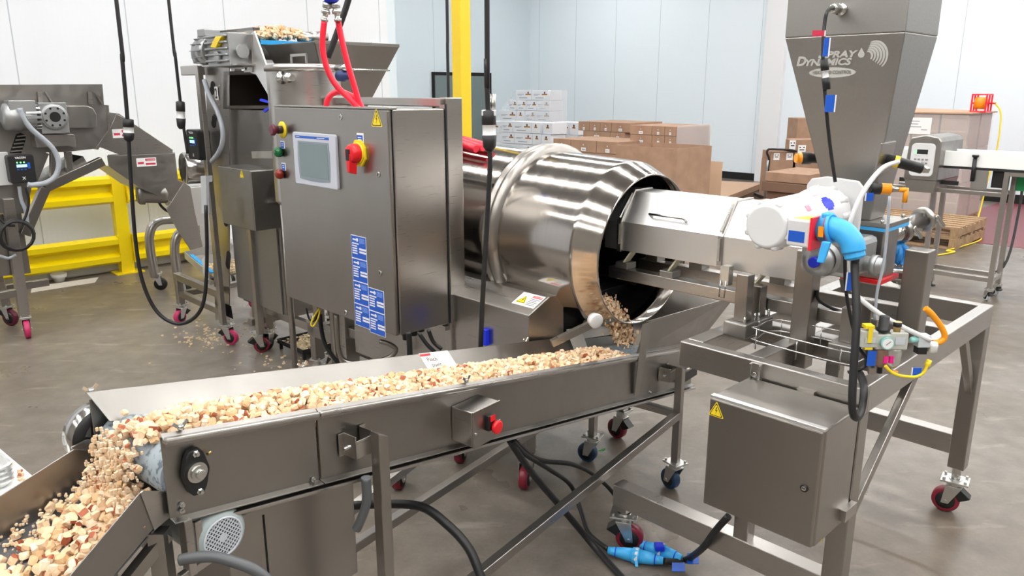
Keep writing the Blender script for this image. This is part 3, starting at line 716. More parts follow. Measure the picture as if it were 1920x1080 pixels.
# ================================================================== FEEDER STAND AND ENCLOSURE
def stand():
    A0, A1, B0, B1, Z = 2.49, 3.96, .885, 1.575, 1.05
    T = thing(M, 'feeder_stand', 'heavy square tube stainless stand on red wheels carrying the feeder', 'stand', (3.2, 1.25, 0))
    beam(T, 'top_rail', A0, A0+.05, B0, B1+.02, Z-.10, Z, M_steel)
    beam(T, 'top_rail', A0+.05, A1, B0, B0+.05, Z-.10, Z, M_steel)
    beam(T, 'top_rail', A0+.05, A1, B1-.05, B1+.02, Z-.10, Z, M_steel)
    beam(T, 'top_rail', A1-.05, A1, B0+.05, B1-.05, Z-.10, Z, M_steel)
    cra = M.q(1430, 622, z=Z)
    for a in (2.98, 3.45):
        beam(T, 'cross_rail', a-.035, a+.035, B0+.05, B1-.05, Z-.10, Z-.003, M_steel)
    beam(T, 'cross_rail', A0+.05, A1-.05, 1.27, 1.33, Z-.10, Z-.002, M_steel)
    for a, b in ((A0+.037, B0+.037), (A1-.037, B0+.037), (A1-.037, B1-.02)):
        leg_tube(T, a, b, .24, Z-.10, .072)
    leg_tube(T, A0+.037, M.q(1396, 980, x=A0+.037).y, .30, Z-.10, .06)
    # lower rails
    lb = M.q(1150, 895, x=A0).y; lz = .315
    beam(T, 'lower_rail', A0, A0+.075, B0+.07, lb, lz-.10, lz, M_steel)
    beam(T, 'lower_rail', A1-.075, A1, B0+.07, B1-.06, .31, .41, M_steel)
    part(T, 'stub_leg', MB().box(A0+.005, A0+.07, lb-.07, lb, .19, lz-.10), M_steel_v, bevel=.003)
    part(T, 'gusset', MB().bar((A1-.30,B0+.03,Z-.09), (A1-.05,B0+.03,Z-.42), .04, .03, up=(0,1,0)), M_steel_v, bevel=.003)
    part(T, 'gusset', MB().bar((A0+.60,B0+.03,Z-.09), (A0+.05,B0+.03,.52), .04, .03, up=(0,1,0)), M_steel_v, bevel=.003)
    for a, b, y in ((A1-.037, B0+.037, 100), (A1-.037, B1-.02, 60), (A0+.037, lb-.04, -60), (A0+.037, B0+.037, 45)):
        part(T, 'levelling_stem', MB().lathe((a,b,.15), (0,0,1), [(0,.03),(.03,.03),(.03,.02),(.10,.02)], 12, smooth=False), M_bolt)
        caster(T, a, b, .175, .062, M_red_w, yaw=R(y), plate_s=.12, wid=.05)
    # slotted bracket on the front rail
    bp = M.q(1419, 690, x=A0-.004)
    mb = MB(); mb.box(A0-.012, A0, bp.y-.022, bp.y+.022, Z-.085, Z-.005); mb.box(A0-.02, A0-.012, bp.y-.022, bp.y-.014, Z-.085, Z-.008); mb.box(A0-.02, A0-.012, bp.y+.014, bp.y+.022, Z-.085, Z-.008)
    k = part(T, 'hanger_bracket', mb, M_steel, bevel=.001); part(k, 'bolt', MB().cyl((A0-.014,bp.y,Z-.045), (A0-.024,bp.y,Z-.045), .010, n=6), M_bolt)
    # upright posts that carry the feeder
    p2 = M.q(1500, 640, z=Z); p3 = M.q(1700, 655, z=Z)
    for (u, v, ut, vt, w) in ((1503, 640, 1512, 462, .072), (1702, 650, 1706, 447, .082)):
        p = M.q(u, v, z=Z); ztp = Z+.1
        lo, hi = 1.1, 1.9
        for _ in range(40):
            m_ = (lo+hi)/2; d = M.q(ut, vt, x=p.x)
            break
        ztp = 1.415 if u < 1600 else 1.43
        mb = MB().hull8([(p.x-w/2,p.y-w/2,Z-.1),(p.x+w/2,p.y-w/2,Z-.1),(p.x+w/2,p.y+w/2,Z-.1),(p.x-w/2,p.y+w/2,Z-.1)], [(p.x-w/2,p.y-w/2,ztp),(p.x+w/2,p.y-w/2,ztp),(p.x+w/2,p.y+w/2,ztp),(p.x-w/2,p.y+w/2,ztp)])
        part(T, 'feeder_post', mb, M_steel_v, bevel=.004)
    # pads and short posts for the tray
    for (u, v, vt) in ((1392, 600, 490), (1418, 592, 520), (1590, 640, 535), (1620, 628, 530)):
        z_ = Z+.06; p = M.q(u, v, z=z_); b = M.q(u, vt, x=p.x)
        zt_ = {490: 1.30, 520: 1.24, 535: 1.24, 530: 1.24}[vt]
        part(T, 'pad', MB().box(p.x-.06, p.x+.05, p.y-.05, p.y+.05, Z-.0, z_), M_bead, bevel=.006)
        part(T, 'tray_post', MB().box(p.x-.026, p.x+.026, p.y-.026, p.y+.026, z_, zt_), M_steel_v, bevel=.003)
        for dx in (-.045, .035):
            part(T, 'stud', MB().cyl((p.x+dx,p.y-.035,z_), (p.x+dx,p.y-.035,z_+.03), .006, n=6), M_bolt)
    # loops of thin wire guarding the cable run
    for dz in (0,):
        mb = MB()
        y0, y1 = 1.02, 1.34
        for z in (Z+.03, Z+.075):
            mb.tube([(2.62,y1,z),(2.66,y1+.02,z),(2.80,y1,z),(2.82,y0,z),(2.78,y0-.04,z),(2.64,y0-.04,z),(2.60,y0,z)], .003, 6, 4, closed=True)
        for y in (y0, (y0+y1)/2, y1): mb.cyl((2.61,y,Z+.0), (2.61,y,Z+.078), .0025, n=6); mb.cyl((2.81,y,Z+.0), (2.81,y,Z+.078), .0025, n=6)
        part(T, 'wire_guard', mb, M_bolt)
stand()
def enclosure():
    a0, a1, b0, b1, z0, z1 = 2.205, 2.475, .885, 1.285, .585, .990
    T = thing(M, 'electrical_enclosure', 'square stainless electrical enclosure with warning triangle hung on the stand', 'cabinet', (2.34, 1.08, z0))
    part(T, 'enclosure_body', MB().box(a0+.018, a1, b0, b1, z0, z1), M_steel_v, bevel=.006)
    part(T, 'rain_lip', MB().box(a0+.008, a0+.03, b0, b1, z1-.004, z1+.006), M_bright, bevel=.002)
    part(T, 'door_gasket', MB().box(a0+.014, a0+.019, b0+.008, b1-.008, z0+.008, z1-.008), M_black)
    d = part(T, 'door', MB().box(a0, a0+.015, b0+.003, b1-.003, z0+.003, z1-.003), M_steel_v, bevel=.005)
    p = M.q(1329, 776, x=a0); mb = MB(); warn_triangle(mb, (a0-.0005,p.y,p.z), (0,-1,0), (0,0,1), .056, 0, 1); part(d, 'warning_triangle', mb, [M_yelp, M_ink])
    p = M.q(1508, 915, x=a0); mb = MB(); mb.lathe(p, (-1,0,0), [(0,.013),(.003,.013),(.004,.009)], 20, 0); mb.cyl(p+Vector((-.004,0,0)), p+Vector((-.005,0,0)), .008, n=14, m=1); mb.box(p.x-.006, p.x-.005, p.y-.005, p.y+.005, p.z-.0012, p.z+.0012, 0)
    part(d, 'door_lock', mb, [M_black, M_bolt])
    mb = MB().box(a0+.2, a1+.02, b0-.02, b0, z0+.02, z0+.06); part(T, 'hinge_lug', mb, M_steel)
    for i, y in enumerate((b0+.10, b0+.17)): part(T, 'cable_gland', MB().lathe((a0+.17,y,z0), (0,0,-1), [(0,.02),(.02,.02),(.03,.012)], 12), M_black)
    part(T, 'yellow_gland', MB().cyl((a0+.12,b0+.03,z0), (a0+.12,b0+.03,z0-.03), .013), M_yelp)
    # mounting lug to the stand
    part(T, 'mounting_lug', MB().box(a1-.005, 2.49, 1.04, 1.10, .93, 1.0), M_steel)
enclosure()

# ================================================================== VIBRATORY FEEDER
def feeder():
    ac = 3.02; T = thing(M, 'vibratory_feeder', 'long covered stainless feeder tray reaching into the drum mouth', 'machine', (ac, 1.6, 1.2))
    a0, a1 = 2.86, 3.18; zb, zs, zr = 1.275, 1.41, 1.545; bS, bE = 1.27, 2.28
    sec = [(a0,zb),(a0,zs),(2.955,zr),(3.085,zr),(a1,zs),(a1,zb)]
    def prism(b0, b1, k=0):
        g = lambda b: [(ac+(a-ac)*(1+k), b, 1.40+(z-1.40)*(1+k)) for a, z in sec]
        return MB().hull8(g(b0), g(b1))
    part(T, 'tray_cover', prism(bS, bE), M_bright, bevel=.003)
    # darker open discharge spout reaching further in
    sp = [(a0+.015,zb+.03),(a0+.015,zs),(2.965,zr-.012),(3.075,zr-.012),(a1-.015,zs),(a1-.015,zb+.03)]
    part(T, 'discharge_spout', MB().hull8([(a, bE, z) for a, z in sp], [(a, bE+.17, z) for a, z in sp]), M_dull, bevel=.002)
    for b in (2.19, 1.66):
        part(T, 'cover_band', prism(b-.012, b+.012, .05), M_steel, bevel=.002)
        lt = MB(); lt.bar((a0-.012,b,zb+.03), (a0-.012,b,zs-.01), .010, .010); lt.bar((a0-.008,b,zs+.02), (2.94,b,zr-.01), .008, .010)
        part(T, 'band_latch', lt, M_bolt)
    mb = MB(); hb = 1.94
    n = Vector((-(zr-zs),0,.095)).normalized(); m_ = Vector((2.885,0,zs+.035))
    mb.tube([m_+Vector((0,hb-.09,0)), m_+Vector((0,hb-.09,0))+n*.03, m_+Vector((0,hb+.09,0))+n*.03, m_+Vector((0,hb+.09,0))], .006, 8, 1)
    part(T, 'lid_handle', mb, M_bolt)
    # rail and leaf springs below
    for a in (2.90, 3.14):
        beam(T, 'base_bar', a-.03, a+.03, 1.0, 2.26, 1.13, 1.185, M_steel)
        for b in (2.18, 1.93, 1.52):
            sb = part(T, 'spring_block', MB().box(a-.035, a+.035, b-.035, b+.035, 1.185, 1.215), M_bead, bevel=.003)
            part(sb, 'leaf_spring', MB().bar((a,b-.0,1.21), (a,b-.05,zb+.005), .045, .008, up=(0,1,0)), mat_spring)
    for b in (1.60,):
        lt = MB(); lt.box(2.80, 2.835, b-.02, b+.02, 1.22, 1.30); lt.tube([(2.795,b-.012,1.24),(2.79,b-.012,1.17),(2.79,b+.012,1.17),(2.795,b+.012,1.24)], .003, 6, 1)
        part(T, 'toggle_clamp', lt, M_bolt)
    # slanted drive unit hanging under the far side
    dr = MB(); dr.hull8([(3.30,1.05,1.10),(3.50,1.05,1.18),(3.50,1.30,1.18),(3.30,1.30,1.10)], [(3.26,1.03,1.22),(3.46,1.03,1.30),(3.46,1.32,1.30),(3.26,1.32,1.22)])
    d = part(T, 'vibrator_drive', dr, M_bead, bevel=.006)
    for i in range(3):
        for j in range(4):
            x = 3.29+.055*j; y = 1.08+.09*i; z = 1.235+.4*(x-3.29)
            part(d, 'cap_screw', MB().cyl((x,y,z), (x-.003,y,z+.009), .006, n=6), M_bolt)
mat_spring = mat('fibreglass_spring', (.55,.52,.38), .5)
feeder()

# ================================================================== SUPPLY HOPPER
def hopper():
    T = thing(M, 'supply_hopper', 'tall tapering stainless hopper with a pale etched logo', 'hopper', (2.99, 1.22, 1.2))
    a0, a1, b0, b1, zb = 2.83, 3.15, 1.012, 1.437, 2.19
    ca, cb = 2.99, 1.165
    q0 = M.q(1580, 412, x=ca-.06); h = .065
    zbot = 1.535; hb = .075
    top = [(a0,b0,zb),(a1,b0,zb),(a1,b1,zb),(a0,b1,zb)]
    bot = [(ca-h,cb-hb,zbot),(ca+h,cb-hb,zbot),(ca+h,cb+hb,zbot),(ca-h,cb+hb,zbot)]
    mb = MB(); mb.hull8(bot, top); mb.hull8(top, [(x,y,2.85) for x, y, z in top])
    s = part(T, 'hopper_shell', mb, M_bead, bevel=.004)
    # flange and outlet box
    part(T, 'outlet_flange', MB().box(ca-.10, ca+.12, cb-.15, cb+.09, zbot-.018, zbot), M_dull, bevel=.002)
    part(T, 'gasket', MB().box(ca-.10, ca+.12, cb-.15, cb+.09, zbot-.030, zbot-.018), M_sky, 'pale blue gasket')
    part(T, 'outlet_box', MB().box(ca-.07, ca+.08, cb-.13, cb-.01, 1.32, zbot-.03), M_dull, bevel=.003)
    part(T, 'lower_flange', MB().box(ca-.085, ca+.095, cb-.145, cb+.005, 1.305, 1.32), M_red, 'red silicone gasket')
    for i in range(3):
        for x in (ca-.095, ca+.105):
            y = cb-.13+.09*i; part(T, 'flange_bolt', MB().cyl((x,y,zbot), (x,y,zbot+.012), .007, n=6), M_bolt)
    # the etched lettering on the front face; in-plane axes
    P0 = Vector(top[0]); P3 = Vector(top[3]); bm_ = (Vector(bot[0])+Vector(bot[3]))/2; tm = (P0+P3)/2
    n = (P0-P3).cross((tm-bm_)).normalized()
    if n.x > 0: n = -n
    xd = Vector((0,-1,0)); yd = (n.cross(xd)).normalized()
    if yd.z < 0: yd = -yd
    def onf(u, v):
        o, d = M.ray(u, v); o, d = Vector(o), Vector(d); t = (P0-o).dot(n)/d.dot(n); return o+d*t
    e = MB()
    def wid(u0, u1, v): return (onf(u1, v)-onf(u0, v)).length
    w1 = wid(1536, 1610, 103); w2 = wid(1494, 1602, 118)
    def line(txt, u0, u1, vbase, hpx, big=None):
        o = onf(u0, vbase); hh = (onf(u0, vbase-hpx)-o).length; 
        cu_w = wid(u0, u1, vbase)
        tmp = MB(); text_into(tmp, txt, hh*1.38, (0,0,0), (1,0,0), (0,1,0), bold=.0)
        xs = [v.x for v in tmp.v]; k = cu_w/(max(xs)-min(xs))
        text_into(e, txt, hh*1.38, o+n*.0012, xd, yd, 0, shear=.25, bold=hh*.055, sx=k*.92)
    line('PRAY', 1549, 1606, 108, 12); line('S', 1534, 1549, 109, 17)
    line('YNAMICS', 1508, 1601, 123, 12); line('D', 1493, 1509, 123, 17)
    # ellipse with the second line knocked out of it
    c = onf(1560, 136); ew = wid(1517, 1604, 136)/2; eh = (onf(1560,145)-onf(1560,126)).length/2
    ell = [c+xd*ew*math.cos(R(10*k))+yd*eh*math.sin(R(10*k)) for k in range(36)]
    e.slab(ell, n*.0008, 0)
    tw = wid(1524, 1596, 139)
    tmp = MB(); text_into(tmp, 'HEAT AND CONTROL', eh*.95, (0,0,0), (1,0,0), (0,1,0)); xs = [v.x for v in tmp.v]
    text_into(e, 'HEAT AND CONTROL', eh*.95, onf(1524, 139)+n*.0015, xd, yd, 1, sx=tw/(max(xs)-min(xs)), bold=eh*.02)
    # droplet
    c = onf(1615, 102); r = wid(1609, 1621, 104)/2*1.0
    e.slab([c+xd*r*math.cos(R(a))+yd*r*math.sin(R(a)) for a in range(-215, 36, 18)]+[c+yd*r*2.0], n*.0008, 0)
    # fan of curved blades
    c = onf(1640, 104); rr = wid(1620, 1667, 104)/2
    for k in range(6):
        cc = c - xd*rr*.0; r0 = rr*(1.0-.135*k); ce = c+xd*rr*(0-.10*k)+yd*rr*(.0)
        pts_o, pts_i = [], []
        for j in range(13):
            a = R(-52+ (112+52)*j/12); wdt = rr*.125*math.sin(math.pi*(.04+.93*j/12))**.8
            o_ = Vector((0,0,0))
            pts_o.append(ce+xd*(r0+wdt*.5)*math.cos(a)*1.02+yd*(r0+wdt*.5)*math.sin(a)*1.15)
            pts_i.append(ce+xd*(r0-wdt*.5-.002)*math.cos(a)*1.02+yd*(r0-wdt*.5-.002)*math.sin(a)*1.15)
        for j in range(12):
            e.slab([pts_i[j],pts_o[j],pts_o[j+1],pts_i[j+1]], n*.0008, 0)
    part(s, 'etched_logo', e, [M_lettering, M_bead], 'pale etched lettering reading SPRAY DYNAMICS')
    # level sensors on the side face
    sd_n = Vector((0,-1,-.3)).normalized()
    def side(u, v):  # point on the face towards the aisle
        A_, B_, C_ = Vector(bot[0]), Vector(bot[1]), Vector(top[1]); nn = (B_-A_).cross(C_-A_).normalized()
        o, d = M.ray(u, v); o, d = Vector(o), Vector(d); t = (A_-o).dot(nn)/d.dot(nn); return o+d*t, (nn if nn.y < 0 else -nn)
    p, nn = side(1655, 300); pl = [side(u, v)[0] for u, v in ((1651,268),(1677,264),(1664,318),(1636,330))]
    mb = MB(); mb.slab(pl, nn*.008); k = part(T, 'sensor_plate', mb, M_steel, bevel=.002)
    mb = MB(); d = Vector((.35,-.8,-.22)).normalized(); p = side(1660, 298)[0]
    mb.lathe(p, d, [(0,.019),(.028,.019),(.029,.022),(.046,.022),(.047,.019),(.125,.0185),(.128,.015),(.14,.012),(.15,.009)], 20, 0, mats=[0,0,1,0,0,0,2,2])
    part(k, 'level_sensor', mb, [M_black, M_yelp, M_bolt], 'black and yellow cylindrical level sensor')
    p = side(1632, 352)[0]; d2 = Vector((.55,-.8,-.05)).normalized()
    mb = MB().lathe(p, d2, [(0,.022),(.034,.022),(.035,.020),(.068,.020),(.070,.011),(.088,.010),(.095,.008)], 18, mats=[0,0,1,1,2,2])
    part(T, 'level_sensor', mb, [M_black, M_orange, M_bolt], 'short black and orange level sensor')
    hv = p+d2*.095; mb = MB(); mb.cyl(hv, hv+Vector((.014,-.02,0)), .009, n=10); mb.cyl(hv+Vector((.014,-.02,.007)), hv+Vector((.014,-.02,-.045)), .0085, n=10); part(T, 'elbow_plug', mb, M_orange, 'orange elbow plug')
    p = M.q(1492, 297, x=2.93); mb = MB(); mb.lathe(p+Vector((.01,.0,0)), (.75,-.66,0), [(0,.016),(.012,.018),(.014,.024),(.05,.024),(.06,.02),(.14,.02)], 20, mats=[1,1,0,0,0])
    mb.lathe(p+Vector((.01,0,0)), (-.75,.66,0), [(0,.019),(.006,.017)], 20, 1)
    part(T, 'level_sensor', mb, [M_black, M_orange], 'black level sensor with a round orange end at the left of the hopper')
    p = M.q(1578, 18, x=a0); mb = MB(); mb.lathe(p, (-1,0,0), [(0,.022),(.012,.022),(.013,.014),(.045,.014),(.05,.018),(.07,.016),(.075,.01)], 14); part(T, 'probe_fitting', mb, M_bolt)
    return p
probe = hopper()

# ================================================================== FEEDER MOTOR
def motor():
    b, z = 1.175, 1.580; a0, a1 = 2.29, 2.775
    T = thing(M, 'feeder_motor', 'white enamelled drive motor in front of the tall hopper', 'motor', (2.55, b, z-.1))
    mb = MB()
    mb.lathe((a0,b,z), (1,0,0), [(0,.060),(.0,.066),(.010,.073),(.03,.077),(.033,.081),(.34,.084),(.343,.092),(.40,.094),(.44,.09),(.475,.075)], 40)
    part(T, 'motor_body', mb, M_whitep)
    mb = MB()
    for k in range(8):
        g = R(22.5+45*k); c = Vector((a0+.02, b+.072*math.cos(g), z+.072*math.sin(g)))
        mb.lathe(c+Vector((-.012,0,0)), (1,0,0), [(0,.006),(.004,.012),(.05,.014)], 10)
    part(T, 'end_bell_lugs', mb, M_whitep)
    mb = MB()
    for k in range(10):
        g = R(36*k); c = Vector((2.655, b+.085*math.cos(g), z+.085*math.sin(g))); mb.lathe(c, (1,0,0), [(0,.007),(.003,.014),(.06,.016)], 8)
    part(T, 'flange_lugs', mb, M_whitep)
    pl = MB(); pts = [(b-.105,z-.14),(b-.105,z+.09),(b-.085,z+.112),(b+.03,z+.120),(b+.085,z+.108),(b+.10,z+.085),(b+.10,z-.14)]
    pl.slab([(a1,y,zz) for y, zz in pts], (.014,0,0)); part(T, 'motor_plate', pl, M_white, bevel=.004)
    # terminal box and plug
    bx = MB().box(2.285, 2.39, 1.025, 1.100, 1.530, 1.615); jb = part(T, 'terminal_box', bx, M_white, bevel=.006)
    mb = MB(); plate(mb, (2.285-.0005, 1.093, 1.545), (0,-1,0), (0,0,1), .052, .034, .001, 0); part(jb, 'box_label', mb, M_blue)
    mb = MB(); mb.slab([(2.30,1.035,1.6155),(2.38,1.035,1.6155),(2.36,1.08,1.6155),(2.30,1.09,1.6155)], (0,0,.001)); part(jb, 'caution_label', mb, M_yelp)
    mb = MB(); mb.lathe((2.56,b-.05,z+.09), (.0,-.45,.9), [(0,.04),(.001,.04)], 20); 
    # round blue logo and small flag on the body
    def onb(a, ang, w, h, m, t=.0015):
        n_ = 6; vs = []
        e = MB()
        for k in range(n_):
            g0 = ang - h/2/.083 + h/.083*k/n_; g1 = ang - h/2/.083 + h/.083*(k+1)/n_
            for s_ in range(1):
                def P(a_, g, r_): return (a_, b+r_*math.cos(g), z+r_*math.sin(g))
                rr = .0828
                f = 1.0 if m != 0 else math.sqrt(max(.05, 1-((k+.5)/n_*2-1)**2))
                e.slab([P(a-w/2*f,g0,rr), P(a+w/2*f,g0,rr), P(a+w/2*f,g1,rr), P(a-w/2*f,g1,rr)], Vector(P(a,g0,rr+t))-Vector(P(a,g0,rr)))
        return e
    part(T, 'round_emblem', onb(2.59, R(142), .075, .05, 0), M_royal)
    part(T, 'flag_label', onb(2.44, R(143), .03, .02, 1), mat('pink_print', (.7,.3,.4), .5))
    part(T, 'flag_label', onb(2.56, R(110), .045, .012, 1), mat('pale_pink_print', (.7,.5,.6), .5))
    return b, z
mb_, mz_ = motor()
def plug():
    X = 2.338
    T = thing(M, 'power_plug', 'sky blue elbow power plug on the white feeder motor', 'plug', (X, 1.0, 1.5))
    part(T, 'gasket', MB().box(2.280, 2.395, 1.017, 1.0255, 1.524, 1.625), M_redhose, 'red gasket')
    S, E1, E2, E3, E4 = [M.q(u, v, x=X) for u, v in ((1531,428),(1558,428),(1583,437),(1597,455),(1601,472))]
    S.y = 1.017; d = (E1-S).normalized()
    part(T, 'inlet', MB().lathe(S, d, [(0,.040),(.030,.040),(.031,.045),(.040,.045),(.041,.039),((E1-S).length+.005,.038)], 24), M_sky)
    part(T, 'rating_label', MB().box(S.x-.043, S.x-.039, S.y-.028, S.y-.012, S.z-.018, S.z+.014), M_orange)
    part(T, 'elbow', MB().tube([E1-d*.01, E1+d*.008, E2, E3, E4], .035, 16, 5), M_sky)
    part(T, 'red_band', MB().lathe(E1-d*.006, d, [(0,.042),(.007,.042)], 20), M_redhose)
    dn = (E4-E3).normalized(); part(T, 'gland_nut', MB().lathe(E4-dn*.012, dn, [(0,.031),(.028,.031),(.036,.02)], 12, smooth=False), M_sky)
    L0 = M.q(1540, 452, x=X-.045); L1 = M.q(1530, 492, x=X-.055); w = Vector((0,-.028,0))
    part(T, 'release_lever', MB().hull8([L0, L0+w, L1+w*.8, L1], [L0+Vector((.014,0,0)), L0+w+Vector((.014,0,0)), L1+w*.8+Vector((.014,0,0)), L1+Vector((.014,0,0))]), M_sky, bevel=.004)
    part(T, 'upper_latch', MB().box(S.x-.02, S.x+.02, S.y-.03, S.y-.006, S.z+.036, S.z+.052), M_sky, bevel=.004)
    return E4+dn*.022
plug_end = plug()
def gearbox():
    c = M.q(1540, 487, x=2.62); T = thing(M, 'gear_reducer', 'round grey gear reducer with bright blue cap below the white motor', 'gearbox', c)
    mb = MB(); mb.lathe(c+Vector((-.05,0,0)), (1,0,0), [(0,.025),(.0,.036),(.012,.040),(.014,.052),(.03,.055),(.034,.048),(.06,.048),(.064,.060),(.16,.062),(.2,.05)], 32, mats=[0,0,0,0,1,1,0,0,0]); part(T, 'gear_housing', mb, [M_alu, M_black])
    mb = MB(); mb.lathe(c+Vector((-.052,.0,0)), (-1,0,0), [(0,.019),(.012,.019),(.014,.015)], 20); part(T, 'blue_cap', mb, M_royal)
    mb = MB(); mb.box(c.x+.02, c.x+.24, c.y-.10, c.y+.09, c.z-.06, c.z+.07); part(T, 'gear_case', mb, M_alu, bevel=.02)
    mb = MB(); mb.cyl(c+Vector((.14,-.08,-.02)), c+Vector((.14,-.16,-.02)), .028); mb.cyl(c+Vector((.14,-.12,-.02)), c+Vector((.14,-.14,-.02)), .036); part(T, 'output_coupling', mb, M_alu)
gearbox()
def sanitary():
    # clamped sanitary pipe ends projecting beyond the outlet box
    T = thing(M, 'screw_barrel', 'stainless screw barrel with clamp rings beyond the hopper outlet', 'pipe', (3.25, .95, 1.38))
    p = M.q(1640, 462, y=1.08); q = M.q(1712, 425, y=.86)
    q = Vector((3.36, 1.03, 1.505)); p = Vector((3.06, 1.12, 1.425)); d = (q-p).normalized(); L = (q-p).length
    part(T, 'barrel', MB().lathe(p, d, [(0,.038),(L-.06,.038),(L-.06,.032),(L,.032)], 24), M_pol)
    for t in (.50, .92):
        r = part(T, 'clamp_ring', MB().lathe(p+d*L*t, d, [(-.010,.038),(-.010,.050),(.010,.050),(.010,.038)], 24), M_steel)
        w = p+d*L*t+Vector((0,-.045,.02)); part(r, 'wing_nut', MB().bar(w, w+Vector((.03,-.025,-.045)), .010, .018), M_bolt, bevel=.004)
    p2 = Vector((3.06,1.10,1.315)); q2 = Vector((3.30,1.02,1.28)); d = (q2-p2).normalized(); L = (q2-p2).length
    part(T, 'lower_barrel', MB().lathe(p2, d, [(0,.032),(L*.5,.032),(L*.5,.040),(L*.55,.040),(L*.55,.032),(L,.032)], 22), M_pol)
    rr = part(T, 'clamp_ring', MB().lathe(p2+d*L*.62, d, [(-.01,.032),(-.01,.044),(.01,.044),(.01,.032)], 22), M_steel)
sanitary()
# ================================================================== helpers for traced sheet metal
def tr(par, name, fr, pts, d, m, label=None, bevel=0, **fix):
    mb = MB(); mb.slab([fr.q(u, v, **fix) for u, v in pts], d); return part(par, name, mb, m, label, bevel)
def onv(fr, v, x, y):
    lo, hi = -1.0, 7.0
    p = fr.world((x, y, 0)); c, s = math.cos(PITCH), math.sin(PITCH)
    for _ in range(50):
        m_ = (lo+hi)/2; z = m_-CAM_Z; dd = p.y*c - z*s; vv = 540+F_PX*(-(z*c)-p.y*s)/dd
        if vv > v: lo = m_
        else: hi = m_
    return m_
def danger_label(par, fr_org, xd, yd, w, h, name='danger_label'):
    mb = MB(); o = Vector(fr_org); xd = Vector(xd).normalized(); yd = Vector(yd).normalized(); n = xd.cross(yd)
    plate(mb, o, xd, yd, w, h, .001, 0)
    plate(mb, o+xd*w*.45+yd*h*.62+n*.001, xd, yd, w*.5, h*.28, .0005, 1)
    plate(mb, o+xd*w*.45+yd*h*.16+n*.001, xd, yd, w*.5, h*.22, .0005, 1)
    plate(mb, o+xd*w*.06+yd*h*.3+n*.001, xd, yd, w*.3, h*.25, .0005, 1)
    text_into(mb, 'DANGER', h*.24, o+xd*w*.5+yd*h*.66+n*.0018, xd, yd, 0)
    return part(par, name, mb, [M_paper, mat_dl], 'white and red danger label')
mat_dl = mat('danger_red', (.62,.03,.08), .5)
def vfd(par, o, xd, yd, w, h, text=True):
    """black motor drive with a small keypad"""
    o = Vector(o); xd, yd = Vector(xd).normalized(), Vector(yd).normalized(); n = xd.cross(yd)
    b = MB(); plate(b, o-n*.10, xd, yd, w, h, .10, 0, .02); k = part(par, 'motor_drive', b, M_black, 'black motor drive with lit keypad', bevel=.006)
    s = MB(); plate(s, o+xd*w*.30+yd*h*.56+n*.0006, xd, yd, w*.40, h*.10, .001, 0); part(k, 'display', s, M_lcd)
    s = MB()
    for i in range(3): s.lathe(o+xd*w*(.34+.13*i)+yd*h*.73+n*.001, n, [(0,w*.035),(.001,w*.035)], 8)
    part(k, 'indicator', s, M_led)
    s = MB(); plate(s, o+xd*w*.72+yd*h*.50+n*.0006, xd, yd, w*.10, h*.22, .001, 0)
    for i in range(3): plate(s, o+xd*w*(.30+.14*i)+yd*h*.46+n*.0006, xd, yd, w*.08, h*.04, .001, 0)
    part(k, 'keys', s, M_blue)
    s = MB(); text_into(s, 'VACON', h*.095, o+xd*w*.28+yd*h*.87+n*.001, xd, yd, 0, bold=.001); text_into(s, 'X', h*.13, o+xd*w*.46+yd*h*.12+n*.001, xd, yd, 0, bold=.0015)
    part(k, 'lettering', s, M_paper)
    return k

# ================================================================== V-SHAPED RECEIVING HOPPER AND STAND
def vhopper():
    x0, x1, y0, y1, zt = 2.70, 3.36, 4.53, 5.19, 2.30
    T = thing(M, 'dosing_hopper', 'wide V-shaped stainless hopper on a low stand behind the steel tank', 'hopper', (3.03, 4.86, 0))
    low = [(2.94,4.72,1.72),(3.08,4.72,1.72),(3.08,5.0,1.72),(2.94,5.0,1.72)]
    top = [(x0,y0,zt),(x1,y0,zt),(x1,y1,zt),(x0,y1,zt)]
    mb = MB()
    for i in range(4):
        j = (i+1) % 4; a, b, c, d = Vector(low[i]), Vector(low[j]), Vector(top[j]), Vector(top[i]); n = (b-a).cross(c-a).normalized()
        mb.slab([a,b,c,d], n*.004)
    part(T, 'hopper_shell', mb, M_dull)
    part(T, 'rim', MB().bar((x0,y0,zt), (x1,y0,zt), .006, .02).bar((x0,y0,zt), (x0,y1,zt), .02, .006), M_dull)
    part(T, 'outlet', MB().box(2.93, 3.09, 4.71, 5.01, 1.52, 1.72), M_steel_v)
    for x in (2.74, 3.32):
        for y in (4.76, 5.55):
            part(T, 'leg', MB().box(x-.03, x+.03, y-.03, y+.03, .17, 1.60), M_steel_v, bevel=.004)
            caster(T, x, y, .17, .058, M_black, yaw=R(200))
        part(T, 'stand_rail', MB().box(x-.025, x+.025, 4.79, 5.52, .30, .36), M_steel, bevel=.004)
    for y in (4.76, 5.55): part(T, 'stand_rail', MB().box(2.77, 3.29, y-.025, y+.025, .30, .36), M_steel, bevel=.004)
    part(T, 'upper_rail', MB().box(2.70, 3.36, 4.73, 4.79, 1.54, 1.60), M_steel, bevel=.004)
vhopper()
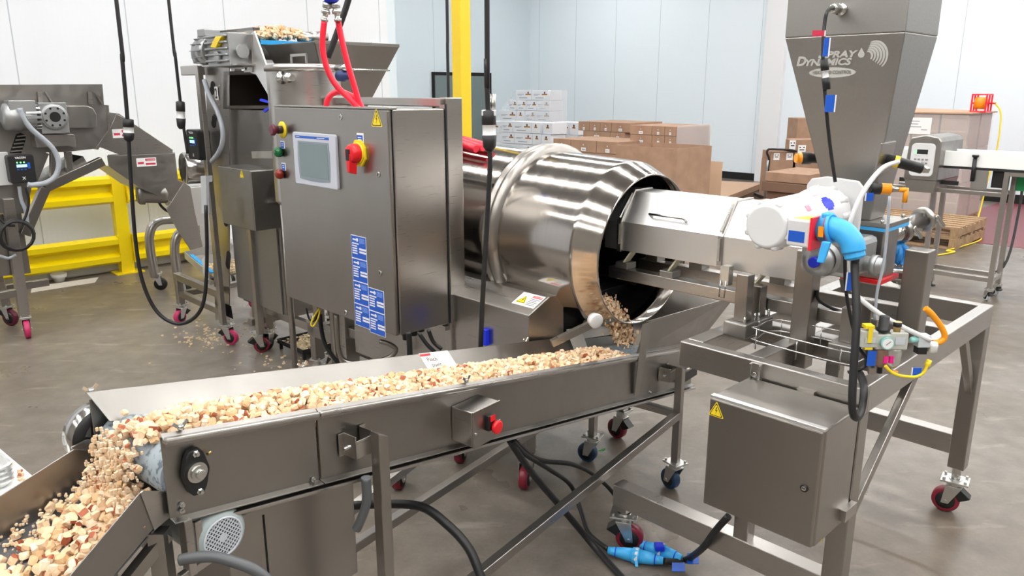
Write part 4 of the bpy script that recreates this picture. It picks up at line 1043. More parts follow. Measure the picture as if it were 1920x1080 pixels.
def catch_tray():
    mb = MB(); mb.box(2.78, 3.30, 5.10, 5.50, .05, .055)
    for a in ((2.78,2.785,5.1,5.5),(3.295,3.3,5.1,5.5),(2.78,3.3,5.1,5.105),(2.78,3.3,5.495,5.5)): mb.box(*a, .05, .085)
    for x in (2.80, 3.28):
        for y in (5.12, 5.48): mb.box(x-.01, x+.01, y-.01, y+.01, .0, .05)
    t = single(M, 'catch_tray', 'shallow dark tray of crumbs on the floor under the low stand', 'tray', mb, M_blackm, (3.04, 5.3, 0))
    c = MB(); rr = random.Random(5)
    for _ in range(500):
        p = (rr.uniform(2.79,3.29), rr.uniform(5.11,5.49), rr.uniform(.056,.075)); s = rr.uniform(.004,.010)
        c.box(p[0]-s, p[0]+s, p[1]-s, p[1]+s, p[2]-s*.6, p[2]+s*.6)
    part(t, 'crumbs', c, M_crumb, kind='stuff')
M_crumb = mat('bread_crumb', (.72,.58,.38), .8)
catch_tray()

# ================================================================== STEEL TANK
def tank():
    cx, cy, r = 2.449, 4.253, .212; T = thing(M, 'steel_tank', 'upright cylindrical polished steel tank with lid handle behind the cabinet', 'tank', (cx, cy, 0))
    zt = 2.145
    part(T, 'tank_shell', MB().lathe((cx,cy,1.25), (0,0,1), [(0,.08),(.09,r-.01),(.10,r),(.11,r),(zt-1.25-.05,r),(zt-1.25-.04,r),(zt-1.25-.035,r)], 64), M_steel)
    part(T, 'lid', MB().lathe((cx,cy,zt-.035), (0,0,1), [(0,r+.012),(.03,r+.012),(.036,r),(.040,r-.03)], 48), M_steel)
    mb = MB(); mb.box(cx-.03, cx-.02, cy-.09, cy+.09, zt+.05, zt+.065)
    for y in (-.09, .08): mb.box(cx-.03, cx-.02, cy+y, cy+y+.01, zt, zt+.06)
    part(T, 'lid_handle', mb, M_steel)
    for k in range(3):
        g = R(30+120*k); p = Vector((cx+.17*math.cos(g), cy+.17*math.sin(g), 0)); part(T, 'leg', MB().cyl(p, p+Vector((0,0,1.42)), .02), M_steel_v)
    p = M.q(548, 146, x=cx-.20); q = M.q(510, 146, x=cx-.20)
    mb = MB(); mb.lathe(p, q-p, [(0,.018),(.03,.018),(.032,.026),(.07,.026),(.072,.016),(.11,.016),(.112,.036),(.122,.036)], 16); part(T, 'side_fitting', mb, M_bolt)
    # agitator clamp and blue-black valve on the right
    p = M.q(632, 128, x=cx+.05); mb = MB(); mb.cyl(p, p+Vector((0,-.12,0)), .02); part(T, 'clamp', mb, M_bolt)
    p = M.q(640, 142, x=cx+.03); part(T, 'valve', MB().lathe(p+Vector((0,.03,0)), (.3,-1,0), [(0,.03),(.04,.032),(.042,.022),(.09,.022)], 16), mat('dark_blue_valve', (.01,.03,.12), .4))
    a = M.q(640, 130, x=cx+.08); b = M.q(730, 132, x=cx+.75); part(T, 'lever_rod', MB().cyl(a, b, .006, n=8), M_bolt)
tank()

# ================================================================== BUCKET ELEVATOR NUMBER 2
def elevator():
    T = thing(M, 'bucket_elevator', 'tall stainless elevator marked 2 with a gear motor at its head', 'elevator', (2.75, 5.6, 0))
    zt = M.q(372, 122, x=2.52).z
    part(T, 'post', MB().box(2.51, 2.55, 5.875, 5.935, .17, zt), M_steel, bevel=.005)
    yl = M.q(338, 130, x=2.52).y; part(T, 'top_arm', MB().box(2.52, 2.59, 5.93, yl, zt-.07, zt), M_steel, bevel=.005)
    part(T, 'post', MB().box(2.51, 2.57, 6.74, 6.80, .17, .45), M_steel, bevel=.005)
    part(T, 'base_rail', MB().box(2.51, 2.56, 5.93, 6.74, .39, .45), M_steel, bevel=.004)
    part(T, 'base_rail', MB().box(2.52, 2.57, 5.93, 6.74, .24, .29), M_steel_v, bevel=.004)
    part(T, 'base_rail', MB().box(3.16, 3.21, 5.56, 6.74, .24, .29), M_steel_v, bevel=.004)
    part(T, 'cross_rail', MB().box(2.57, 3.2, 6.72, 6.78, .24, .29), M_steel_v, bevel=.004)
    part(T, 'cross_rail', MB().box(2.60, 3.2, 5.54, 5.60, .22, .27), M_steel_v, bevel=.004)
    caster(T, 2.54, 6.77, .17, .058, M_pink_w, yaw=R(200)); caster(T, 2.555, 5.895, .17, .062, M_pink_w, yaw=R(-60)); caster(T, 2.63, 5.53, .17, .060, M_red_w, yaw=R(-20)); caster(T, 3.19, 6.75, .17, .06, M_pink_w); caster(T, 3.19, 5.57, .17, .06, M_pink_w)
    # slotted side plate
    sp = tr(T, 'slotted_plate', M, [(384,124),(430,124),(430,600),(404,600)], (.006,0,0), M_steel, x=2.60, bevel=.001)
    for (u, v0, v1, w) in ((398,152,178,4), (401,214,240,4), (424,390,425,4), (428,470,505,4), (426,574,590,9)):
        mb = MB(); a = M.q(u, v0, x=2.598); b = M.q(u, v1, x=2.598); hw = abs(M.q(u+w, v0, x=2.598).y-a.y)
        pts = []
        for k in range(9): g = math.pi*k/8; pts.append((2.598, a.y+hw*math.cos(g), a.z-hw+hw*math.sin(g)*1.0))
        for k in range(9): g = math.pi+math.pi*k/8; pts.append((2.598, b.y+hw*math.cos(g), b.z+hw+hw*math.sin(g)))
        mb.slab(pts, (-.001,0,0)); part(sp, 'slot', mb, M_gap)
    p = M.q(403.5, 187, x=2.592); mb = MB(); plate(mb, (2.594,p.y,p.z), (0,-1,0), (0,0,1), .055, .095, .001, 0); text_into(mb, '2', .10, (2.592,p.y-.006,p.z+.012), (0,-1,0), (0,0,1), 1, bold=.003, sx=.75)
    part(sp, 'number_plate', mb, [M_paper, M_ink], 'white plate with a black 2')
    for u, v in ((412,160),(400,196),(412,197),(400,216)): p = M.q(u, v, x=2.598); part(sp, 'screw', MB().cyl(p, p+Vector((-.004,0,0)), .006, n=6), M_bolt)
    # casing behind
    y0 = M.q(512, 250, x=2.64).y; y1 = M.q(420, 250, x=2.64).y
    zc = M.q(430, 204, x=2.64).z
    cs = part(T, 'casing', MB().box(2.64, 3.05, y0, y1, .40, zc), M_steel_v, bevel=.003)
    part(T, 'casing_cover', MB().box(2.628, 2.64, y0+.04, y1-.01, .40, 1.30), M_bead, bevel=.002)
    y_ = M.q(470, 470, x=2.62).y; part(T, 'frame_leg', MB().box(2.60, 2.65, y_-.06, y_-.01, .17, 1.35), M_steel, bevel=.003)
    # hood: four plates around an open throat
    inn = [(427,141),(478,139),(509,170),(509,198),(426,198)]; out = [(419,134),(480,132),(513,166),(513,204),(418,204)]
    qi = [M.q(u, v, x=2.60) for u, v in inn]; qo = [M.q(u, v, x=2.60) for u, v in out]
    mb = MB()
    for i in range(5):
        j = (i+1) % 5; mb.slab([qi[i], qi[j], qo[j], qo[i]], (.45,0,0))
    mb.slab([p+Vector((.44,0,0)) for p in qo], (.01,0,0))
    part(T, 'discharge_hood', mb, mat('dark_hood_steel', (.10,.08,.065), .55, .6))  # hood plates and throat share one dark brown steel
    tr(T, 'hood_side', M, [(467,66),(476,58),(514,165),(514,198),(480,140),(468,136)], (.012,0,0), M_bright, x=2.585, bevel=.002)
    # top channel and bolted flange
    f = tr(T, 'head_flange', M, [(455,66),(471,64),(473,135),(457,136)], (.012,0,0), M_steel, x=2.575, bevel=.002)
    for v in (76, 103, 129): p = M.q(460, v, x=2.574); part(f, 'bolt', MB().cyl(p, p+Vector((-.008,0,0)), .010, n=6), M_bolt)
    mb = MB(); a = [M.q(u, v, x=2.60) for u, v in ((370,62),(474,51),(474,56),(370,66))]; mb.slab(a, (.05,0,0))
    b = [M.q(u, v, x=2.60) for u, v in ((370,62),(474,51),(474,66),(468,66),(460,60),(378,68),(378,74),(370,74))]; mb.slab(b, (.006,0,0))
    part(T, 'head_channel', mb, M_steel)
    tr(T, 'head_plate', M, [(378,68),(460,58),(460,130),(384,128)], (.006,0,0), M_dull, x=2.78)
    # gear motor
    mz = M.q(400, 97, x=2.55); c = M.q(385, 97, x=2.50); d = M.q(455, 97, x=2.50)
    ms = part(T, 'motor_shelf', MB().box(2.45, 2.62, d.y, c.y-.04, M.q(420,121,x=2.5).z-.012, M.q(420,121,x=2.5).z), M_steel)
    g0 = M.q(396, 96, x=2.48); g1 = M.q(440, 96, x=2.48)
    mb = MB(); mb.lathe(c+Vector((0,.04,0)), (0,-1,0), [(0,.06),(.01,.092),(.03,.095),(.20,.095)], 24)
    for k in range(14):
        g = R(25.7*k); v = Vector((math.cos(g),0,math.sin(g))); mb.bar(c+v*.1+Vector((0,.02,0)), c+v*.1+Vector((0,-.14,0)), .004, .018, up=v)
    gm = part(T, 'gear_motor', mb, M_alu, 'finned grey gear motor')
    mb = MB(); mb.lathe(g0+Vector((-.02,.03,0)), (-.7,-.3,0), [(0,.03),(0,.085),(.03,.085),(.032,.05)], 20)
    mb.box(2.44, 2.62, g1.y, g0.y-.02, g0.z-.11, g0.z+.11)
    for k in range(5): mb.box(2.415, 2.44, g1.y+.01, g0.y-.03, g0.z-.08+.04*k, g0.z-.065+.04*k)
    mb.lathe((2.44,(g0.y+g1.y)/2-.02,g0.z-.05), (-1,0,0), [(0,.04),(.02,.04)], 18)
    part(gm, 'gearbox', mb, M_alu, bevel=.006)
    mb = MB(); mb.lathe(g1+Vector((.04,.02,0)), (0,-1,0), [(0,.03),(.04,.035),(.045,.045),(.06,.045)], 20); part(gm, 'output_flange', mb, M_alu)
    mb = MB(); mb.box(2.46, 2.58, c.y-.10, c.y+.02, c.z+.10, c.z+.15); part(gm, 'terminal_box', mb, M_alu, bevel=.006)
    rr = [M.q(u, v, x=2.41) for u, v in ((404,68),(416,68),(408,80),(404,90),(394,89),(398,78))]; mb = MB(); mb.slab(rr, (.03,0,0)); part(gm, 'tape_strip', mb, M_yelp, 'strip of yellow tape', bevel=.004)
    mb = MB(); mb.tube([c+Vector((.0,.04,.07)), M.q(366,82,x=2.48), M.q(362,100,x=2.48), M.q(367,118,x=2.50)], .016, 10); part(T, 'conduit', mb, M_conduit)
    mb = MB(); mb.tube([M.q(u, v, x=2.47) for u, v in ((383,150),(393,180),(409,212),(418,250),(413,280),(397,303))], .017, 10); part(T, 'conduit', mb, M_conduit)
    # lower electrical box with triangle
    y0 = M.q(468, 318, x=2.43).y; y1 = M.q(408, 308, x=2.43).y; z1 = onv(M, 320, 2.43, y0); z0 = onv(M, 434, 2.43, y0)
    eb = part(T, 'junction_cabinet', MB().box(2.43, 2.76, y0, y1, z0, z1), M_dull, bevel=.005)
    part(eb, 'door', MB().box(2.43, 2.76, y0-.016, y0-.002, z0+.005, z1-.005), M_dull, bevel=.003)
    p = M.q(450, 332, x=2.428); mb = MB(); warn_triangle(mb, (2.4285,p.y+.0,p.z), (0,-1,0), (0,0,1), .06, 0, 1); part(eb, 'warning_triangle', mb, [M_yelp, M_ink])
    p = M.q(500, 378, y=y0-.02); part(eb, 'latch', MB().bar(p, p+Vector((.10,-.02,0)), .02, .02), M_bolt)
    # crumbs on the lid, small bracket arm
    mb = MB(); mb.bar(M.q(478,290,x=2.66), M.q(520,290,x=2.60), .05, .05); part(T, 'support_arm', mb, M_bright)
    # blue scraper blades
    tr(T, 'scraper', M, [(488,185),(505,190),(505,194),(486,189)], (.01,0,0), M_royal, 'blue edged scraper', x=2.56)
    tr(T, 'scraper', M, [(492,207),(505,199),(505,203),(496,211)], (.01,0,0), M_royal, 'blue edged scraper', x=2.56)
    # drive and cable box on the post
    p = M.q(356, 298, x=2.47); q = M.q(371, 244, x=2.47)
    vfd(T, (2.46,p.y,p.z), (0,-1,0), (0,0,1), max(.09, p.y-q.y), q.z-p.z)
    tr(T, 'cable_box', M, [(376,330),(386,330),(388,400),(378,400)], (.05,0,0), M_lgrey, x=2.49)
    # discharge tray near the foot
    tp = part(T, 'foot_tray', MB().hull8([(2.56,6.15,.50),(2.95,6.15,.50),(2.95,6.62,.60),(2.56,6.62,.60)], [(2.56,6.15,.51),(2.95,6.15,.51),(2.95,6.62,.61),(2.56,6.62,.61)]), M_steel)
    mb = MB(); mb.slab([(2.56,6.15,.50),(2.56,6.62,.60),(2.56,6.62,.66),(2.56,6.15,.56)], (-.004,0,0)); mb.slab([(2.95,6.15,.50),(2.95,6.62,.60),(2.95,6.62,.70),(2.95,6.15,.60)], (.004,0,0)); mb.slab([(2.56,6.62,.60),(2.95,6.62,.60),(2.95,6.62,.70),(2.56,6.62,.66)], (0,.004,0)); part(tp, 'tray_wall', mb, M_bright)
    mb = MB(); rr = random.Random(3)
    for _ in range(160):
        y = rr.uniform(6.17,6.4); x = rr.uniform(2.58,2.93); s = rr.uniform(.006,.013); z = .515+(y-6.15)*.21; mb.box(x-s,x+s,y-s,y+s,z-s,z+s)
    part(tp, 'crumbs', mb, M_crumb, kind='stuff')
    part(tp, 'blue_belt_edge', MB().bar((2.60,6.18,.54), (2.60,6.58,.63), .03, .01), M_beltblue)
    part(tp, 'white_guard', MB().slab([(2.53,6.12,.50),(2.53,6.19,.50),(2.53,6.20,.66),(2.53,6.13,.70)], (.01,0,0)), M_white)
elevator()

# ================================================================== BACK FEED BELT OVER THE DOSING HOPPER
def backbelt():
    z = M.q(535, 77, y=5.25).z; x0, x1 = 2.70, 3.14; y1 = 6.3
    T = thing(M, 'feed_belt', 'high blue feed belt heaped with bread pieces above the dosing hopper', 'conveyor', (2.92, 5.8, 1.9))
    part(T, 'belt', MB().box(x0, x1, 5.24, y1, z-.03, z), M_beltblue)
    part(T, 'belt_frame', MB().box(x0+.02, x1-.02, 5.30, y1, z-.13, z-.03), M_steel_v)
    for x in (2.98, 3.10): part(T, 'leg', MB().box(x-.03, x+.03, 6.2, 6.26, 0, z-.13), M_steel_v)
    p = M.q(556, 66, y=5.30); q = M.q(604, 60, y=5.30); part(T, 'end_roller', MB().cyl((x1-.08,5.34,z+.03), (x1+.14,5.34,z+.05), .042), M_steel)
    return x0, x1, y1, z
BB = backbelt()
# ================================================================== FAR LEFT CONVEYOR
def leftconv():
    Y = 7.25; T = thing(M, 'transfer_conveyor', 'stainless transfer conveyor with gear motor and black drive at the left edge', 'conveyor', (1.4, 7.5, 0))
    D = (0, .50, 0)
    mb = MB(); mb.slab([M.q(u, v, y=Y) for u, v in ((-60,159),(192,158),(195,197),(-60,197))], (0,.006,0)); part(T, 'upper_guard', mb, M_dull)
    for u in (76, 170):
        a, b = M.q(u, 195, y=Y-.02), M.q(u-2, 172, y=Y-.02); part(T, 'guard_bracket', MB().bar(a, b, .02, .03).bar(b+Vector((.04,0,0)), a+Vector((.09,0,0)), .012, .012), M_steel)
    mb = MB(); mb.slab([M.q(u, v, y=Y) for u, v in ((-60,197),(200,197),(204,246),(182,278),(125,285),(86,286),(60,350),(48,400),(-60,400))], (0,.008,0)); part(T, 'side_plate', mb, M_dull)
    mb = MB(); mb.slab([M.q(u, v, y=Y+.5) for u, v in ((-60,197),(204,197),(206,246),(186,278),(125,285),(86,286),(-60,380))], (0,.008,0)); part(T, 'side_plate', mb, M_dull)
    e = [M.q(u, v, y=Y-.006) for u, v in ((200,197),(204,197),(207,246),(184,281),(180,278),(203,245))]; mb = MB(); mb.slab(e, (0,.5,0)); part(T, 'end_lip', mb, M_steel)
    part(T, 'belt', MB().slab([M.q(-60,215,y=Y+.02), M.q(195,215,y=Y+.02), M.q(195,222,y=Y+.02), M.q(-60,222,y=Y+.02)], (0,.46,0)), M_beltg)
    # slot with roller bars
    sl = [M.q(u, v, y=Y-.001) for u, v in ((30,252),(38,249),(48,253),(48,262),(40,287),(18,287))]; mb = MB(); mb.slab(sl, (0,-.001,0)); s = part(T, 'adjusting_slot', mb, M_gap)
    mb = MB()
    for k in range(5): mb.bar(M.q(20+3*k,284-7*k,y=Y-.006), M.q(41+2*k,282-7*k,y=Y-.006), .012, .010)
    part(s, 'belt_cleats', mb, M_steel)
    # slot cover and motor bracket
    tr(T, 'chain_cover', M, [(80,203),(118,198),(158,198),(170,202),(177,214),(177,238),(172,240),(100,240),(82,230)], (0,-.06,0), M_dull, y=Y-.001, bevel=.006)
    tr(T, 'motor_bracket', M, [(55,251),(127,250),(131,253),(133,275),(118,272),(60,275)], (0,-.14,0), M_steel, y=Y-.001, bevel=.003)
    c = M.q(30, 220, y=Y-.16); d = M.q(80, 222, y=Y-.16); dx = (d-c); L = dx.length
    mb = MB(); mb.lathe(c-dx.normalized()*.10, dx, [(0,.05),(.02,.10),(.12,.115),(.125,.10),(.13,.098),(L+.04,.095)], 24)
    for k in range(16):
        g = R(22.5*k); v = Vector((0,math.cos(g),math.sin(g))); mb.bar(c+v*.098+Vector((.05,0,0)), c+v*.098+Vector((L*.85,0,0)), .02, .004, up=v)
    gm = part(T, 'gear_motor', mb, M_alu, 'finned motor with flanged gearbox')
    c2 = M.q(100, 219, y=Y-.18); mb = MB(); mb.box(c2.x-.10, c2.x+.10, Y-.20, Y-.06, c2.z-.13, c2.z+.11); mb.lathe((c2.x,Y-.20,c2.z), (0,-1,0), [(0,.10),(.02,.10),(.022,.085),(.03,.085)], 28)
    part(gm, 'gearbox', mb, M_alu, bevel=.008)
    mb = MB(); mb.lathe((c2.x,Y-.231,c2.z), (0,-1,0), [(0,.04),(.001,.04)], 20)
    for k in range(8): g = R(22.5+45*k); mb.lathe((c2.x+.07*math.cos(g),Y-.231,c2.z+.07*math.sin(g)), (0,-1,0), [(0,.009),(.001,.009)], 8)
    part(gm, 'bore', mb, M_gap)
    mb = MB(); p = M.q(40, 203, y=Y-.2); mb.box(p.x-.09, p.x+.09, Y-.25, Y-.1, p.z-.04, p.z+.06); part(gm, 'terminal_box', mb, M_alu, bevel=.006)
    mb = MB(); mb.tube([M.q(u, v, y=Y-.26) for u, v in ((37,203),(44,222),(60,243),(85,264),(102,283),(110,305),(105,328),(88,342),(62,347),(52,346))], .020, 12); part(T, 'conduit', mb, M_conduit)
    p = M.q(20, 344, y=Y-.14); q = M.q(61, 289, y=Y-.14)
    part(T, 'drive_bracket', MB().box(p.x-.09, p.x+.03, Y-.06, Y-.02, p.z-.02, q.z+.02), M_white, bevel=.004)
    vfd(T, (p.x,Y-.16,p.z), (1,0,0), (0,0,1), q.x-p.x, q.z-p.z)
    # sloping frame
    def bars(nm, pts, w, mt=M_steel_v, y=Y+.02):
        for a, b in zip(pts[:-1], pts[1:]): part(T, nm, MB().bar(M.q(*a, y=y), M.q(*b, y=y), w, w), mt, bevel=.004)
    bars('frame_tube', [(192,302),(84,352),(46,440)], .075)
    bars('frame_tube', [(192,302),(84,352),(46,440)], .075, y=Y+.45)
    tr(T, 'drip_tray', M, [(60,350),(156,293),(164,307),(80,355)], (0,.4,0), M_steel_v, y=Y+.05)
    bars('strut', [(100,284),(100,332)], .05); bars('strut', [(127,284),(131,328)], .05)
    bars('brace', [(88,287),(64,345)], .03)
    # leg, lower rails, casters
    part(T, 'leg', MB().bar(M.q(14,372,y=Y-.02), (1.435,Y-.0,.18), .075, .075), M_steel, bevel=.004)
    part(T, 'leg', MB().bar((1.30,Y+.5,1.2), (1.41,Y+.5,.18), .075, .075), M_steel, bevel=.004)
    part(T, 'lower_rail', MB().box(.4, 1.42, Y-.03, Y+.03, .36, .42), M_steel_v, bevel=.003)
    part(T, 'lower_rail', MB().box(.4, 1.42, Y+.47, Y+.53, .30, .36), M_steel_v, bevel=.003)
    part(T, 'lower_rail', MB().box(1.38, 1.70, Y+.2, Y+.25, .36, .42), M_steel_v, bevel=.003)
    tr(T, 'lower_panel', M, [(-60,405),(40,400),(46,440),(58,512),(30,515),(-60,525)], (0,.01,0), M_steel_v, y=Y+.06)
    caster(T, 1.44, Y, .18, .075, M_pink_w, yaw=R(-100)); caster(T, 1.41, Y+.5, .18, .075, M_dred, yaw=R(-60)); caster(T, .45, Y, .30, .07, M_pink_w); caster(T, .45, Y+.5, .25, .07, M_pink_w)
    # coiled cable hung on the leg
    c = M.q(31, 441, y=Y-.14)
    mb = MB()
    for k in range(3):
        r = .125-.006*k; mb.tube([(c.x+r*math.cos(R(20*j)), Y-.14-.012*k, c.z+r*math.sin(R(20*j))) for j in range(18)], .011, 8, 1, closed=True)
    mb.tube([M.q(u, v, y=Y-.15) for u, v in ((47,349),(54,375),(50,400),(42,418))], .010, 8)
    mb.tube([M.q(u, v, y=Y-.15) for u, v in ((-20,395),(0,412),(14,422),(28,423))], .010, 8)
    part(T, 'coiled_cable', mb, M_black, 'loop of black cable')
    mb = MB(); mb.tube([M.q(u, v, y=Y-.10) for u, v in ((36,350),(40,375),(48,395),(52,420))], .014, 8); part(T, 'conduit', mb, M_conduit)
    mb = MB(); mb.tube([M.q(u, v, y=Y-.10) for u, v in ((-20,474),(0,480),(16,484),(30,478))], .012, 8); part(T, 'conduit', mb, M_conduit)
leftconv()

# ================================================================== BREADING / TRANSFER UNIT IN THE MIDDLE LEFT
def shaker():
    Y = 7.30; T = thing(M, 'transfer_hopper', 'angular stainless chute and hopper on bent pipe legs with black wheel', 'hopper', (2.8, 7.9, 0))
    tr(T, 'upper_chute', M, [(218,214),(236,222),(323,280),(323,288),(232,293),(188,276),(206,243)], (0,.012,0), M_steel, y=Y, bevel=.002)
    tr(T, 'upper_chute_back', M, [(206,211),(223,213),(236,222),(320,278),(320,288),(232,290),(190,274),(206,243)], (0,.012,0), M_dull, y=Y+.42)
    mb = MB(); a = [M.q(u, v, y=Y) for u, v in ((323,280),(323,288))]; mb.slab(a+[p+Vector((0,.42,0)) for p in a[::-1]], (.004,0,0)); part(T, 'chute_end', mb, M_steel)
    tr(T, 'lower_hopper', M, [(201,292),(328,288),(334,338),(345,342),(333,374),(322,378),(262,352),(204,312)], (0,.012,0), M_dull, y=Y-.05, bevel=.002)
    tr(T, 'lower_hopper_back', M, [(203,290),(328,286),(334,338),(330,370),(262,352),(204,312)], (0,.012,0), M_dull, y=Y+.42)
    mb = MB(); a = [M.q(u, v, y=Y-.05) for u, v in ((204,312),(262,352),(322,378))]
    for i in range(2): mb.slab([a[i], a[i+1], a[i+1]+Vector((0,.48,0)), a[i]+Vector((0,.48,0))], (0,0,.004))
    part(T, 'hopper_floor', mb, M_steel)
    tr(T, 'outlet_chute', M, [(322,378),(345,342),(357,350),(366,400),(386,486),(370,488),(332,430),(312,392)], (0,.012,0), M_steel, y=Y-.06, bevel=.002)
    tr(T, 'outlet_chute_back', M, [(322,378),(345,342),(357,350),(366,400),(386,486),(370,488),(332,430),(312,392)], (0,.012,0), M_steel, y=Y+.30)
    o = M.q(257, 313, y=Y-.052); danger_label(T, o, (1,0,0), (0,0,1), .17, .075)
    o = M.q(212, 259, y=Y-.002); danger_label(T, o, (1,0,0), (0,0,1), .17, .075)
    # polished drum of the breading unit and body box
    a = M.q(343, 316, y=Y+.10); mb = MB(); mb.lathe(a, (1,-.12,0), [(0,.02),(0,.14),(.01,.15),(.5,.15)], 32); part(T, 'polished_roller', mb, M_pol)
    mb = MB(); mb.box(a.x-.02, a.x+.5, Y+.0, Y+.45, .75, a.z-.17); part(T, 'body', mb, M_bright, bevel=.004)
    part(T, 'white_panel', MB().box(a.x+.06, a.x+.3, Y-.005, Y, .52, .75), M_bright)
    # motor
    c = M.q(258, 362, y=Y+.12); mb = MB(); mb.lathe(c, (.8,-.4,-.05), [(0,.03),(.0,.09),(.02,.105),(.06,.105),(.063,.09),(.24,.09),(.27,.05)], 28)
    g = part(T, 'motor', mb, M_dull, 'round steel motor with slotted fan cover')
    n = Vector((-.8,.4,.05)).normalized(); mb = MB()
    t1 = n.cross(Vector((0,0,1))).normalized(); t2 = t1.cross(n)
    for r in (.03, .055, .078): mb.tube([c+n*.003+(t1*math.cos(R(20*j))+t2*math.sin(R(20*j)))*r for j in range(18)], .004, 6, 1, closed=True)
    part(g, 'fan_slots', mb, M_blackm)
    mb = MB(); mb.tube([M.q(u, v, y=Y+.05) for u, v in ((296,372),(300,383),(308,392),(318,398))], .012, 8); part(T, 'motor_cable', mb, M_black)
    # bent pipe legs
    for (pts, yy) in ((((372,412),(320,412),(300,414),(286,424),(280,445),(282,470),(290,514)), 8.10), (((372,428),(350,432),(336,438),(329,452),(328,480),(336,530)), 7.75)):
        P = [M.q(u, v, y=yy) for u, v in pts]; foot = Vector((P[-1].x+.02, yy, .17)); P[-1] = Vector((P[-1].x, yy, P[-1].z)); P.append(foot)
        mb = MB(); mb.tube(P, .045, 14, 5); part(T, 'pipe_leg', mb, M_steel)
        caster(T, foot.x, foot.y, .18, .065, M_black, yaw=R(-30), brake=False)
    for (x, y) in ((3.4, 7.75), (3.4, 8.1)):
        part(T, 'pipe_leg', MB().cyl((x,y,.17), (x,y,.95), .045), M_steel); caster(T, x, y, .18, .065, M_black)
    part(T, 'cross_pipe', MB().cyl((3.0,7.75,.86), (3.4,7.75,.86), .04), M_steel); part(T, 'cross_pipe', MB().cyl((3.0,8.1,.9), (3.4,8.1,.9), .04), M_steel)
shaker()

# ================================================================== YELLOW GUARD RAIL, COLUMN, BUCKET
def guard():
    T = thing(M, 'guard_rail', 'bright yellow double steel guard rail along the left wall', 'guard rail', (2.89, 9.2, 0))
    y = 9.16
    part(T, 'post', MB().box(2.82, 2.96, y-.02, y+.10, 0, 1.12), M_yel, bevel=.006)
    part(T, 'base_plate', MB().box(2.74, 3.04, y-.10, y+.13, 0, .015), M_yel, bevel=.003)
    p = M.q(227, 333, y=y-.022); part(T, 'post_tag', MB().box(p.x-.035, p.x+.035, y-.023, y-.02, p.z-.03, p.z+.02), M_lgrey)
    part(T, 'post', MB().box(.40, .54, y-.02, y+.10, 0, 1.12), M_yel, bevel=.006); part(T, 'post', MB().box(3.60, 3.74, y-.02, y+.10, 0, 1.12), M_yel, bevel=.006)
    prof = [(0,0),(-.02,.0),(-.085,.03),(-.085,.085),(-.02,.125),(-.02,.19),(-.085,.225),(-.085,.28),(-.02,.31),(0,.31)]
    for x0, x1 in ((.54, 2.82), (2.96, 3.60)):
        for z0 in (.12, .79):
            mb = MB(); mb.hull8([(x0,y+.02+a,z0+b) for a, b in prof], [(x1,y+.02+a,z0+b) for a, b in prof]); part(T, 'rail', mb, M_yel)
            for x in (x0, x1-.01): part(T, 'end_plate', MB().box(x, x+.01, y-.07, y+.03, z0-.005, z0+.315), M_yel)
guard()
def floor_bits():
    p = M.q(112, 528, z=0); mb = MB(); mb.lathe((p.x,p.y,0), (0,0,1), [(0,.05),(.05,.058),(.052,.075),(.09,.08),(.092,.07)], 24)
    single(M, 'plastic_cup', 'small white plastic tub on the floor under the yellow rail', 'tub', mb, M_bucket, (p.x,p.y,0))
    c = M.world((6.56, 7.57, 0))
    mb = MB(); mb.box(6.56-.085, 6.56+.085, 7.57-.085, 7.57+.085, 0, 6.2)
    T = thing(M, 'steel_column', 'tall yellow square steel column behind the drum', 'column', (6.56, 7.57, 0))
    part(T, 'shaft', mb, M_ycol, bevel=.01)
    part(T, 'base_plate', MB().box(6.40, 6.72, 7.41, 7.73, 0, .02), M_ycol)
    # pale strip of dust along the wall foot
    a = [M.q(u, v, z=0) for u, v in ((60,538),(185,520),(178,530),(58,549))]
    mb = MB(); mb.slab([Vector((q.x, min(q.y,9.28), .0005)) for q in a], (0,0,.002)); single(M, 'flour_dust', 'thin pale strip of spilled dust along the left wall', 'dust', mb, mat('flour_dust', (.62,.58,.52), .9), (a[0].x,a[0].y,0), kind='stuff')
    # crumbs on the floor under the elevator
    mb = MB(); rr = random.Random(11)
    for _ in range(150):
        x = rr.gauss(2.55,.14); y = rr.gauss(6.2,.22); s = rr.uniform(.003,.010); mb.box(x-s,x+s,y-s*.8,y+s*.8,0,s*1.1)
    for _ in range(160):
        x = rr.gauss(2.9,.3); y = rr.gauss(4.9,.35); s = rr.uniform(.004,.010); mb.box(x-s,x+s,y-s*.8,y+s*.8,0,s*1.1)
    single(M, 'spilled_crumbs', 'scattered bread crumbs on the concrete under the elevator', 'crumbs', mb, M_crumb, (2.6,6.2,0), kind='stuff')
    a = W.q(1127, 845, z=0); mb = MB(); rr = random.Random(2)
    for k in range(7): x = a.x+rr.uniform(-.015,.015); y = a.y+rr.uniform(-.012,.012); mb.slab([(x,y,.001),(x+.012,y+.003,.001),(x+.009,y+.010,.004),(x-.004,y+.006,.002)], (0,0,.0015))
    single(W, 'plastic_scrap', 'tiny scrap of green plastic on the floor behind the conveyor leg', 'scrap', mb, mat('green_scrap', (.02,.3,.04), .5), a)
floor_bits()

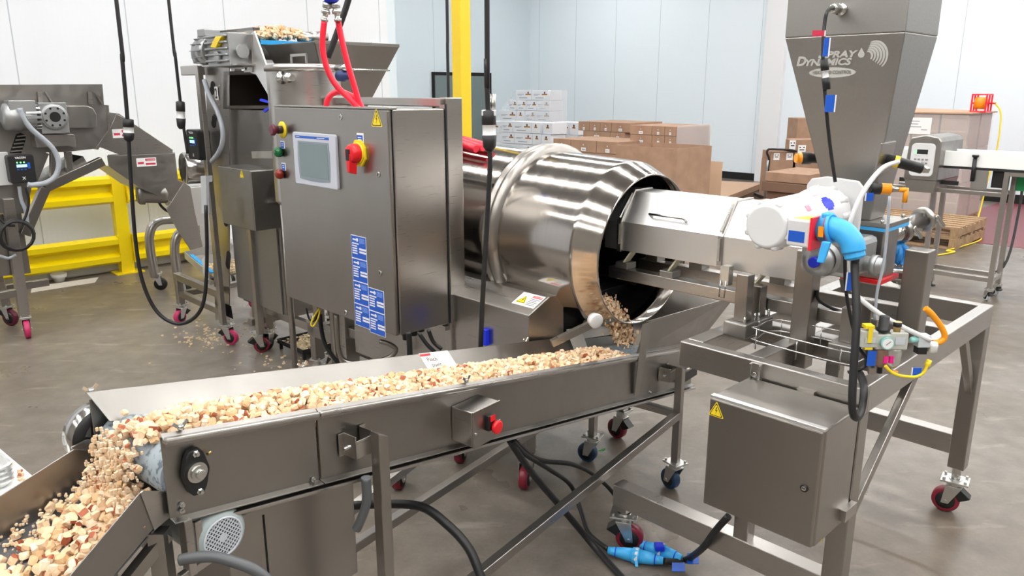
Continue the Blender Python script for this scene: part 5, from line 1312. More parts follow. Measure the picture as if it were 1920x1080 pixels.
# ================================================================== GOODS AT THE BACK
def carton(fr, x, y0, y1, z0, z1, dx, label, group, kind='white', r=None):
    """one carton with its printing on the face towards the aisle"""
    T = thing(fr, 'carton', label, 'box', (x+dx/2, (y0+y1)/2, z0), group)
    g = .004
    part(T, 'box_body', MB().box(x, x+dx, y0+g, y1-g, z0+g, z1-g*.2), M_carton if kind == 'white' else M_card, bevel=.004)
    w = y1-y0; h = z1-z0; xd, yd = Vector((0,-1,0)), Vector((0,0,1)); o = Vector((x-.0005, y1, z0))
    mb = MB()
    if kind == 'white':
        c = .78 if w > h*1.2 else .5
        plate(mb, o+xd*w*(c-.16)+yd*h*.55, xd, yd, w*.32, h*.08, .001, 1); plate(mb, o+xd*w*(c-.17)+yd*h*.50, xd, yd, w*.34, h*.05, .001, 2)
        mb.lathe(o+xd*w*c+yd*h*.74, (-1,0,0), [(0,h*.11),(.001,h*.11)], 10, 1)
        if w > h*1.2:
            plate(mb, o+xd*w*.12+yd*h*.56, xd, yd, w*.38, h*.05, .001, 3); plate(mb, o+xd*w*.12+yd*h*.46, xd, yd, w*.26, h*.04, .001, 3)
            plate(mb, o+xd*w*.22+yd*h*.2, xd, yd, w*.5, h*.07, .001, 3)
    else:
        plate(mb, o+xd*w*.42+yd*h*.12, xd, yd, w*.18, h*.28, .001, 0); plate(mb, o+xd*w*.45+yd*h*.2, xd, yd, w*.12, h*.10, .001, 3)
        mb.lathe(o+xd*w*.5+yd*h*.62, (-1,0,0), [(0,h*.05),(.001,h*.05)], 8, 0)
        plate(mb, o+yd*h*.0+xd*.0, xd, yd, w, .001, .001, 3)
    part(T, 'print', mb, [M_paper, M_logo_br, M_logo_y, mat_inkg])
    return T
mat_inkg = mat('grey_print', (.30,.30,.33), .6)
ORD = ['first','second','third','fourth','fifth','sixth','seventh']
def cartons_at(x, rows, depth, what, group, kind):
    for i, row in enumerate(rows):
        v0, v1, us = row
        ym = M.q(us[0][0], v0, x=x).y
        for j, (u0, u1) in enumerate(us):
            a = M.q(u0, (v0+v1)/2, x=x).y; b = M.q(u1, (v0+v1)/2, x=x).y
            mid = (us[0][0]+us[-1][1])/2
            yr = M.q(mid, (v0+v1)/2, x=x).y
            z1 = onv(M, v0, x, yr); z0 = onv(M, v1, x, yr)
            pos = ORD[j]+' from the left' if len(us) > 1 else 'alone'
            carton(M, x, b, a, z0, z1, depth, f'{what}, {ORD[i]} row down, {pos}', group, kind)
    return z0
xA, xB, xC = 11.75, 10.6, 11.2
zA = cartons_at(xA, [(169,188,[(967,997),(997,1028)]), (188,207.5,[(953,969),(969,986),(986,1006),(1006,1030)]), (207.5,228,[(936,968),(968,984),(984,1003),(1003,1031)]), (228,250,[(906,936),(936,960)])], .42, 'white printed carton in the shrink-wrapped stack', 'white cartons in the wrapped stack', 'white')
zB = cartons_at(xB, [(229,250,[(940,961),(961,996),(996,1013),(1018,1036)]), (250,271,[(939,964),(964,998),(998,1015),(1015,1033)]), (271,292,[(930,964),(964,998),(998,1015),(1015,1033)])], .40, 'white printed carton in the open front stack', 'white cartons in the open stack', 'white')
zC = cartons_at(xC, [(229,253,[(1036,1067),(1067,1085)]), (253,275,[(1036,1049),(1049,1083)])], .40, 'white printed carton in the low right stack', 'white cartons in the low stack', 'white')
def pallet(fr, x0, x1, y0, y1, z0, label, group=None, levels=1):
    for L in range(levels):
        T = thing(fr, 'pallet', label[L] if isinstance(label, list) else label, 'pallet', ((x0+x1)/2,(y0+y1)/2,z0+L*.145), group)
        z = z0+L*.145
        for y in (y0, (y0+y1)/2-.05, y1-.1): part(T, 'stringer', MB().box(x0, x1, y, y+.10, z+.02, z+.12), M_wood, bevel=.003)
        n = 7
        for k in range(n):
            a = x0+(x1-x0-.10)*k/(n-1); part(T, 'deck_board', MB().box(a, a+.10, y0, y1, z+.12, z+.142), M_wood, bevel=.002)
        for k in (0, 3, 6):
            a = x0+(x1-x0-.10)*k/(n-1); part(T, 'bottom_board', MB().box(a, a+.10, y0, y1, z, z+.02), M_wood)
def plinth(name, label, x, u0, u1, dx, ztop, group=None):
    a = M.q(u0, 260, x=x).y; b = M.q(u1, 260, x=x).y
    pallet(M, x-.02, x+dx, b, a, 0, label+' on a wooden pallet base')
    # plain layers hidden below
    T = thing(M, 'carton_layer', label, 'box', (x+dx/2,(a+b)/2,.145)); n = max(1, int((ztop-.145)/.3)); h = (ztop-.145)/n
    for k in range(n): part(T, 'layer', MB().box(x, x+dx, b, a, .145+h*k+.002, .145+h*(k+1)-.002), M_carton if 'white' in label else M_card, bevel=.006)
plinth('p', 'lower white cartons under the shrink-wrapped stack', xA, 906, 1031, .85, zA)
plinth('p', 'lower white cartons under the open front stack', xB, 930, 1033, .85, zB)
plinth('p', 'lower white cartons under the low right stack', xC, 1036, 1085, .7, zC)
def wrapfilm():
    x = xA-.02; mb = MB(); q = [M.q(u, v, x=x) for u, v in ((1031,168),(1033,228),(930,228),(952,206),(1003,205))]
    mb.slab([M.q(u, v, x=x) for u, v in ((1031,170),(1033,228),(960,228),(1006,206),(1022,185))], (.001,0,0))
    y = M.q(1031, 200, x=xA).y-.02; z0 = zA; z1 = onv(M, 169, xA, y)
    mb.slab([(xA,y,z0),(xA+.5,y,z0),(xA+.5,y,z1),(xA,y,z1)], (0,-.001,0))
    mb.slab([M.q(u, v, x=xA+.2) for u, v in ((930,228),(936,208),(967,170),(950,200))], (.001,0,0))
    single(M, 'stretch_film', 'clear stretch film sagging over the tallest white carton stack', 'film', mb, M_wrap, q[0])
wrapfilm()
# brown cartons
xD, xE, xF = 10.1, 9.4, 8.9
zD = cartons_at(xD, [(229,247,[(1084,1105),(1105,1125),(1125,1146),(1146,1180)]), (247,259,[(1093,1144),(1144,1172)])], .9, 'brown carton in the back left stack', 'brown cartons in the back left stack', 'brown')
zE = cartons_at(xE, [(236,254,[(1181,1222),(1222,1246),(1246,1267)]), (254,270,[(1181,1222),(1222,1246),(1246,1267)])], .9, 'brown carton in the film-wrapped right stack', 'brown cartons in the wrapped stack', 'brown')
zF = cartons_at(xF, [(263,286,[(1037,1070),(1070,1118),(1118,1160)])], .9, 'brown carton in the low front row', 'brown cartons in the front row', 'brown')
plinth('p', 'lower brown cartons under the back left stack', xD, 1084, 1180, .9, zD)
plinth('p', 'lower brown cartons under the film-wrapped right stack', xE, 1181, 1267, .9, zE)
plinth('p', 'lower brown cartons under the low front row', xF, 1037, 1160, .9, zF)
y = M.q(1267, 250, x=xE).y
mb = MB(); mb.slab([(xE+.01,y-.01,.2),(xE+.91,y-.01,.2),(xE+.91,y-.01,onv(M,236,xE,y)),(xE+.01,y-.01,onv(M,236,xE,y))], (0,-.001,0))
single(M, 'stretch_film', 'clear stretch film around the right brown carton stack', 'film', mb, mat('cloudy_film', (.8,.75,.75), .3, alpha=.35), (xE,y,1))
def bin_():
    x = 8.2; y0 = M.q(1269, 278, x=x).y; y1 = M.q(1155, 272, x=x).y; z1 = onv(M, 279, x, y0); x1 = M.q(1335, 271, y=y0).x
    T = thing(M, 'cardboard_bin', 'large open topped cardboard bin behind the drum mouth', 'box', ((x+x1)/2,(y0+y1)/2,0))
    t = .012
    mb = MB(); mb.box(x, x+t, y0, y1, 0, z1); mb.box(x1-t, x1, y0, y1, 0, z1); mb.box(x+t, x1-t, y0, y0+t, 0, z1); mb.box(x+t, x1-t, y1-t, y1, 0, z1)
    part(T, 'walls', mb, M_card); part(T, 'bottom', MB().box(x+t, x1-t, y0+t, y1-t, 0, .15), M_card)
bin_()
def sheets():
    for (pts, yy, lab) in ((((1085,293),(1339,303),(1330,402),(1085,402)), 10.6, 'wide upright cardboard sheet leaning behind the drum mouth'), (((1300,301),(1359,305),(1350,402),(1300,402)), 10.8, 'narrow end of a second upright cardboard sheet behind the first')):
        P = [W.q(u, v, y=yy) for u, v in pts]; P[2].z = 0; P[3].z = 0; P[2].x = P[1].x-.03; P[3].x = P[0].x
        for p in P[:2]: p.y += .10
        P[2].y -= .0
        mb = MB(); mb.slab(P, (0,.03,0)); single(W, 'cardboard_sheet', lab, 'cardboard', mb, M_cardlt, (P[3].x,yy,0))
sheets()
def flat_pack():
    z = .30; P = [M.q(u, v, z=z) for u, v in ((1290,336),(1430,343),(1362,370),(1262,358))]
    x0, x1, y0, y1 = 12.2, 13.9, 6.55, 8.1
    q = M.q(1427, 343, z=z)
    T = thing(W, 'cardboard_flats', 'low layer of flat cardboard on a pallet near the right wall', 'cardboard', W.q(1350,350,z=0))
    Wp = [W.q(u, v, z=z) for u, v in ((1290,336),(1430,343),(1362,369),(1262,358))]
    for k in range(3): part(T, 'sheet_pack', MB().slab([p-Vector((0,0,.035*k)) for p in Wp], (0,0,-.03)), M_cardlt)
    part(T, 'pallet_base', MB().slab([Vector((p.x, p.y, .19)) for p in Wp], (0,0,-.19)), M_carddk)
flat_pack()
def folded_pile():
    # folded cartons on a small pallet
    x = 10.6
    y0 = M.q(1500, 350, x=x).y; y1 = M.q(1428, 350, x=x).y
    zt = onv(M, 327, x, y0); x1 = x+1.0
    T = thing(M, 'folded_cartons', 'uneven pile of dark folded cartons on a pallet near the hopper', 'cardboard', (x+.5,(y0+y1)/2,0))
    hs = [(.15,.32,.05,M_carddk), (.32,.42,-.02,M_card), (.42,.58,.06,M_carddk), (.58,.66,.0,M_card), (.66,1.0,.03,M_carddk)]
    zs = [.15, .15+(zt-.15)*.22, .15+(zt-.15)*.42, .15+(zt-.15)*.60, .15+(zt-.15)*.80, zt]
    for k in range(5):
        o = (.05,-.03,.06,.0,.03)[k]
        part(T, 'carton_bundle', MB().box(x+o, x1+o, y0+o*.5-.12, y1-o, zs[k]+.004, zs[k+1]-.004), (M_carddk, M_card, M_carddk, M_carddk, M_card)[k], bevel=.006)
    part(T, 'pallet_base', MB().box(x, x1, y0, y1+.04, 0, .15), M_wood)
folded_pile()
def cart():
    yy = 13.0; T = thing(W, 'hand_cart', 'platform cart with a black curved push handle by the wall', 'cart', W.q(1470,380,y=yy))
    def P(u, v): return W.q(u, v, y=yy)
    mb = MB(); mb.tube([P(1438,330), P(1442,300), P(1438,287), P(1440,281), P(1446,280), P(1480,281), P(1494,284)], .018, 10, 4); part(T, 'handle', mb, M_black)
    mb = MB(); a = P(1437,330); mb.tube([Vector((a.x,yy,.25)), a, P(1440,300)], .02, 10, 2); part(T, 'handle_post', mb, M_alu)
    d = [P(1436,380).x, P(1540,380).x]; part(T, 'deck', MB().box(d[0], d[1], yy-.02, yy+.7, .2, .25), M_blackm)
    for x in (d[0]+.1, d[1]-.1):
        for y in (yy+.1, yy+.6): caster(T, x, y, .2, .07, M_black)
    zb = .25
    def bx(u0, u1, v0, v1, lab, paper=None, dy=.45, off=.05):
        p, q = W.q(u0, v0, y=yy+off), W.q(u1, v1, y=yy+off)
        t = thing(W, 'carton', lab, 'box', ((p.x+q.x)/2, yy+off+dy/2, q.z)); part(t, 'box_body', MB().box(p.x, q.x, yy+off, yy+off+dy, q.z, p.z), M_card, bevel=.004)
        for (a, b, c, d_) in paper or []:
            A, B = W.q(a, c, y=yy+off), W.q(b, d_, y=yy+off); mb = MB(); mb.box(A.x, B.x, yy+off-.002, yy+off, B.z, A.z, 0)
            w = B.x-A.x; h = A.z-B.z
            for k in (.15, .65): mb.box(A.x+w*k, A.x+w*(k+.2), yy+off-.003, yy+off-.002, A.z-h*.35, A.z-h*.22, 1)
            mb.box(A.x+w*.2, A.x+w*.8, yy+off-.003, yy+off-.002, A.z-h*.62, A.z-h*.5, 1)
            part(t, 'paper_label', mb, [M_paper, M_ink])
    bx(1444,1486,300,372,'brown carton at the left on the hand cart')
    bx(1446,1487,284,300,'labelled brown carton stacked on the left cart carton', [(1451,1461,287,300),(1475,1486,287,300)])
    bx(1487,1560,300,372,'brown carton on the hand cart nearest the hopper')
    bx(1492,1560,262,300,'brown carton with a white patch stacked beside the hopper', [(1497,1510,272,288)])
    bx(1481,1491,262,283,'small carton with a white label above the cart handle', [(1481,1491,263,281)], .2, .02)
cart()
def tallbox():
    p, q = W.q(1496,222,y=14.2), W.q(1560,260,y=14.2)
    single(W, 'tall_carton', 'tall plain brown carton standing behind the hand cart', 'box', MB().box(p.x, q.x, 14.2, 14.7, 0, p.z), M_card, (p.x+.3,14.4,0), bevel=.005)
tallbox()

# ================================================================== RIGHT SIDE: METAL DETECTOR TABLE, PALLET LOAD
def detector():
    x0 = 8.43; T = thing(M, 'checkweigher_conveyor', 'white flat belt conveyor on a slim steel frame at the right', 'conveyor', (8.6, 2.2, 0))
    zt, zb = 1.43, 1.275
    part(T, 'bed_side', MB().box(x0-.01, x0+.01, .6, 3.1, zb+.01, zt), M_uhmw, bevel=.003)
    part(T, 'bed_side', MB().box(x0+.34, x0+.36, .6, 3.1, zb+.01, zt+.0), M_uhmw, bevel=.003)
    part(T, 'belt', MB().box(x0+.02, x0+.34, .6, 3.1, zb+.04, zb+.07), M_white)
    part(T, 'bed_edge', MB().box(x0-.015, x0+.36, .6, 2.55, zb-.012, zb+.008), M_black)
    for x in (x0+.02, x0+.31):
        for y in (1.95, 2.56):
            yy = y; part(T, 'leg', MB().box(x-.022, x+.022, yy-.022, yy+.022, .12 if y < 2 else .05, zb-.012), M_steel, bevel=.003)
        part(T, 'rail', MB().box(x-.02, x+.02, 1.97, 2.56, .19, .235), M_steel, bevel=.003)
        part(T, 'rail', MB().box(x-.02, x+.02, 1.97, 3.0, 1.02, 1.06), M_steel, bevel=.003)
        part(T, 'rail', MB().box(x-.02, x+.02, .6, 1.97, 1.22, 1.262), M_steel, bevel=.003)
    for y in (1.95, 2.56): part(T, 'cross_rail', MB().box(x0+.02, x0+.31, y-.02, y+.02, .19, .235), M_steel, bevel=.003)
    for x in (x0+.02, x0+.31):
        part(T, 'foot', MB().lathe((x,2.56,0), (0,0,1), [(0,.045),(.012,.045),(.02,.012),(.06,.012)], 14), M_black)
        caster(T, x, 1.95, .125, .045, M_lgrey, yaw=R(40), wid=.03, plate_s=.07)
    for x in (x0+.02,):
        for y in (.7,): part(T, 'leg', MB().box(x-.022, x+.3, y-.022, y+.022, 0, zb), M_steel)
    part(T, 'green_panel', MB().box(x0+.30, x0+.315, 1.72, 1.93, 1.06, 1.24), M_grnp)
    part(T, 'side_cover', MB().box(x0-.012, x0+.0, 2.10, 2.24, 1.08, 1.27), M_bead)
    part(T, 'side_cover', MB().box(x0+.05, x0+.06, 1.98, 2.08, 1.10, 1.26), M_blackm)
    p = M.q(1826, 318, x=x0-.02); part(T, 'clamp_knob', MB().cyl((x0-.03,p.y,zb-.12), (x0-.03,p.y,zt-.06), .018).lathe((x0-.03,p.y,zt-.06), (0,0,1), [(0,.01),(.02,.03),(.035,.03)], 12), M_black)
    part(T, 'dark_plate', MB().box(x0+.0, x0+.02, 2.35, 2.9, 1.10, 1.14), M_blackm)
    part(T, 'cable_conduit', MB().tube([(x0+.35,1.9,1.25),(x0+.35,1.88,.9),(x0+.33,1.93,.3),(x0+.33,2.2,.22),(x0+.33,2.5,.22)], .012, 8), M_dconduit)
    # detector head
    D = thing(M, 'metal_detector', 'grey box shaped metal detector with keypad straddling the white conveyor', 'machine', (8.6, 2.6, 1.1))
    xa = 8.28; y0, y1 = 2.50, 2.80; z0, z1 = 1.14, 1.57; xb = 8.95
    prof = [(y0,z0),(y0-.0,z1-.05),(y0+.03,z1-.01),((y0+y1)/2,z1+.01),(y1-.02,z1-.02),(y1,z1-.07),(y1+.015,z0)]
    mb = MB(); mb.hull8([(xa,y,z) for y, z in prof], [(xb,y,z) for y, z in prof]); part(D, 'case', mb, M_dull, bevel=.01)
    part(D, 'lower_case', MB().hull8([(xa,y0,z0),(xa,y1,z0),(xb,y1,z0),(xb,y0,z0)], [(xa+.02,y0+.03,z0-.12),(xa+.02,y1-.03,z0-.12),(xb,y1-.03,z0-.12),(xb,y0+.03,z0-.12)]), M_bead)
    xd, yd = Vector((0,-1,0)), Vector((0,0,1)); mb = MB(); plate(mb, (xa,y1-.035,z0+.04), xd, yd, .22, .32, .012, 0, .04); k = part(D, 'keypad_panel', mb, M_white, 'white rounded keypad panel', bevel=.004)
    mb = MB(); plate(mb, (xa-.012,y1-.09,z0+.255), xd, yd, .10, .045, .001, 0); part(k, 'display', mb, M_black)
    mb = MB(); plate(mb, (xa-.012,y1-.065,z0+.26), xd, yd, .018, .03, .001, 0); part(k, 'status_light', mb, M_led)
    for r in range(4):
        for c in range(4): mb = MB(); plate(mb, (xa-.012,y1-.07-.035*c,z0+.09+.035*r), xd, yd, .022, .016, .002, 0); part(k, 'key', mb, M_bead)
detector()
def load():
    # double pallet in front, stacked load behind
    pallet(M, 11.0, 12.2, 2.98, 4.4, 0, ['wooden pallet lying lowest in the pair in front of the boxed load', 'wooden pallet lying on top of another pallet in front of the boxed load'], 'pair of empty pallets', 2)
    x = 12.35; y0 = M.q(1803, 320, x=x).y; y1 = M.q(1665, 320, x=x).y; zt = onv(M, 214, x, y0); ym = (y0+y1)/2; y0b = y0
    n = 0; zs = [.15, .15+(zt-.15)*.36, .15+(zt-.15)*.68, zt]
    names = ['bottom', 'middle', 'top']
    for j in range(3):
        for i, (a, b) in enumerate(((y0, y0+(y1-y0)*.36), (y0+(y1-y0)*.37, y0+(y1-y0)*.73), (y0+(y1-y0)*.74, y1+.2))):
            t = thing(M, 'carton', f'brown carton, {names[j]} layer at the front of the wrapped load, {["right","centre","left"][i]} column', 'box', (x+.3,(a+b)/2,zs[j]), 'cartons in the wrapped pallet load')
            part(t, 'box_body', MB().box(x, x+.55, a+.008, b-.008, zs[j]+.004, zs[j+1]-.004), M_card, bevel=.006)
            part(t, 'tape', MB().box(x-.001, x, a+.01, b-.01, (zs[j]+zs[j+1])/2-.012, (zs[j]+zs[j+1])/2+.012), mat_tape)
            t = thing(M, 'carton', f'brown carton, {names[j]} layer at the back of the wrapped load, {["right","centre","left"][i]} column', 'box', (x+.9,(a+b)/2,zs[j]), 'cartons in the wrapped pallet load')
            part(t, 'box_body', MB().box(x+.62, x+1.15, a+.008, b-.008, zs[j]+.004, zs[j+1]-.004), M_card, bevel=.006)
    pallet(M, x, x+1.2, y0, y1+.2, 0, 'wooden pallet under the wrapped load of big brown cartons')
    p, q = M.q(1703, 220, x=x-.01), M.q(1744, 252, x=x-.01)
    mb = MB(); mb.box(x-.012, x-.010, q.y, p.y, q.z, p.z, 0)
    for k, (a, b) in enumerate(((.1,.5),(.1,.45),(.08,.6),(.6,.85))): mb.box(x-.013, x-.012, p.y-(p.y-q.y)*b, p.y-(p.y-q.y)*a, p.z-(p.z-q.z)*(.25+.17*k), p.z-(p.z-q.z)*(.20+.17*k), 1)
    single(M, 'packing_slip', 'white packing slip taped to the wrapped pallet load', 'label', mb, [M_paper, mat_inkg], (x,q.y,q.z))
    mb = MB(); mb.slab([(x-.006,y0-.012,.2),(x+1.17,y0-.012,.2),(x+1.17,y0-.012,zt),(x-.006,y0-.012,zt)], (0,-.001,0)); mb.slab([(x-.006,y0-.012,.2),(x-.006,y1+.2,.2),(x-.006,y1+.2,zt),(x-.006,y0-.012,zt)], (-.001,0,0))
    single(M, 'stretch_film', 'clear stretch film around the big pallet load on the right', 'film', mb, M_wrap, (x,y0,1))
    cap = MB().hull8([(x-.03,y0-.04,zt),(x+1.2,y0-.04,zt),(x+1.2,y1+.2,zt),(x-.03,y1+.2,zt)], [(x-.03,y0-.04,zt+.02),(x+1.2,y0-.04,zt+.02),(x+1.2,y1+.2,zt+.05),(x-.03,y1+.2,zt+.02)])
    single(M, 'cardboard_sheet', 'loose cardboard sheet capping the wrapped pallet load', 'cardboard', cap, M_cardlt, (x+.6,(y0+y1)/2,zt))
    # red cord reel standing on top
    c = M.q(1840, 190, x=x+.45); zc = zt+.145; T = thing(M, 'cord_reel', 'red framed hose reel with orange hose on top of the pallet load', 'reel', (c.x, c.y, zt+.02))
    R0 = .13; d = Vector((0,1,0))
    mb = MB(); mb.lathe((c.x,c.y-.07,zc), (0,1,0), [(0,.085),(.14,.085)], 24); part(T, 'coiled_hose', mb, M_orange)
    for y in (c.y-.10, c.y+.085):
        f = MB()
        for a, b in (((-1,-1),(1,-1)),((1,-1),(1,1)),((1,1),(-1,1)),((-1,1),(-1,-1)),((-1,0),(1,0)),((0,-1),(0,1))):
            f.bar((c.x+a[0]*R0,y,zc+a[1]*.12), (c.x+b[0]*R0,y,zc+b[1]*.12), .02, .02)
        part(T, 'reel_frame', f, M_redhose)
    for a in (-1, 1):
        for b in (-1, 1): part(T, 'tie_bar', MB().cyl((c.x+a*R0,c.y-.10,zc+b*.12), (c.x+a*R0,c.y+.09,zc+b*.12), .009), M_redhose)
    part(T, 'crank', MB().cyl((c.x,c.y-.10,zc), (c.x,c.y-.19,zc), .012), M_redhose)
    # yellow cord hanging down and across the floor
    mb = MB(); xx = x+.3
    mb.tube([(c.x,c.y-.16,zc+.02),(c.x,c.y-.27,zc-.15),(c.x-.05,c.y-.30,1.2),(c.x-.1,c.y-.26,.8),(c.x-.2,c.y-.24,.3),(c.x-.35,c.y-.25,.03),M.q(1843,418,z=.012),M.q(1835,440,z=.012),M.q(1838,450,z=.012),M.q(1800,463,z=.012),M.q(1775,470,z=.012),M.q(1790,472,z=.012),M.q(1760,478,z=.012),M.q(1725,481,z=.012),M.q(1690,480,z=.012)], .011, 8, 8)
    single(M, 'extension_cord', 'yellow cord trailing from the red reel across the floor', 'cord', mb, M_yelp, (c.x,c.y-.3,0))
mat_tape = mat('clear_brown_tape', (.42,.30,.20), .3)
load()
# ================================================================== BREAD PIECES
M_cr = [mat('bread_crumb_cream', (.76,.55,.35), .8), mat('bread_crumb_pale', (.80,.65,.47), .8), mat('bread_toasted', (.66,.44,.24), .75), mat('bread_crust', (.34,.085,.035), .6)]
RC = random.Random(42)
def crouton_shape(mb, p, s, rng, sub=2):
    """an irregular toasted cube: corners pushed about, one face sometimes crust"""
    ax = Vector((rng.gauss(0,1), rng.gauss(0,1), rng.gauss(0,1))).normalized(); rot = Matrix.Rotation(rng.uniform(0, 6.28), 3, ax)
    sx, sy, sz = s*rng.uniform(.75,1.2), s*rng.uniform(.75,1.15), s*rng.uniform(.55,1.0)
    n = 2; idx = {}; vs = []; fs = []; ms = []
    base = rng.choice((0,0,1,1,0,2)); crust = rng.random(); cf = rng.randrange(6)
    for a in range(3):
        for sgn in (-1, 1):
            g = []
            for i in range(n+1):
                for j in range(n+1):
                    c = [0,0,0]; c[a] = sgn; c[(a+1) % 3] = -1+2*i/n; c[(a+2) % 3] = -1+2*j/n
                    k = tuple(c)
                    if k not in idx:
                        v = Vector(c); l = v.length; f = 1.0 if l < 1.05 else (.90 if l < 1.5 else .80)
                        v = Vector((v.x*sx*.5, v.y*sy*.5, v.z*sz*.5))*f + Vector([rng.uniform(-1,1)*s*.06 for _ in range(3)])
                        idx[k] = len(vs); vs.append(Vector(p)+rot@v)
                    g.append(idx[k])
            for i in range(n):
                for j in range(n):
                    q = [g[i*(n+1)+j], g[(i+1)*(n+1)+j], g[(i+1)*(n+1)+j+1], g[i*(n+1)+j+1]]
                    if sgn < 0: q = q[::-1]
                    fs.append(q); fi = a*2+(sgn > 0)
                    ms.append(3 if (crust < .42 and fi == cf) else (2 if crust > .80 and fi == cf else base))
    b = len(mb.v); mb.v += vs
    for f, m_ in zip(fs, ms): mb.f.append([b+i for i in f]); mb.mi.append(m_); mb.sm.append(False)
def belt_heap():
    mb = MB(); r = RC
    def top(x, y):
        t = (y-.02)/.30; h = -.022+.030*math.sin(math.pi*min(1, max(0, t*1.05)))-.035*max(0, t-.5)*2
        if x < .16: h -= (.16-x)*.22
        return czt(x)+h
    x = .0
    for k in range(5200):
        x = r.uniform(-.005, 2.36)**1.0; y = r.uniform(.028, .325); 
        if k % 2 and x > 1.5: continue
        if x < .16 and not (.06+(.16-x)*.3 < y < .30-(.16-x)*.4): continue
        z = top(x, y)+r.uniform(-.020, .006); s = r.uniform(.013, .024)
        if x > 2.2: z -= (x-2.2)*.25
        crouton_shape(mb, (x, y, z), s, r)
    # filling body under the surface so no belt shows between the pieces
    n = 30
    for i in range(n):
        x0, x1 = .08+2.27*i/n, .08+2.27*(i+1)/n
        mb.slab([(x0,.02,czt(x0)-.054),(x1,.02,czt(x1)-.054),(x1,.02,top(x1,.03)-.022),(x0,.02,top(x0,.03)-.022)], (0,.30,0), 0)
    single(C, 'bread_pieces_on_belt', 'long heap of golden toasted bread pieces riding on the belt', 'food', mb, M_cr, (1.2,.17,1.0), kind='stuff')
belt_heap()
# receiving trough at lower left
N0, N1 = C.world((-.052,.028,1.088)), C.world((-.224,.028,.960))
F0, F1 = C.world((-.056,.362,1.100)), C.world((-.232,.362,1.045))
def trough():
    T = thing(W, 'receiving_chute', 'open stainless chute catching bread pieces below the belt end', 'chute', (-1.25,1.9,.4))
    dn, df = N1-N0, F1-F0
    def n_(s, h=0): return N0+dn*s+Vector((0,0,h))
    def f_(s, h=0): return F0+df*s+Vector((0,0,h))
    S0, S1 = -.45, 2.6
    w = (F0-N0).normalized()
    part(T, 'near_wall', MB().slab([n_(0), n_(S1), n_(S1,-.10), n_(S0,-.12), n_(S0,-.085)], -w*.004), M_dull, bevel=.001)
    part(T, 'wall_flap', MB().slab([n_(.0,.003)-w*.005, n_(-.04,.0)-w*.005, n_(S0,-.085)-w*.005, n_(S0,-.14)-w*.005, n_(-.12,-.12)-w*.005], -w*.004), M_steel)
    part(T, 'far_wall', MB().slab([f_(0), f_(S1), f_(S1,-.10), f_(-.45,-.14), f_(-.45,-.06)], -w*.004), M_dull, bevel=.001)
    part(T, 'end_flap', MB().slab([f_(0.02,.006), f_(-.22,.0), f_(-.45,-.03), f_(-.45,-.10), f_(-.12,-.09)], w*.006), M_steel)
    part(T, 'chute_floor', MB().slab([n_(S0,-.13), n_(S1,-.092), f_(S1,-.092), f_(S0,-.13)], (0,0,-.004)), M_beltg)
    part(T, 'back_plate', MB().slab([n_(S0,-.13), f_(S0,-.13), f_(S0,-.09), n_(S0,-.09)], dn.normalized()*.004), M_dull)
    part(T, 'support_rail', MB().bar(n_(-.3,-.17), n_(2.2,-.17), .03, .03), M_steel_v); 
    for s in (-.2, 2.3):
        for g in (n_, f_):
            p = g(s, -.14); part(T, 'leg', MB().box(p.x-.02, p.x+.02, p.y-.02, p.y+.02, 0, p.z), M_steel_v)
    return n_, f_
n_, f_ = trough()
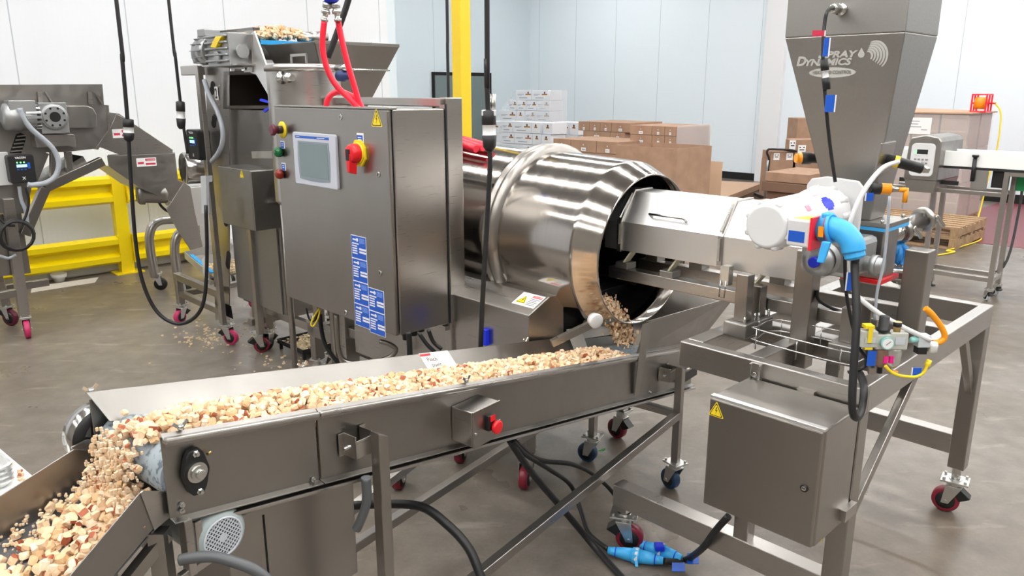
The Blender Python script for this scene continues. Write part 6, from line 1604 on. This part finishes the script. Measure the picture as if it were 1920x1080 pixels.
def chute_food():
    r = random.Random(9); kept = 0
    proto = []
    for k in range(14):
        mb = MB(); crouton_shape(mb, (0,0,0), .0235, r); proto.append(mb.mesh('crouton', Vector((0,0,0)), M_cr))
    spots = []
    tries = 0
    while kept < 300 and tries < 20000:
        tries += 1
        s = r.uniform(-.10, 1.70); t = r.betavariate(1.1, 2.3)*.95+.03
        hgt = .040*math.sin(math.pi*min(1, max(.0, t/.85)))**.8 if t < .85 else .0
        hgt = max(0, hgt-.01*max(0, s-1))
        z_ = -.090-.03*max(0,-s)+hgt+r.uniform(-.018, .006)
        if t > .62 and r.random() < .55: continue
        p = n_(s, z_)*(1-t)+f_(s, z_)*t
        if any((p-q).length < .0125 for q in spots): continue
        spots.append(p); kept += 1
        o = bpy.data.objects.new('crouton', r.choice(proto)); COL.objects.link(o); o.location = p
        o.rotation_euler = (r.uniform(0,6.28), r.uniform(0,6.28), r.uniform(0,6.28)); k = r.uniform(.65, 1.15); o.scale = (k,k,k)
        props(o, 'toasted bread cube lying loose in the open chute at lower left', 'bread cube', 'bread cubes in the lower chute')
    # mound beneath the surface layer and the crumbs
    mb = MB()
    for _ in range(1100):
        s = r.uniform(-.35, 2.3); t = r.betavariate(1.1, 2.4)*.96+.02
        hgt = .026*math.sin(math.pi*min(1, t/.85))**.8 if t < .85 else 0
        z_ = -.092-.03*max(0,-s)+hgt*r.random(); p = n_(s, z_)*(1-t)+f_(s, z_)*t
        crouton_shape(mb, p, r.uniform(.010,.020) if t < .7 else r.uniform(.003,.009), r)
    for _ in range(500):
        s = r.uniform(-.4, 2.2); t = r.uniform(.5,.98); p = n_(s,-.090)*(1-t)+f_(s,-.090)*t; q = r.uniform(.0015,.004)
        mb.box(p.x-q, p.x+q, p.y-q, p.y+q, p.z-q, p.z+q, r.choice((0,1)))
    single(W, 'bread_pieces_in_chute', 'bed of small bread pieces and crumbs under the loose cubes', 'food', mb, M_cr, (-1.15,1.8,.85), kind='stuff')
    # curtain falling from the belt end into the chute
    mb = MB()
    for _ in range(190):
        y = min(.30, max(.07, r.gauss(.20,.045))); t = r.random(); z = czt(0)-.055-.145*t; x = -.012-.045*t+r.uniform(-.014,.012)
        if t < .25: x = .06-.085*(t/.25)**.8; z = czt(0)-.040+.006*r.random()-(t/.25)**2*.035
        crouton_shape(mb, (x, y, z), r.uniform(.008,.018), r)
    for _ in range(600):
        y = min(.31, max(.06, r.gauss(.20,.055))); t = r.random(); x = -.015-.05*t+r.uniform(-.02,.015); z = czt(0)-.06-.15*t; q = r.uniform(.0015,.004)
        mb.box(x-q, x+q, y-q, y+q, z-q*1.5, z+q*1.5, r.choice((0,1)))
    single(C, 'falling_bread_pieces', 'curtain of bread pieces tumbling off the belt end', 'food', mb, M_cr, (-.1,.17,1.0), kind='stuff')
    # stream leaving the drum mouth
    mb = MB()
    P0 = M.q(1140, 575, x=2.80); P1 = C.q(1168, 640, y=.20)
    a = M.world(M.q(1132, 560, x=2.86)); b = C.world(C.q(1172, 640, y=.17))
    for _ in range(420):
        t = r.random(); p = a.lerp(b, t)+Vector((r.gauss(0,.016+.016*t), r.gauss(0,.035), -.0+.03*math.sin(math.pi*t)+r.gauss(0,.006)))
        crouton_shape(mb, p, r.uniform(.010,.019), r)
    for _ in range(500):
        t = r.random(); p = a.lerp(b, t)+Vector((r.gauss(0,.03), r.gauss(0,.06), .03*math.sin(math.pi*t))); q = r.uniform(.0015,.004); mb.box(p.x-q,p.x+q,p.y-q,p.y+q,p.z-q*2,p.z+q*2,0)
    single(W, 'pouring_bread_pieces', 'stream of bread pieces pouring from the drum mouth', 'food', mb, M_cr, b, kind='stuff')
    # heap on the high feed belt
    x0, x1, y1, z = BB; mb = MB()
    for _ in range(1300):
        x = r.uniform(x0+.0, x1-.06); y = r.uniform(5.26, 6.1); h = .10*(1-abs((x-(x0+x1)/2)/.30)**2)*min(1,(y-5.2)/.12)
        crouton_shape(mb, (x, y, z+max(.0,h)*r.uniform(.3,1.0)+.008), r.uniform(.018,.03), r)
    single(M, 'bread_pieces_on_feed_belt', 'pale heap of bread pieces on the high blue feed belt', 'food', mb, M_cr, (2.9,5.6,z), kind='stuff')
chute_food()
def trays():
    z = .80; q = [W.q(u, v, z=z) for u, v in ((0,840),(62,892))]
    d = (q[1]-q[0]).normalized(); n = Vector((-d.y, d.x, 0))
    if n.x > 0: n = -n
    c0 = q[0]-d*.5; c1 = q[1]+d*.25
    T = thing(W, 'side_table', 'white topped side table at the left edge holding sheet pans', 'table', (c0.x-.2, (c0.y+c1.y)/2, 0))
    part(T, 'tabletop', MB().slab([c0, c1, c1+n*.6, c0+n*.6], (0,0,-.03)), M_uhmw, bevel=.004)
    for p in (c0+n*.05+d*.05, c1+n*.05-d*.05, c1+n*.55-d*.05, c0+n*.55+d*.05): part(T, 'leg', MB().box(p.x-.02, p.x+.02, p.y-.02, p.y+.02, 0, z-.03), M_steel_v)
    corner = W.q(33, 893, z=z+.03)
    for k in range(4):
        o = thing(W, 'sheet_pan', ['bottom','second','third','top'][k]+' aluminium sheet pan of the stack at the left edge', 'pan', (corner.x,corner.y,z+.002+.016*k), 'sheet pans on the side table')
        zz = z+.002+.016*k; e = -d; w = n
        A = Vector((corner.x,corner.y,0)); pts = []
        def rr(inset, rad):
            L1, L2 = .32, .42; out = []
            for cx, cy, a0 in ((inset+rad,inset+rad,180),(L1-inset-rad,inset+rad,270),(L1-inset-rad,L2-inset-rad,0),(inset+rad,L2-inset-rad,90)):
                for j in range(6): a = R(a0+18*j); out.append((cx+rad*math.cos(a), cy+rad*math.sin(a)))
            return [A+w*a+e*b for a, b in out]
        o1, o2, o3 = rr(0,.035), rr(.010,.03), rr(.016,.028)
        mb = MB(); N = len(o1); up = Vector((0,0,1))
        vs = [p+up*(zz+.022) for p in o1]+[p+up*(zz+.024) for p in o2]+[p+up*(zz+.002) for p in o3]+[p+up*zz for p in o3]+[p+up*(zz+.018) for p in o1]
        fs = []
        for r0, r1 in ((0,1),(1,2),(4,3),(0,4)):
            for i in range(N): j = (i+1) % N; fs.append((r0*N+i, r0*N+j, r1*N+j, r1*N+i))
        fs.append(tuple(range(2*N, 3*N))); fs.append(tuple(range(3*N, 4*N)))
        mb.add(vs, fs); part(o, 'pan_body', mb, M_bright)
    rg = random.Random(8)
    for k in range(9):
        u, v = [(8,862),(14,866),(20,872),(36,884),(40,882),(36,892),(41,890),(37,899),(44,898)][k]
        p = W.q(u, v, z=z+.006); mb = MB(); crouton_shape(mb, p, rg.uniform(.008,.014), rg)
        single(W, 'bread_crumb', 'bread crumb lying on the white side table beside the pans', 'crumb', mb, M_cr, p, 'crumbs on the side table')
trays()

# ================================================================== CABLES AND HOSES
def cable(name, label, pts, r, mt, cat='cable', fr=W, sub=6, n=8):
    mb = MB(); mb.tube(pts, r, n, sub); return single(fr, name, label, cat, mb, mt, pts[0])
def hang(name, label, u_top, pts, Y, r, conn=None, extra=()):
    P = [W.q(u, v, y=Y) for u, v in pts]; top = Vector((P[0].x-(P[1].x-P[0].x)*.3, Y, 6.2))
    T = thing(W, name, label, 'cable', P[0])
    mb = MB(); mb.tube([top]+P, r, 8, 6); part(T, 'cable', mb, M_black)
    if conn:
        (u, v0, v1, w) = conn; a, b = W.q(u, v0, y=Y), W.q(u+2, v1, y=Y); L = (b-a).length; k = w
        mb = MB(); mb.lathe(a, b-a, [(0,k*.7),(L*.03,k),(L*.36,k),(L*.37,k*.93),(L*.60,k*.93),(L*.61,k*1.05),(L*.90,k*.9),(L,k*.5)], 16, mats=[0,0,1,1,1,0,0])
        part(T, 'connector', mb, [M_black, M_white], 'black and white twist lock connector')
    return T
hang('hanging_cable', 'black cable hanging and looping low in front of the chute legs', 218, [(218,0),(229,110),(239,225),(245,330),(254,450),(268,530),(295,585),(332,607),(365,595),(383,560),(388,480),(386,385)], 5.45, .014, (240,223,265,.036))
hang('hanging_cable', 'thin black cable dropping to the drive on the elevator post', 316, [(316,0),(328,100),(338,190),(346,250),(352,288)], 5.9, .012, (338,190,242,.032))
T_ = hang('hanging_cable', 'thick black cable in front of the drum with large connector', 912, [(913,0),(912,110),(915,205),(919,300),(913,420),(906,540),(901,652)], 3.30, .011, (916,206,283,.030))
p = W.q(924, 176, y=3.34); q = W.q(922, 215, y=3.34); part(T_, 'steel_sleeve', MB().cyl(p, q, .014), M_steel)
part(T_, 'white_cap', MB().box(W.q(903,205,y=3.3).x, W.q(930,205,y=3.3).x, 3.28, 3.33, W.q(916,217,y=3.3).z, W.q(916,206,y=3.3).z), M_white, bevel=.003)
hang('brown_drop_hose', 'thin brown hose hanging just left of the yellow column', 838, [(838,0),(839,90),(841,190),(842,260)], 8.2, .016)
cable('support_rod', 'thick black rod slanting down behind the red hoses', [W.q(668,-60,y=4.6), W.q(650,10,y=4.6), W.q(615,108,y=4.6)], .018, M_black)
def hoses():
    Y = 3.95; T = thing(W, 'water_manifold', 'plated fitting block hanging above the cabinet feeding two red hoses', 'fitting', W.q(622,20,y=Y))
    a = W.q(620, -20, y=Y); part(T, 'manifold', MB().cyl(a, W.q(622,4,y=Y), .035), M_royal)
    for u0, u1 in ((614,608), (628,634)):
        p, q = W.q(u0, 4, y=Y), W.q(u1, 40, y=Y); L = (q-p).length
        part(T, 'valve', MB().lathe(p, q-p, [(0,.022),(L*.3,.022),(L*.32,.016),(L*.4,.016),(L*.42,.022),(L*.6,.022),(L*.62,.013),(L*.85,.013),(L*.87,.018),(L,.018)], 14), M_bolt)
    part(T, 'drop_pipe', MB().cyl(a, Vector((a.x,a.y,6.2)), .012), M_steel)
    cable('red_hose', 'left red hose from the manifold down behind the cabinet top', [W.q(u, v, y=Y) for u, v in ((608,40),(605,70),(606,100),(616,135),(632,162),(655,185),(680,212))], .015, M_redhose, 'hose')
    cable('red_hose', 'right red hose from the manifold down behind the cabinet top', [W.q(u, v, y=Y+.02) for u, v in ((634,40),(641,75),(652,120),(664,160),(672,190),(676,214))], .015, M_redhose, 'hose')
    cable('red_hose', 'short looped red hose standing behind the cabinet top edge', [W.q(u, v, y=Y+.08) for u, v in ((611,214),(613,192),(621,178),(636,172),(655,178),(672,190),(684,214))], .015, M_redhose, 'hose')
hoses()
# cable from the blue plug down to the loop by the rail
pe = M.world(plug_end)
cable('motor_cable', 'thick black cable from the blue plug looping over the stand rail', [pe+Vector((0,0,.03)), pe, W.q(1603,505,y=2.28), W.q(1606,600,y=2.22), W.q(1600,700,y=2.18), W.q(1598,765,y=2.16), W.q(1606,783,y=2.18), W.q(1616,765,y=2.22), W.q(1620,725,y=2.26), W.q(1612,700,y=2.40)], .0125, M_black)
cable('sensor_cable', 'thin black cable with blue tags down the hopper front', [M.world(probe+Vector((-.07,0,0))), W.q(1552,20,y=2.66), W.q(1546,45,y=2.64), W.q(1543,110,y=2.62), W.q(1548,190,y=2.60), W.q(1556,270,y=2.60), W.q(1566,341,y=2.60)], .006, M_black)
def tags():
    for (u0, v0, u1, v1, m, lab, nm) in ((1524,57,1547,68,mat_dl,'red tag on the hopper front cable','cable_tag'), (1546,71,1554,106,M_blue,'upper narrow blue tag on the hopper front cable','cable_tag'), (1549,178,1565,210,M_blue,'lower square blue tag on the hopper front cable','cable_tag')):
        p, q = W.q(u0, v0, y=2.58), W.q(u1, v1, y=2.58); mb = MB(); mb.box(p.x, q.x, 2.578, 2.582, q.z, p.z, 0); mb.box(q.x-.004, q.x, 2.577, 2.578, q.z, p.z, 1)
        single(W, nm, lab, 'tag', mb, [m, M_paper], p)
    p, q = W.q(1545, 112, y=2.605), W.q(1550, 168, y=2.60); L = (q-p).length
    single(W, 'inline_connector', 'black inline connector joining the hopper front cable', 'connector', MB().lathe(p, q-p, [(0,.012),(L*.36,.013),(L*.38,.010),(L*.6,.010),(L*.62,.013),(L,.012)], 12, mats=[0,1,1,0,0]), [M_black, M_white], p)
    for (u, v, w, h, yy, lab) in ((1590,511,11,34,2.36,'blue tag hanging beside the thick black cable'), (1712,690,14,18,2.33,'blue tag on the yellow cable under the regulator'), (1625,362,12,15,2.46,'blue tag beside the black and orange sensor')):
        p = W.q(u, v, y=yy); q = W.q(u+w, v+h, y=yy); mb = MB(); mb.box(p.x, q.x, yy, yy+.003, q.z, p.z, 0); mb.box(p.x-.003, p.x, yy-.001, yy+.003, q.z, p.z, 1); single(W, 'cable_tag', lab, 'tag', mb, [M_blue, M_paper], p)
tags()
cable('air_hose', 'white air hose arching from the upper level sensor down past the plug', [W.q(u, v, y=y) for u, v, y in ((1684,303,2.55),(1655,315,2.5),(1625,350,2.45),(1602,395,2.42),(1590,440,2.42),(1588,500,2.46),(1600,545,2.5),(1640,582,2.42),(1690,612,2.36),(1745,638,2.34))], .008, M_white, 'hose')
cable('sensor_cable', 'grey cable dropping from the orange elbow plug', [W.q(u, v, y=2.50) for u, v in ((1668,368),(1664,430),(1656,500),(1645,545),(1640,600))], .005, M_conduit)
cable('control_cable', 'thin black cable hanging beside the thick motor cable', [W.q(u, v, y=2.38) for u, v in ((1584,470),(1586,540),(1596,600),(1610,650),(1624,672),(1618,690),(1590,698))], .006, M_black)
cable('control_cable', 'thin black cable crossing behind the feeder posts', [W.q(u, v, y=2.85) for u, v in ((1532,545),(1535,562),(1560,578),(1600,590),(1640,604))], .006, M_black)
cable('air_hose', 'orange air hose curving beside the regulator', [W.q(u, v, y=2.42) for u, v in ((1735,578),(1748,590),(1766,615),(1771,632),(1762,641),(1748,643))], .010, M_orange, 'hose')
cable('valve_cable', 'thin yellow cable looping under the air regulator', [W.q(u, v, y=2.33) for u, v in ((1740,680),(1732,698),(1718,706),(1700,706),(1682,703),(1668,695),(1660,686))], .005, M_yelp)
def regulator():
    Y = 2.34; T = thing(W, 'air_regulator', 'pale air filter regulator set with pressure gauge on the stand rail', 'regulator', W.q(1660,700,y=Y))
    def P(u, v, dy=0): return W.q(u, v, y=Y+dy)
    def bx(u0, v0, u1, v1, d, dy=0): a, b = P(u0, v0), P(u1, v1); return MB().box(a.x, b.x, Y+dy, Y+dy+d, b.z, a.z)
    part(T, 'shutoff_valve', bx(1618,622,1644,652,.04), M_cream, bevel=.002); part(T, 'shutoff_window', bx(1622,633,1640,643,.002,-.003), M_lgrey)
    part(T, 'valve_handle', bx(1629,611,1633,642,.004,-.006), M_yelp); part(T, 'valve_cap', bx(1624,611,1640,617,.03,.0), M_yelp)
    part(T, 'lock_tab', bx(1622,652,1636,656,.03,.0), M_yelp)
    part(T, 'regulator_body', bx(1645,628,1671,656,.045), M_cream, bevel=.003); part(T, 'lubricator_body', bx(1672,625,1701,656,.045), M_cream, bevel=.003)
    part(T, 'sight_window', bx(1679,633,1695,646,.002,-.003), M_lgrey)
    c = P(1660,641); mb = MB(); mb.lathe((c.x,Y,c.z), (0,-1,0), [(0,.018),(.012,.019),(.014,.0205),(.018,.0205)], 28, 0); g = part(T, 'pressure_gauge', mb, M_teal)
    part(g, 'dial', MB().lathe((c.x,Y-.018,c.z), (0,-1,0), [(0,.017),(.0006,.017)], 24), M_paper); part(g, 'needle', MB().bar((c.x-.006,Y-.0195,c.z-.005), (c.x+.008,Y-.0195,c.z+.007), .0015, .001), M_ink)
    a = P(1661,625); mb = MB(); mb.lathe((a.x,Y+.02,a.z), (0,0,1), [(0,.018),(.006,.021),(.010,.021),(.012,.016),(.05,.0155),(.052,.012)], 18); part(T, 'pressure_knob', mb, M_black)
    a = P(1687,625); part(T, 'fill_plug', MB().lathe((a.x,Y+.02,a.z), (0,0,1), [(0,.011),(.016,.011),(.017,.013),(.032,.013)], 14, mats=[0,1,1]), [M_brass, M_black])
    a = P(1657,656); b = P(1654,705); mb = MB(); mb.lathe((a.x,Y+.02,a.z), (b-a), [(0,.021),(.01,.022),(.05,.020),(.062,.014),(.064,.009),(.085,.009)], 18, mats=[0,0,0,0,1]); part(T, 'filter_bowl', mb, [M_bowl, M_black])
    a = P(1684,656); mb = MB(); mb.lathe((a.x,Y+.02,a.z), (0,0,-1), [(0,.021),(.008,.022),(.05,.020),(.064,.012)], 18); part(T, 'oil_bowl', mb, M_bowlc)
    a = P(1684,700); part(T, 'drain_cap', MB().cyl((a.x,Y+.02,a.z), (a.x,Y+.02,a.z-.008), .009), M_orange)
    for u in (1660, 1671): part(T, 'bowl_latch', bx(u-3,668,u+3,681,.01,-.004), M_magenta, bevel=.001)
    part(T, 'outlet_nipple', MB().cyl(P(1701,640,.02), P(1730,640,.02), .006), M_bolt)
    part(T, 'silencer', MB().lathe(P(1706,637,.01), (1,0,0), [(0,.006),(.006,.010),(.025,.010)], 14), M_teal)
    part(T, 'solenoid_valve', bx(1724,630,1744,652,.035), M_lgrey, bevel=.002); part(T, 'solenoid_coil', bx(1722,652,1738,665,.03), M_black, bevel=.002)
    part(T, 'outlet_fitting', MB().lathe(P(1750,642,.015), (0,0,-1), [(0,.014),(.01,.016),(.03,.015),(.034,.008)], 14), M_bucket)
    part(T, 'push_connector', MB().lathe(P(1743,675,.015), (-.3,0,-1), [(0,.008),(.02,.009),(.024,.005)], 12), M_yelp)
    part(T, 'mounting_bracket', MB().box(P(1648,650).x, P(1690,650).x, Y+.045, Y+.055, 1.10, 1.20), M_steel)
    part(T, 'blue_tag', bx(1628,658,1641,686,.002,.0), M_blue)
regulator()
# floor cables between conveyor and enclosure
P = lambda u, v, z: W.q(u, v, z=z)
cable('power_cable', 'thick black cable running straight down from the conveyor past the floor connectors', [P(955,824,.66), P(968,845,.60), P(1000,890,.45), P(1060,960,.22), P(1110,1020,.05), P(1150,1065,.02), P(1190,1110,.018)], .015, M_black)
cable('power_cable', 'black cable curving from the conveyor to the left floor connector', [P(960,826,.66), P(985,852,.55), P(1030,880,.35), P(1070,910,.16), P(1090,960,.05), P(1105,1000,.03), P(1140,1030,.03)], .011, M_black)
cable('power_cable', 'black cable arching from the conveyor to the right floor connector', [P(962,824,.66), P(1010,862,.46), P(1070,870,.36), P(1110,888,.25), P(1150,925,.10), P(1170,970,.05), P(1205,1019,.03)], .010, M_black)
cable('power_cable', 'black cable arching over the floor in front of the slung grey cabinet', [W.q(660,948,y=2.5), W.q(720,945,y=2.5), W.q(790,950,y=2.45), W.q(840,985,y=2.4), W.q(880,1030,y=2.35), W.q(905,1090,y=2.3)], .016, M_black)
mb = MB(); mb.tube([W.q(u, v, y=1.98) for u, v in ((686,895),(688,930),(684,955),(672,985),(668,992))], .014, 10); single(W, 'flexible_conduit', 'dark grey ribbed conduit dropping beside the slung cabinet', 'conduit', mb, M_dconduit, W.q(686,895,y=1.98))
mb = MB(); mb.tube([W.q(u, v, y=1.62) for u, v in ((338,1050),(360,1046),(400,1044),(440,1054),(480,1070),(510,1095))], .014, 10)
for k in range(26): pass
single(W, 'hanging_conduit', 'thick grey conduit under the round motor grille', 'conduit', mb, M_dconduit, W.q(338,1050,y=1.62))
M_W = lambda u, v: M.world(M.q(u, v, x=2.44))
def blueplug(a, b, lab, dz=.05):
    a, b = Vector(a), Vector(b); L = (b-a).length; d = (b-a).normalized(); T = thing(W, 'floor_connector', lab, 'connector', a)
    mb = MB(); mb.lathe(a, d, [(0,.016),(L*.12,.020),(L*.13,.017),(L*.15,.022),(L*.44,.030)], 18); part(T, 'plug_half', mb, M_sky)
    mb = MB(); mb.lathe(a+d*L*.44, d, [(0,.034),(L*.05,.036),(L*.12,.034)], 10, smooth=False); c = part(T, 'locking_ring', mb, M_sky)
    mb = MB(); mb.lathe(a+d*L*.56, d, [(0,.031),(L*.26,.024),(L*.27,.017),(L*.29,.021),(L*.42,.016)], 18); part(T, 'socket_half', mb, M_sky)
    for t in (.135, .83): part(T, 'seal_ring', MB().lathe(a+d*L*t, d, [(0,.0225),(.004,.0225)], 16), M_royal)
    part(T, 'latch_lever', MB().bar(a+d*L*.48+Vector((0,-.03,-.0)), a+d*L*.46+Vector((.005,-.055,-.02)), .012, .008), M_sky)
    part(T, 'rating_label', MB().lathe(a+d*L*.49, d, [(0,.0365),(.012,.0365)], 8, smooth=False), M_white)
    return T
blueplug(P(1140,1032,.035), P(1246,1052,.035), 'left sky blue connector pair lying on the floor')
t = blueplug(P(1200,1020,.035), P(1280,1048,.040), 'right sky blue connector pair with a deep blue latch on the floor')
part(t, 'blue_latch', MB().box(*(lambda q: (q.x-.02,q.x+.02,q.y-.02,q.y+.02,.06,.085))(P(1236,1026,.07))), M_royal, bevel=.004)
cable('power_cable', 'twisted black cable pair rising from the floor connectors into the enclosure', [P(1245,1052,.035), P(1270,1053,.03), P(1290,1048,.05), M_W(1318,1027), M_W(1334,1005), M_W(1350,985), M_W(1366,968)], .014, M_black)
for (u0, v0, u1, v1, lab) in ((1260,1056,1284,1072,'blue tag lying by the right floor connector'), (1288,1038,1310,1058,'blue tag tied on the cable rising to the enclosure')):
    p = P(u0, v0, .06); q = P(u1, v0, .06); s = P(u0, v1, .06)
    h = s-p; mb = MB(); mb.slab([p, q, q+h, s], (0,0,.003)); single(W, 'cable_tag', lab, 'tag', mb, M_blue, p)
# cables hanging below the control cabinet
for i, (pts, r, lab) in enumerate(((((766,622),(768,650),(769,690)), .014, 'straight black cable below the control cabinet'), (((786,625),(800,645),(820,665),(832,680)), .010, 'black cable slanting from below the control cabinet'), (((803,618),(812,640),(828,655)), .010, 'short black cable beside the cabinet post'), (((600,590),(603,620),(612,650),(636,684)), .013, 'long black cable curving down left of the cabinet pedestal'))):
    yy = 3.55 if i < 3 else 4.35; cable('control_cable', lab, [W.q(u, v, y=yy) for u, v in pts], r, M_black)
cable('control_cable', 'small black cable loop under the cabinet left corner', [W.q(u, v, y=4.3) for u, v in ((574,578),(580,598),(590,601),(596,585))], .006, M_black)
cable('control_cable', 'yellow cable loop under the cabinet left corner', [W.q(u, v, y=4.28) for u, v in ((599,578),(588,595),(583,608),(588,611),(596,598),(600,582))], .005, M_yelp)
cable('steel_tube', 'bent grey steel tube beside the cabinet pedestal', [W.q(u, v, y=4.1) for u, v in ((631,590),(633,630),(636,660),(650,678),(690,680),(730,670),(742,655),(730,645),(712,640))], .014, M_steel_v, 'pipe')
single(W, 'blue_box', 'small bright blue box between the cabinet post and the drum', 'box', MB().box(*(lambda a, b: (a.x,b.x,4.6,4.75,b.z,a.z))(W.q(808,606,y=4.6), W.q(832,634,y=4.6))), M_royal, W.q(808,634,y=4.6))
# crumpled blue glove on the screw barrel
g = M.q(1686, 470, x=3.22); mb = MB(); rg = random.Random(4)
for k in range(5):
    mb.tube([g+Vector((0,.0,.03)), g+Vector((rg.uniform(-.02,.02),-.03+.02*k-.02,-.01)), g+Vector((rg.uniform(-.03,.03),-.05+.025*k,-.05-.01*(k % 2)))], .012, 8, 4)
mb.lathe(g+Vector((0,.02,.04)), (.1,-.2,-1), [(0,.012),(.02,.032),(.05,.036),(.07,.02)], 12)
single(M, 'rubber_glove', 'crumpled blue glove draped under the screw barrel', 'glove', mb, M_glove, g)
# ================================================================== CAMERA AND LIGHT
sc = bpy.context.scene
cam = bpy.data.cameras.new('camera'); co = bpy.data.objects.new('camera', cam); COL.objects.link(co)
cam.sensor_width = 36; cam.lens = 36*F_PX/1920; cam.clip_end = 100
co.location = (0, 0, CAM_Z); co.rotation_euler = (math.pi/2-PITCH, 0, 0); sc.camera = co
w = bpy.data.worlds.new('world'); sc.world = w; w.use_nodes = True
w.node_tree.nodes['Background'].inputs[0].default_value = (.85,.92,1,1); w.node_tree.nodes['Background'].inputs[1].default_value = .6
sc.view_settings.view_transform = 'Standard'; sc.view_settings.look = 'None'; sc.view_settings.gamma = 1
sc.view_settings.exposure = EXPO
try: sc.view_settings.use_curve_mapping = False
except Exception: pass
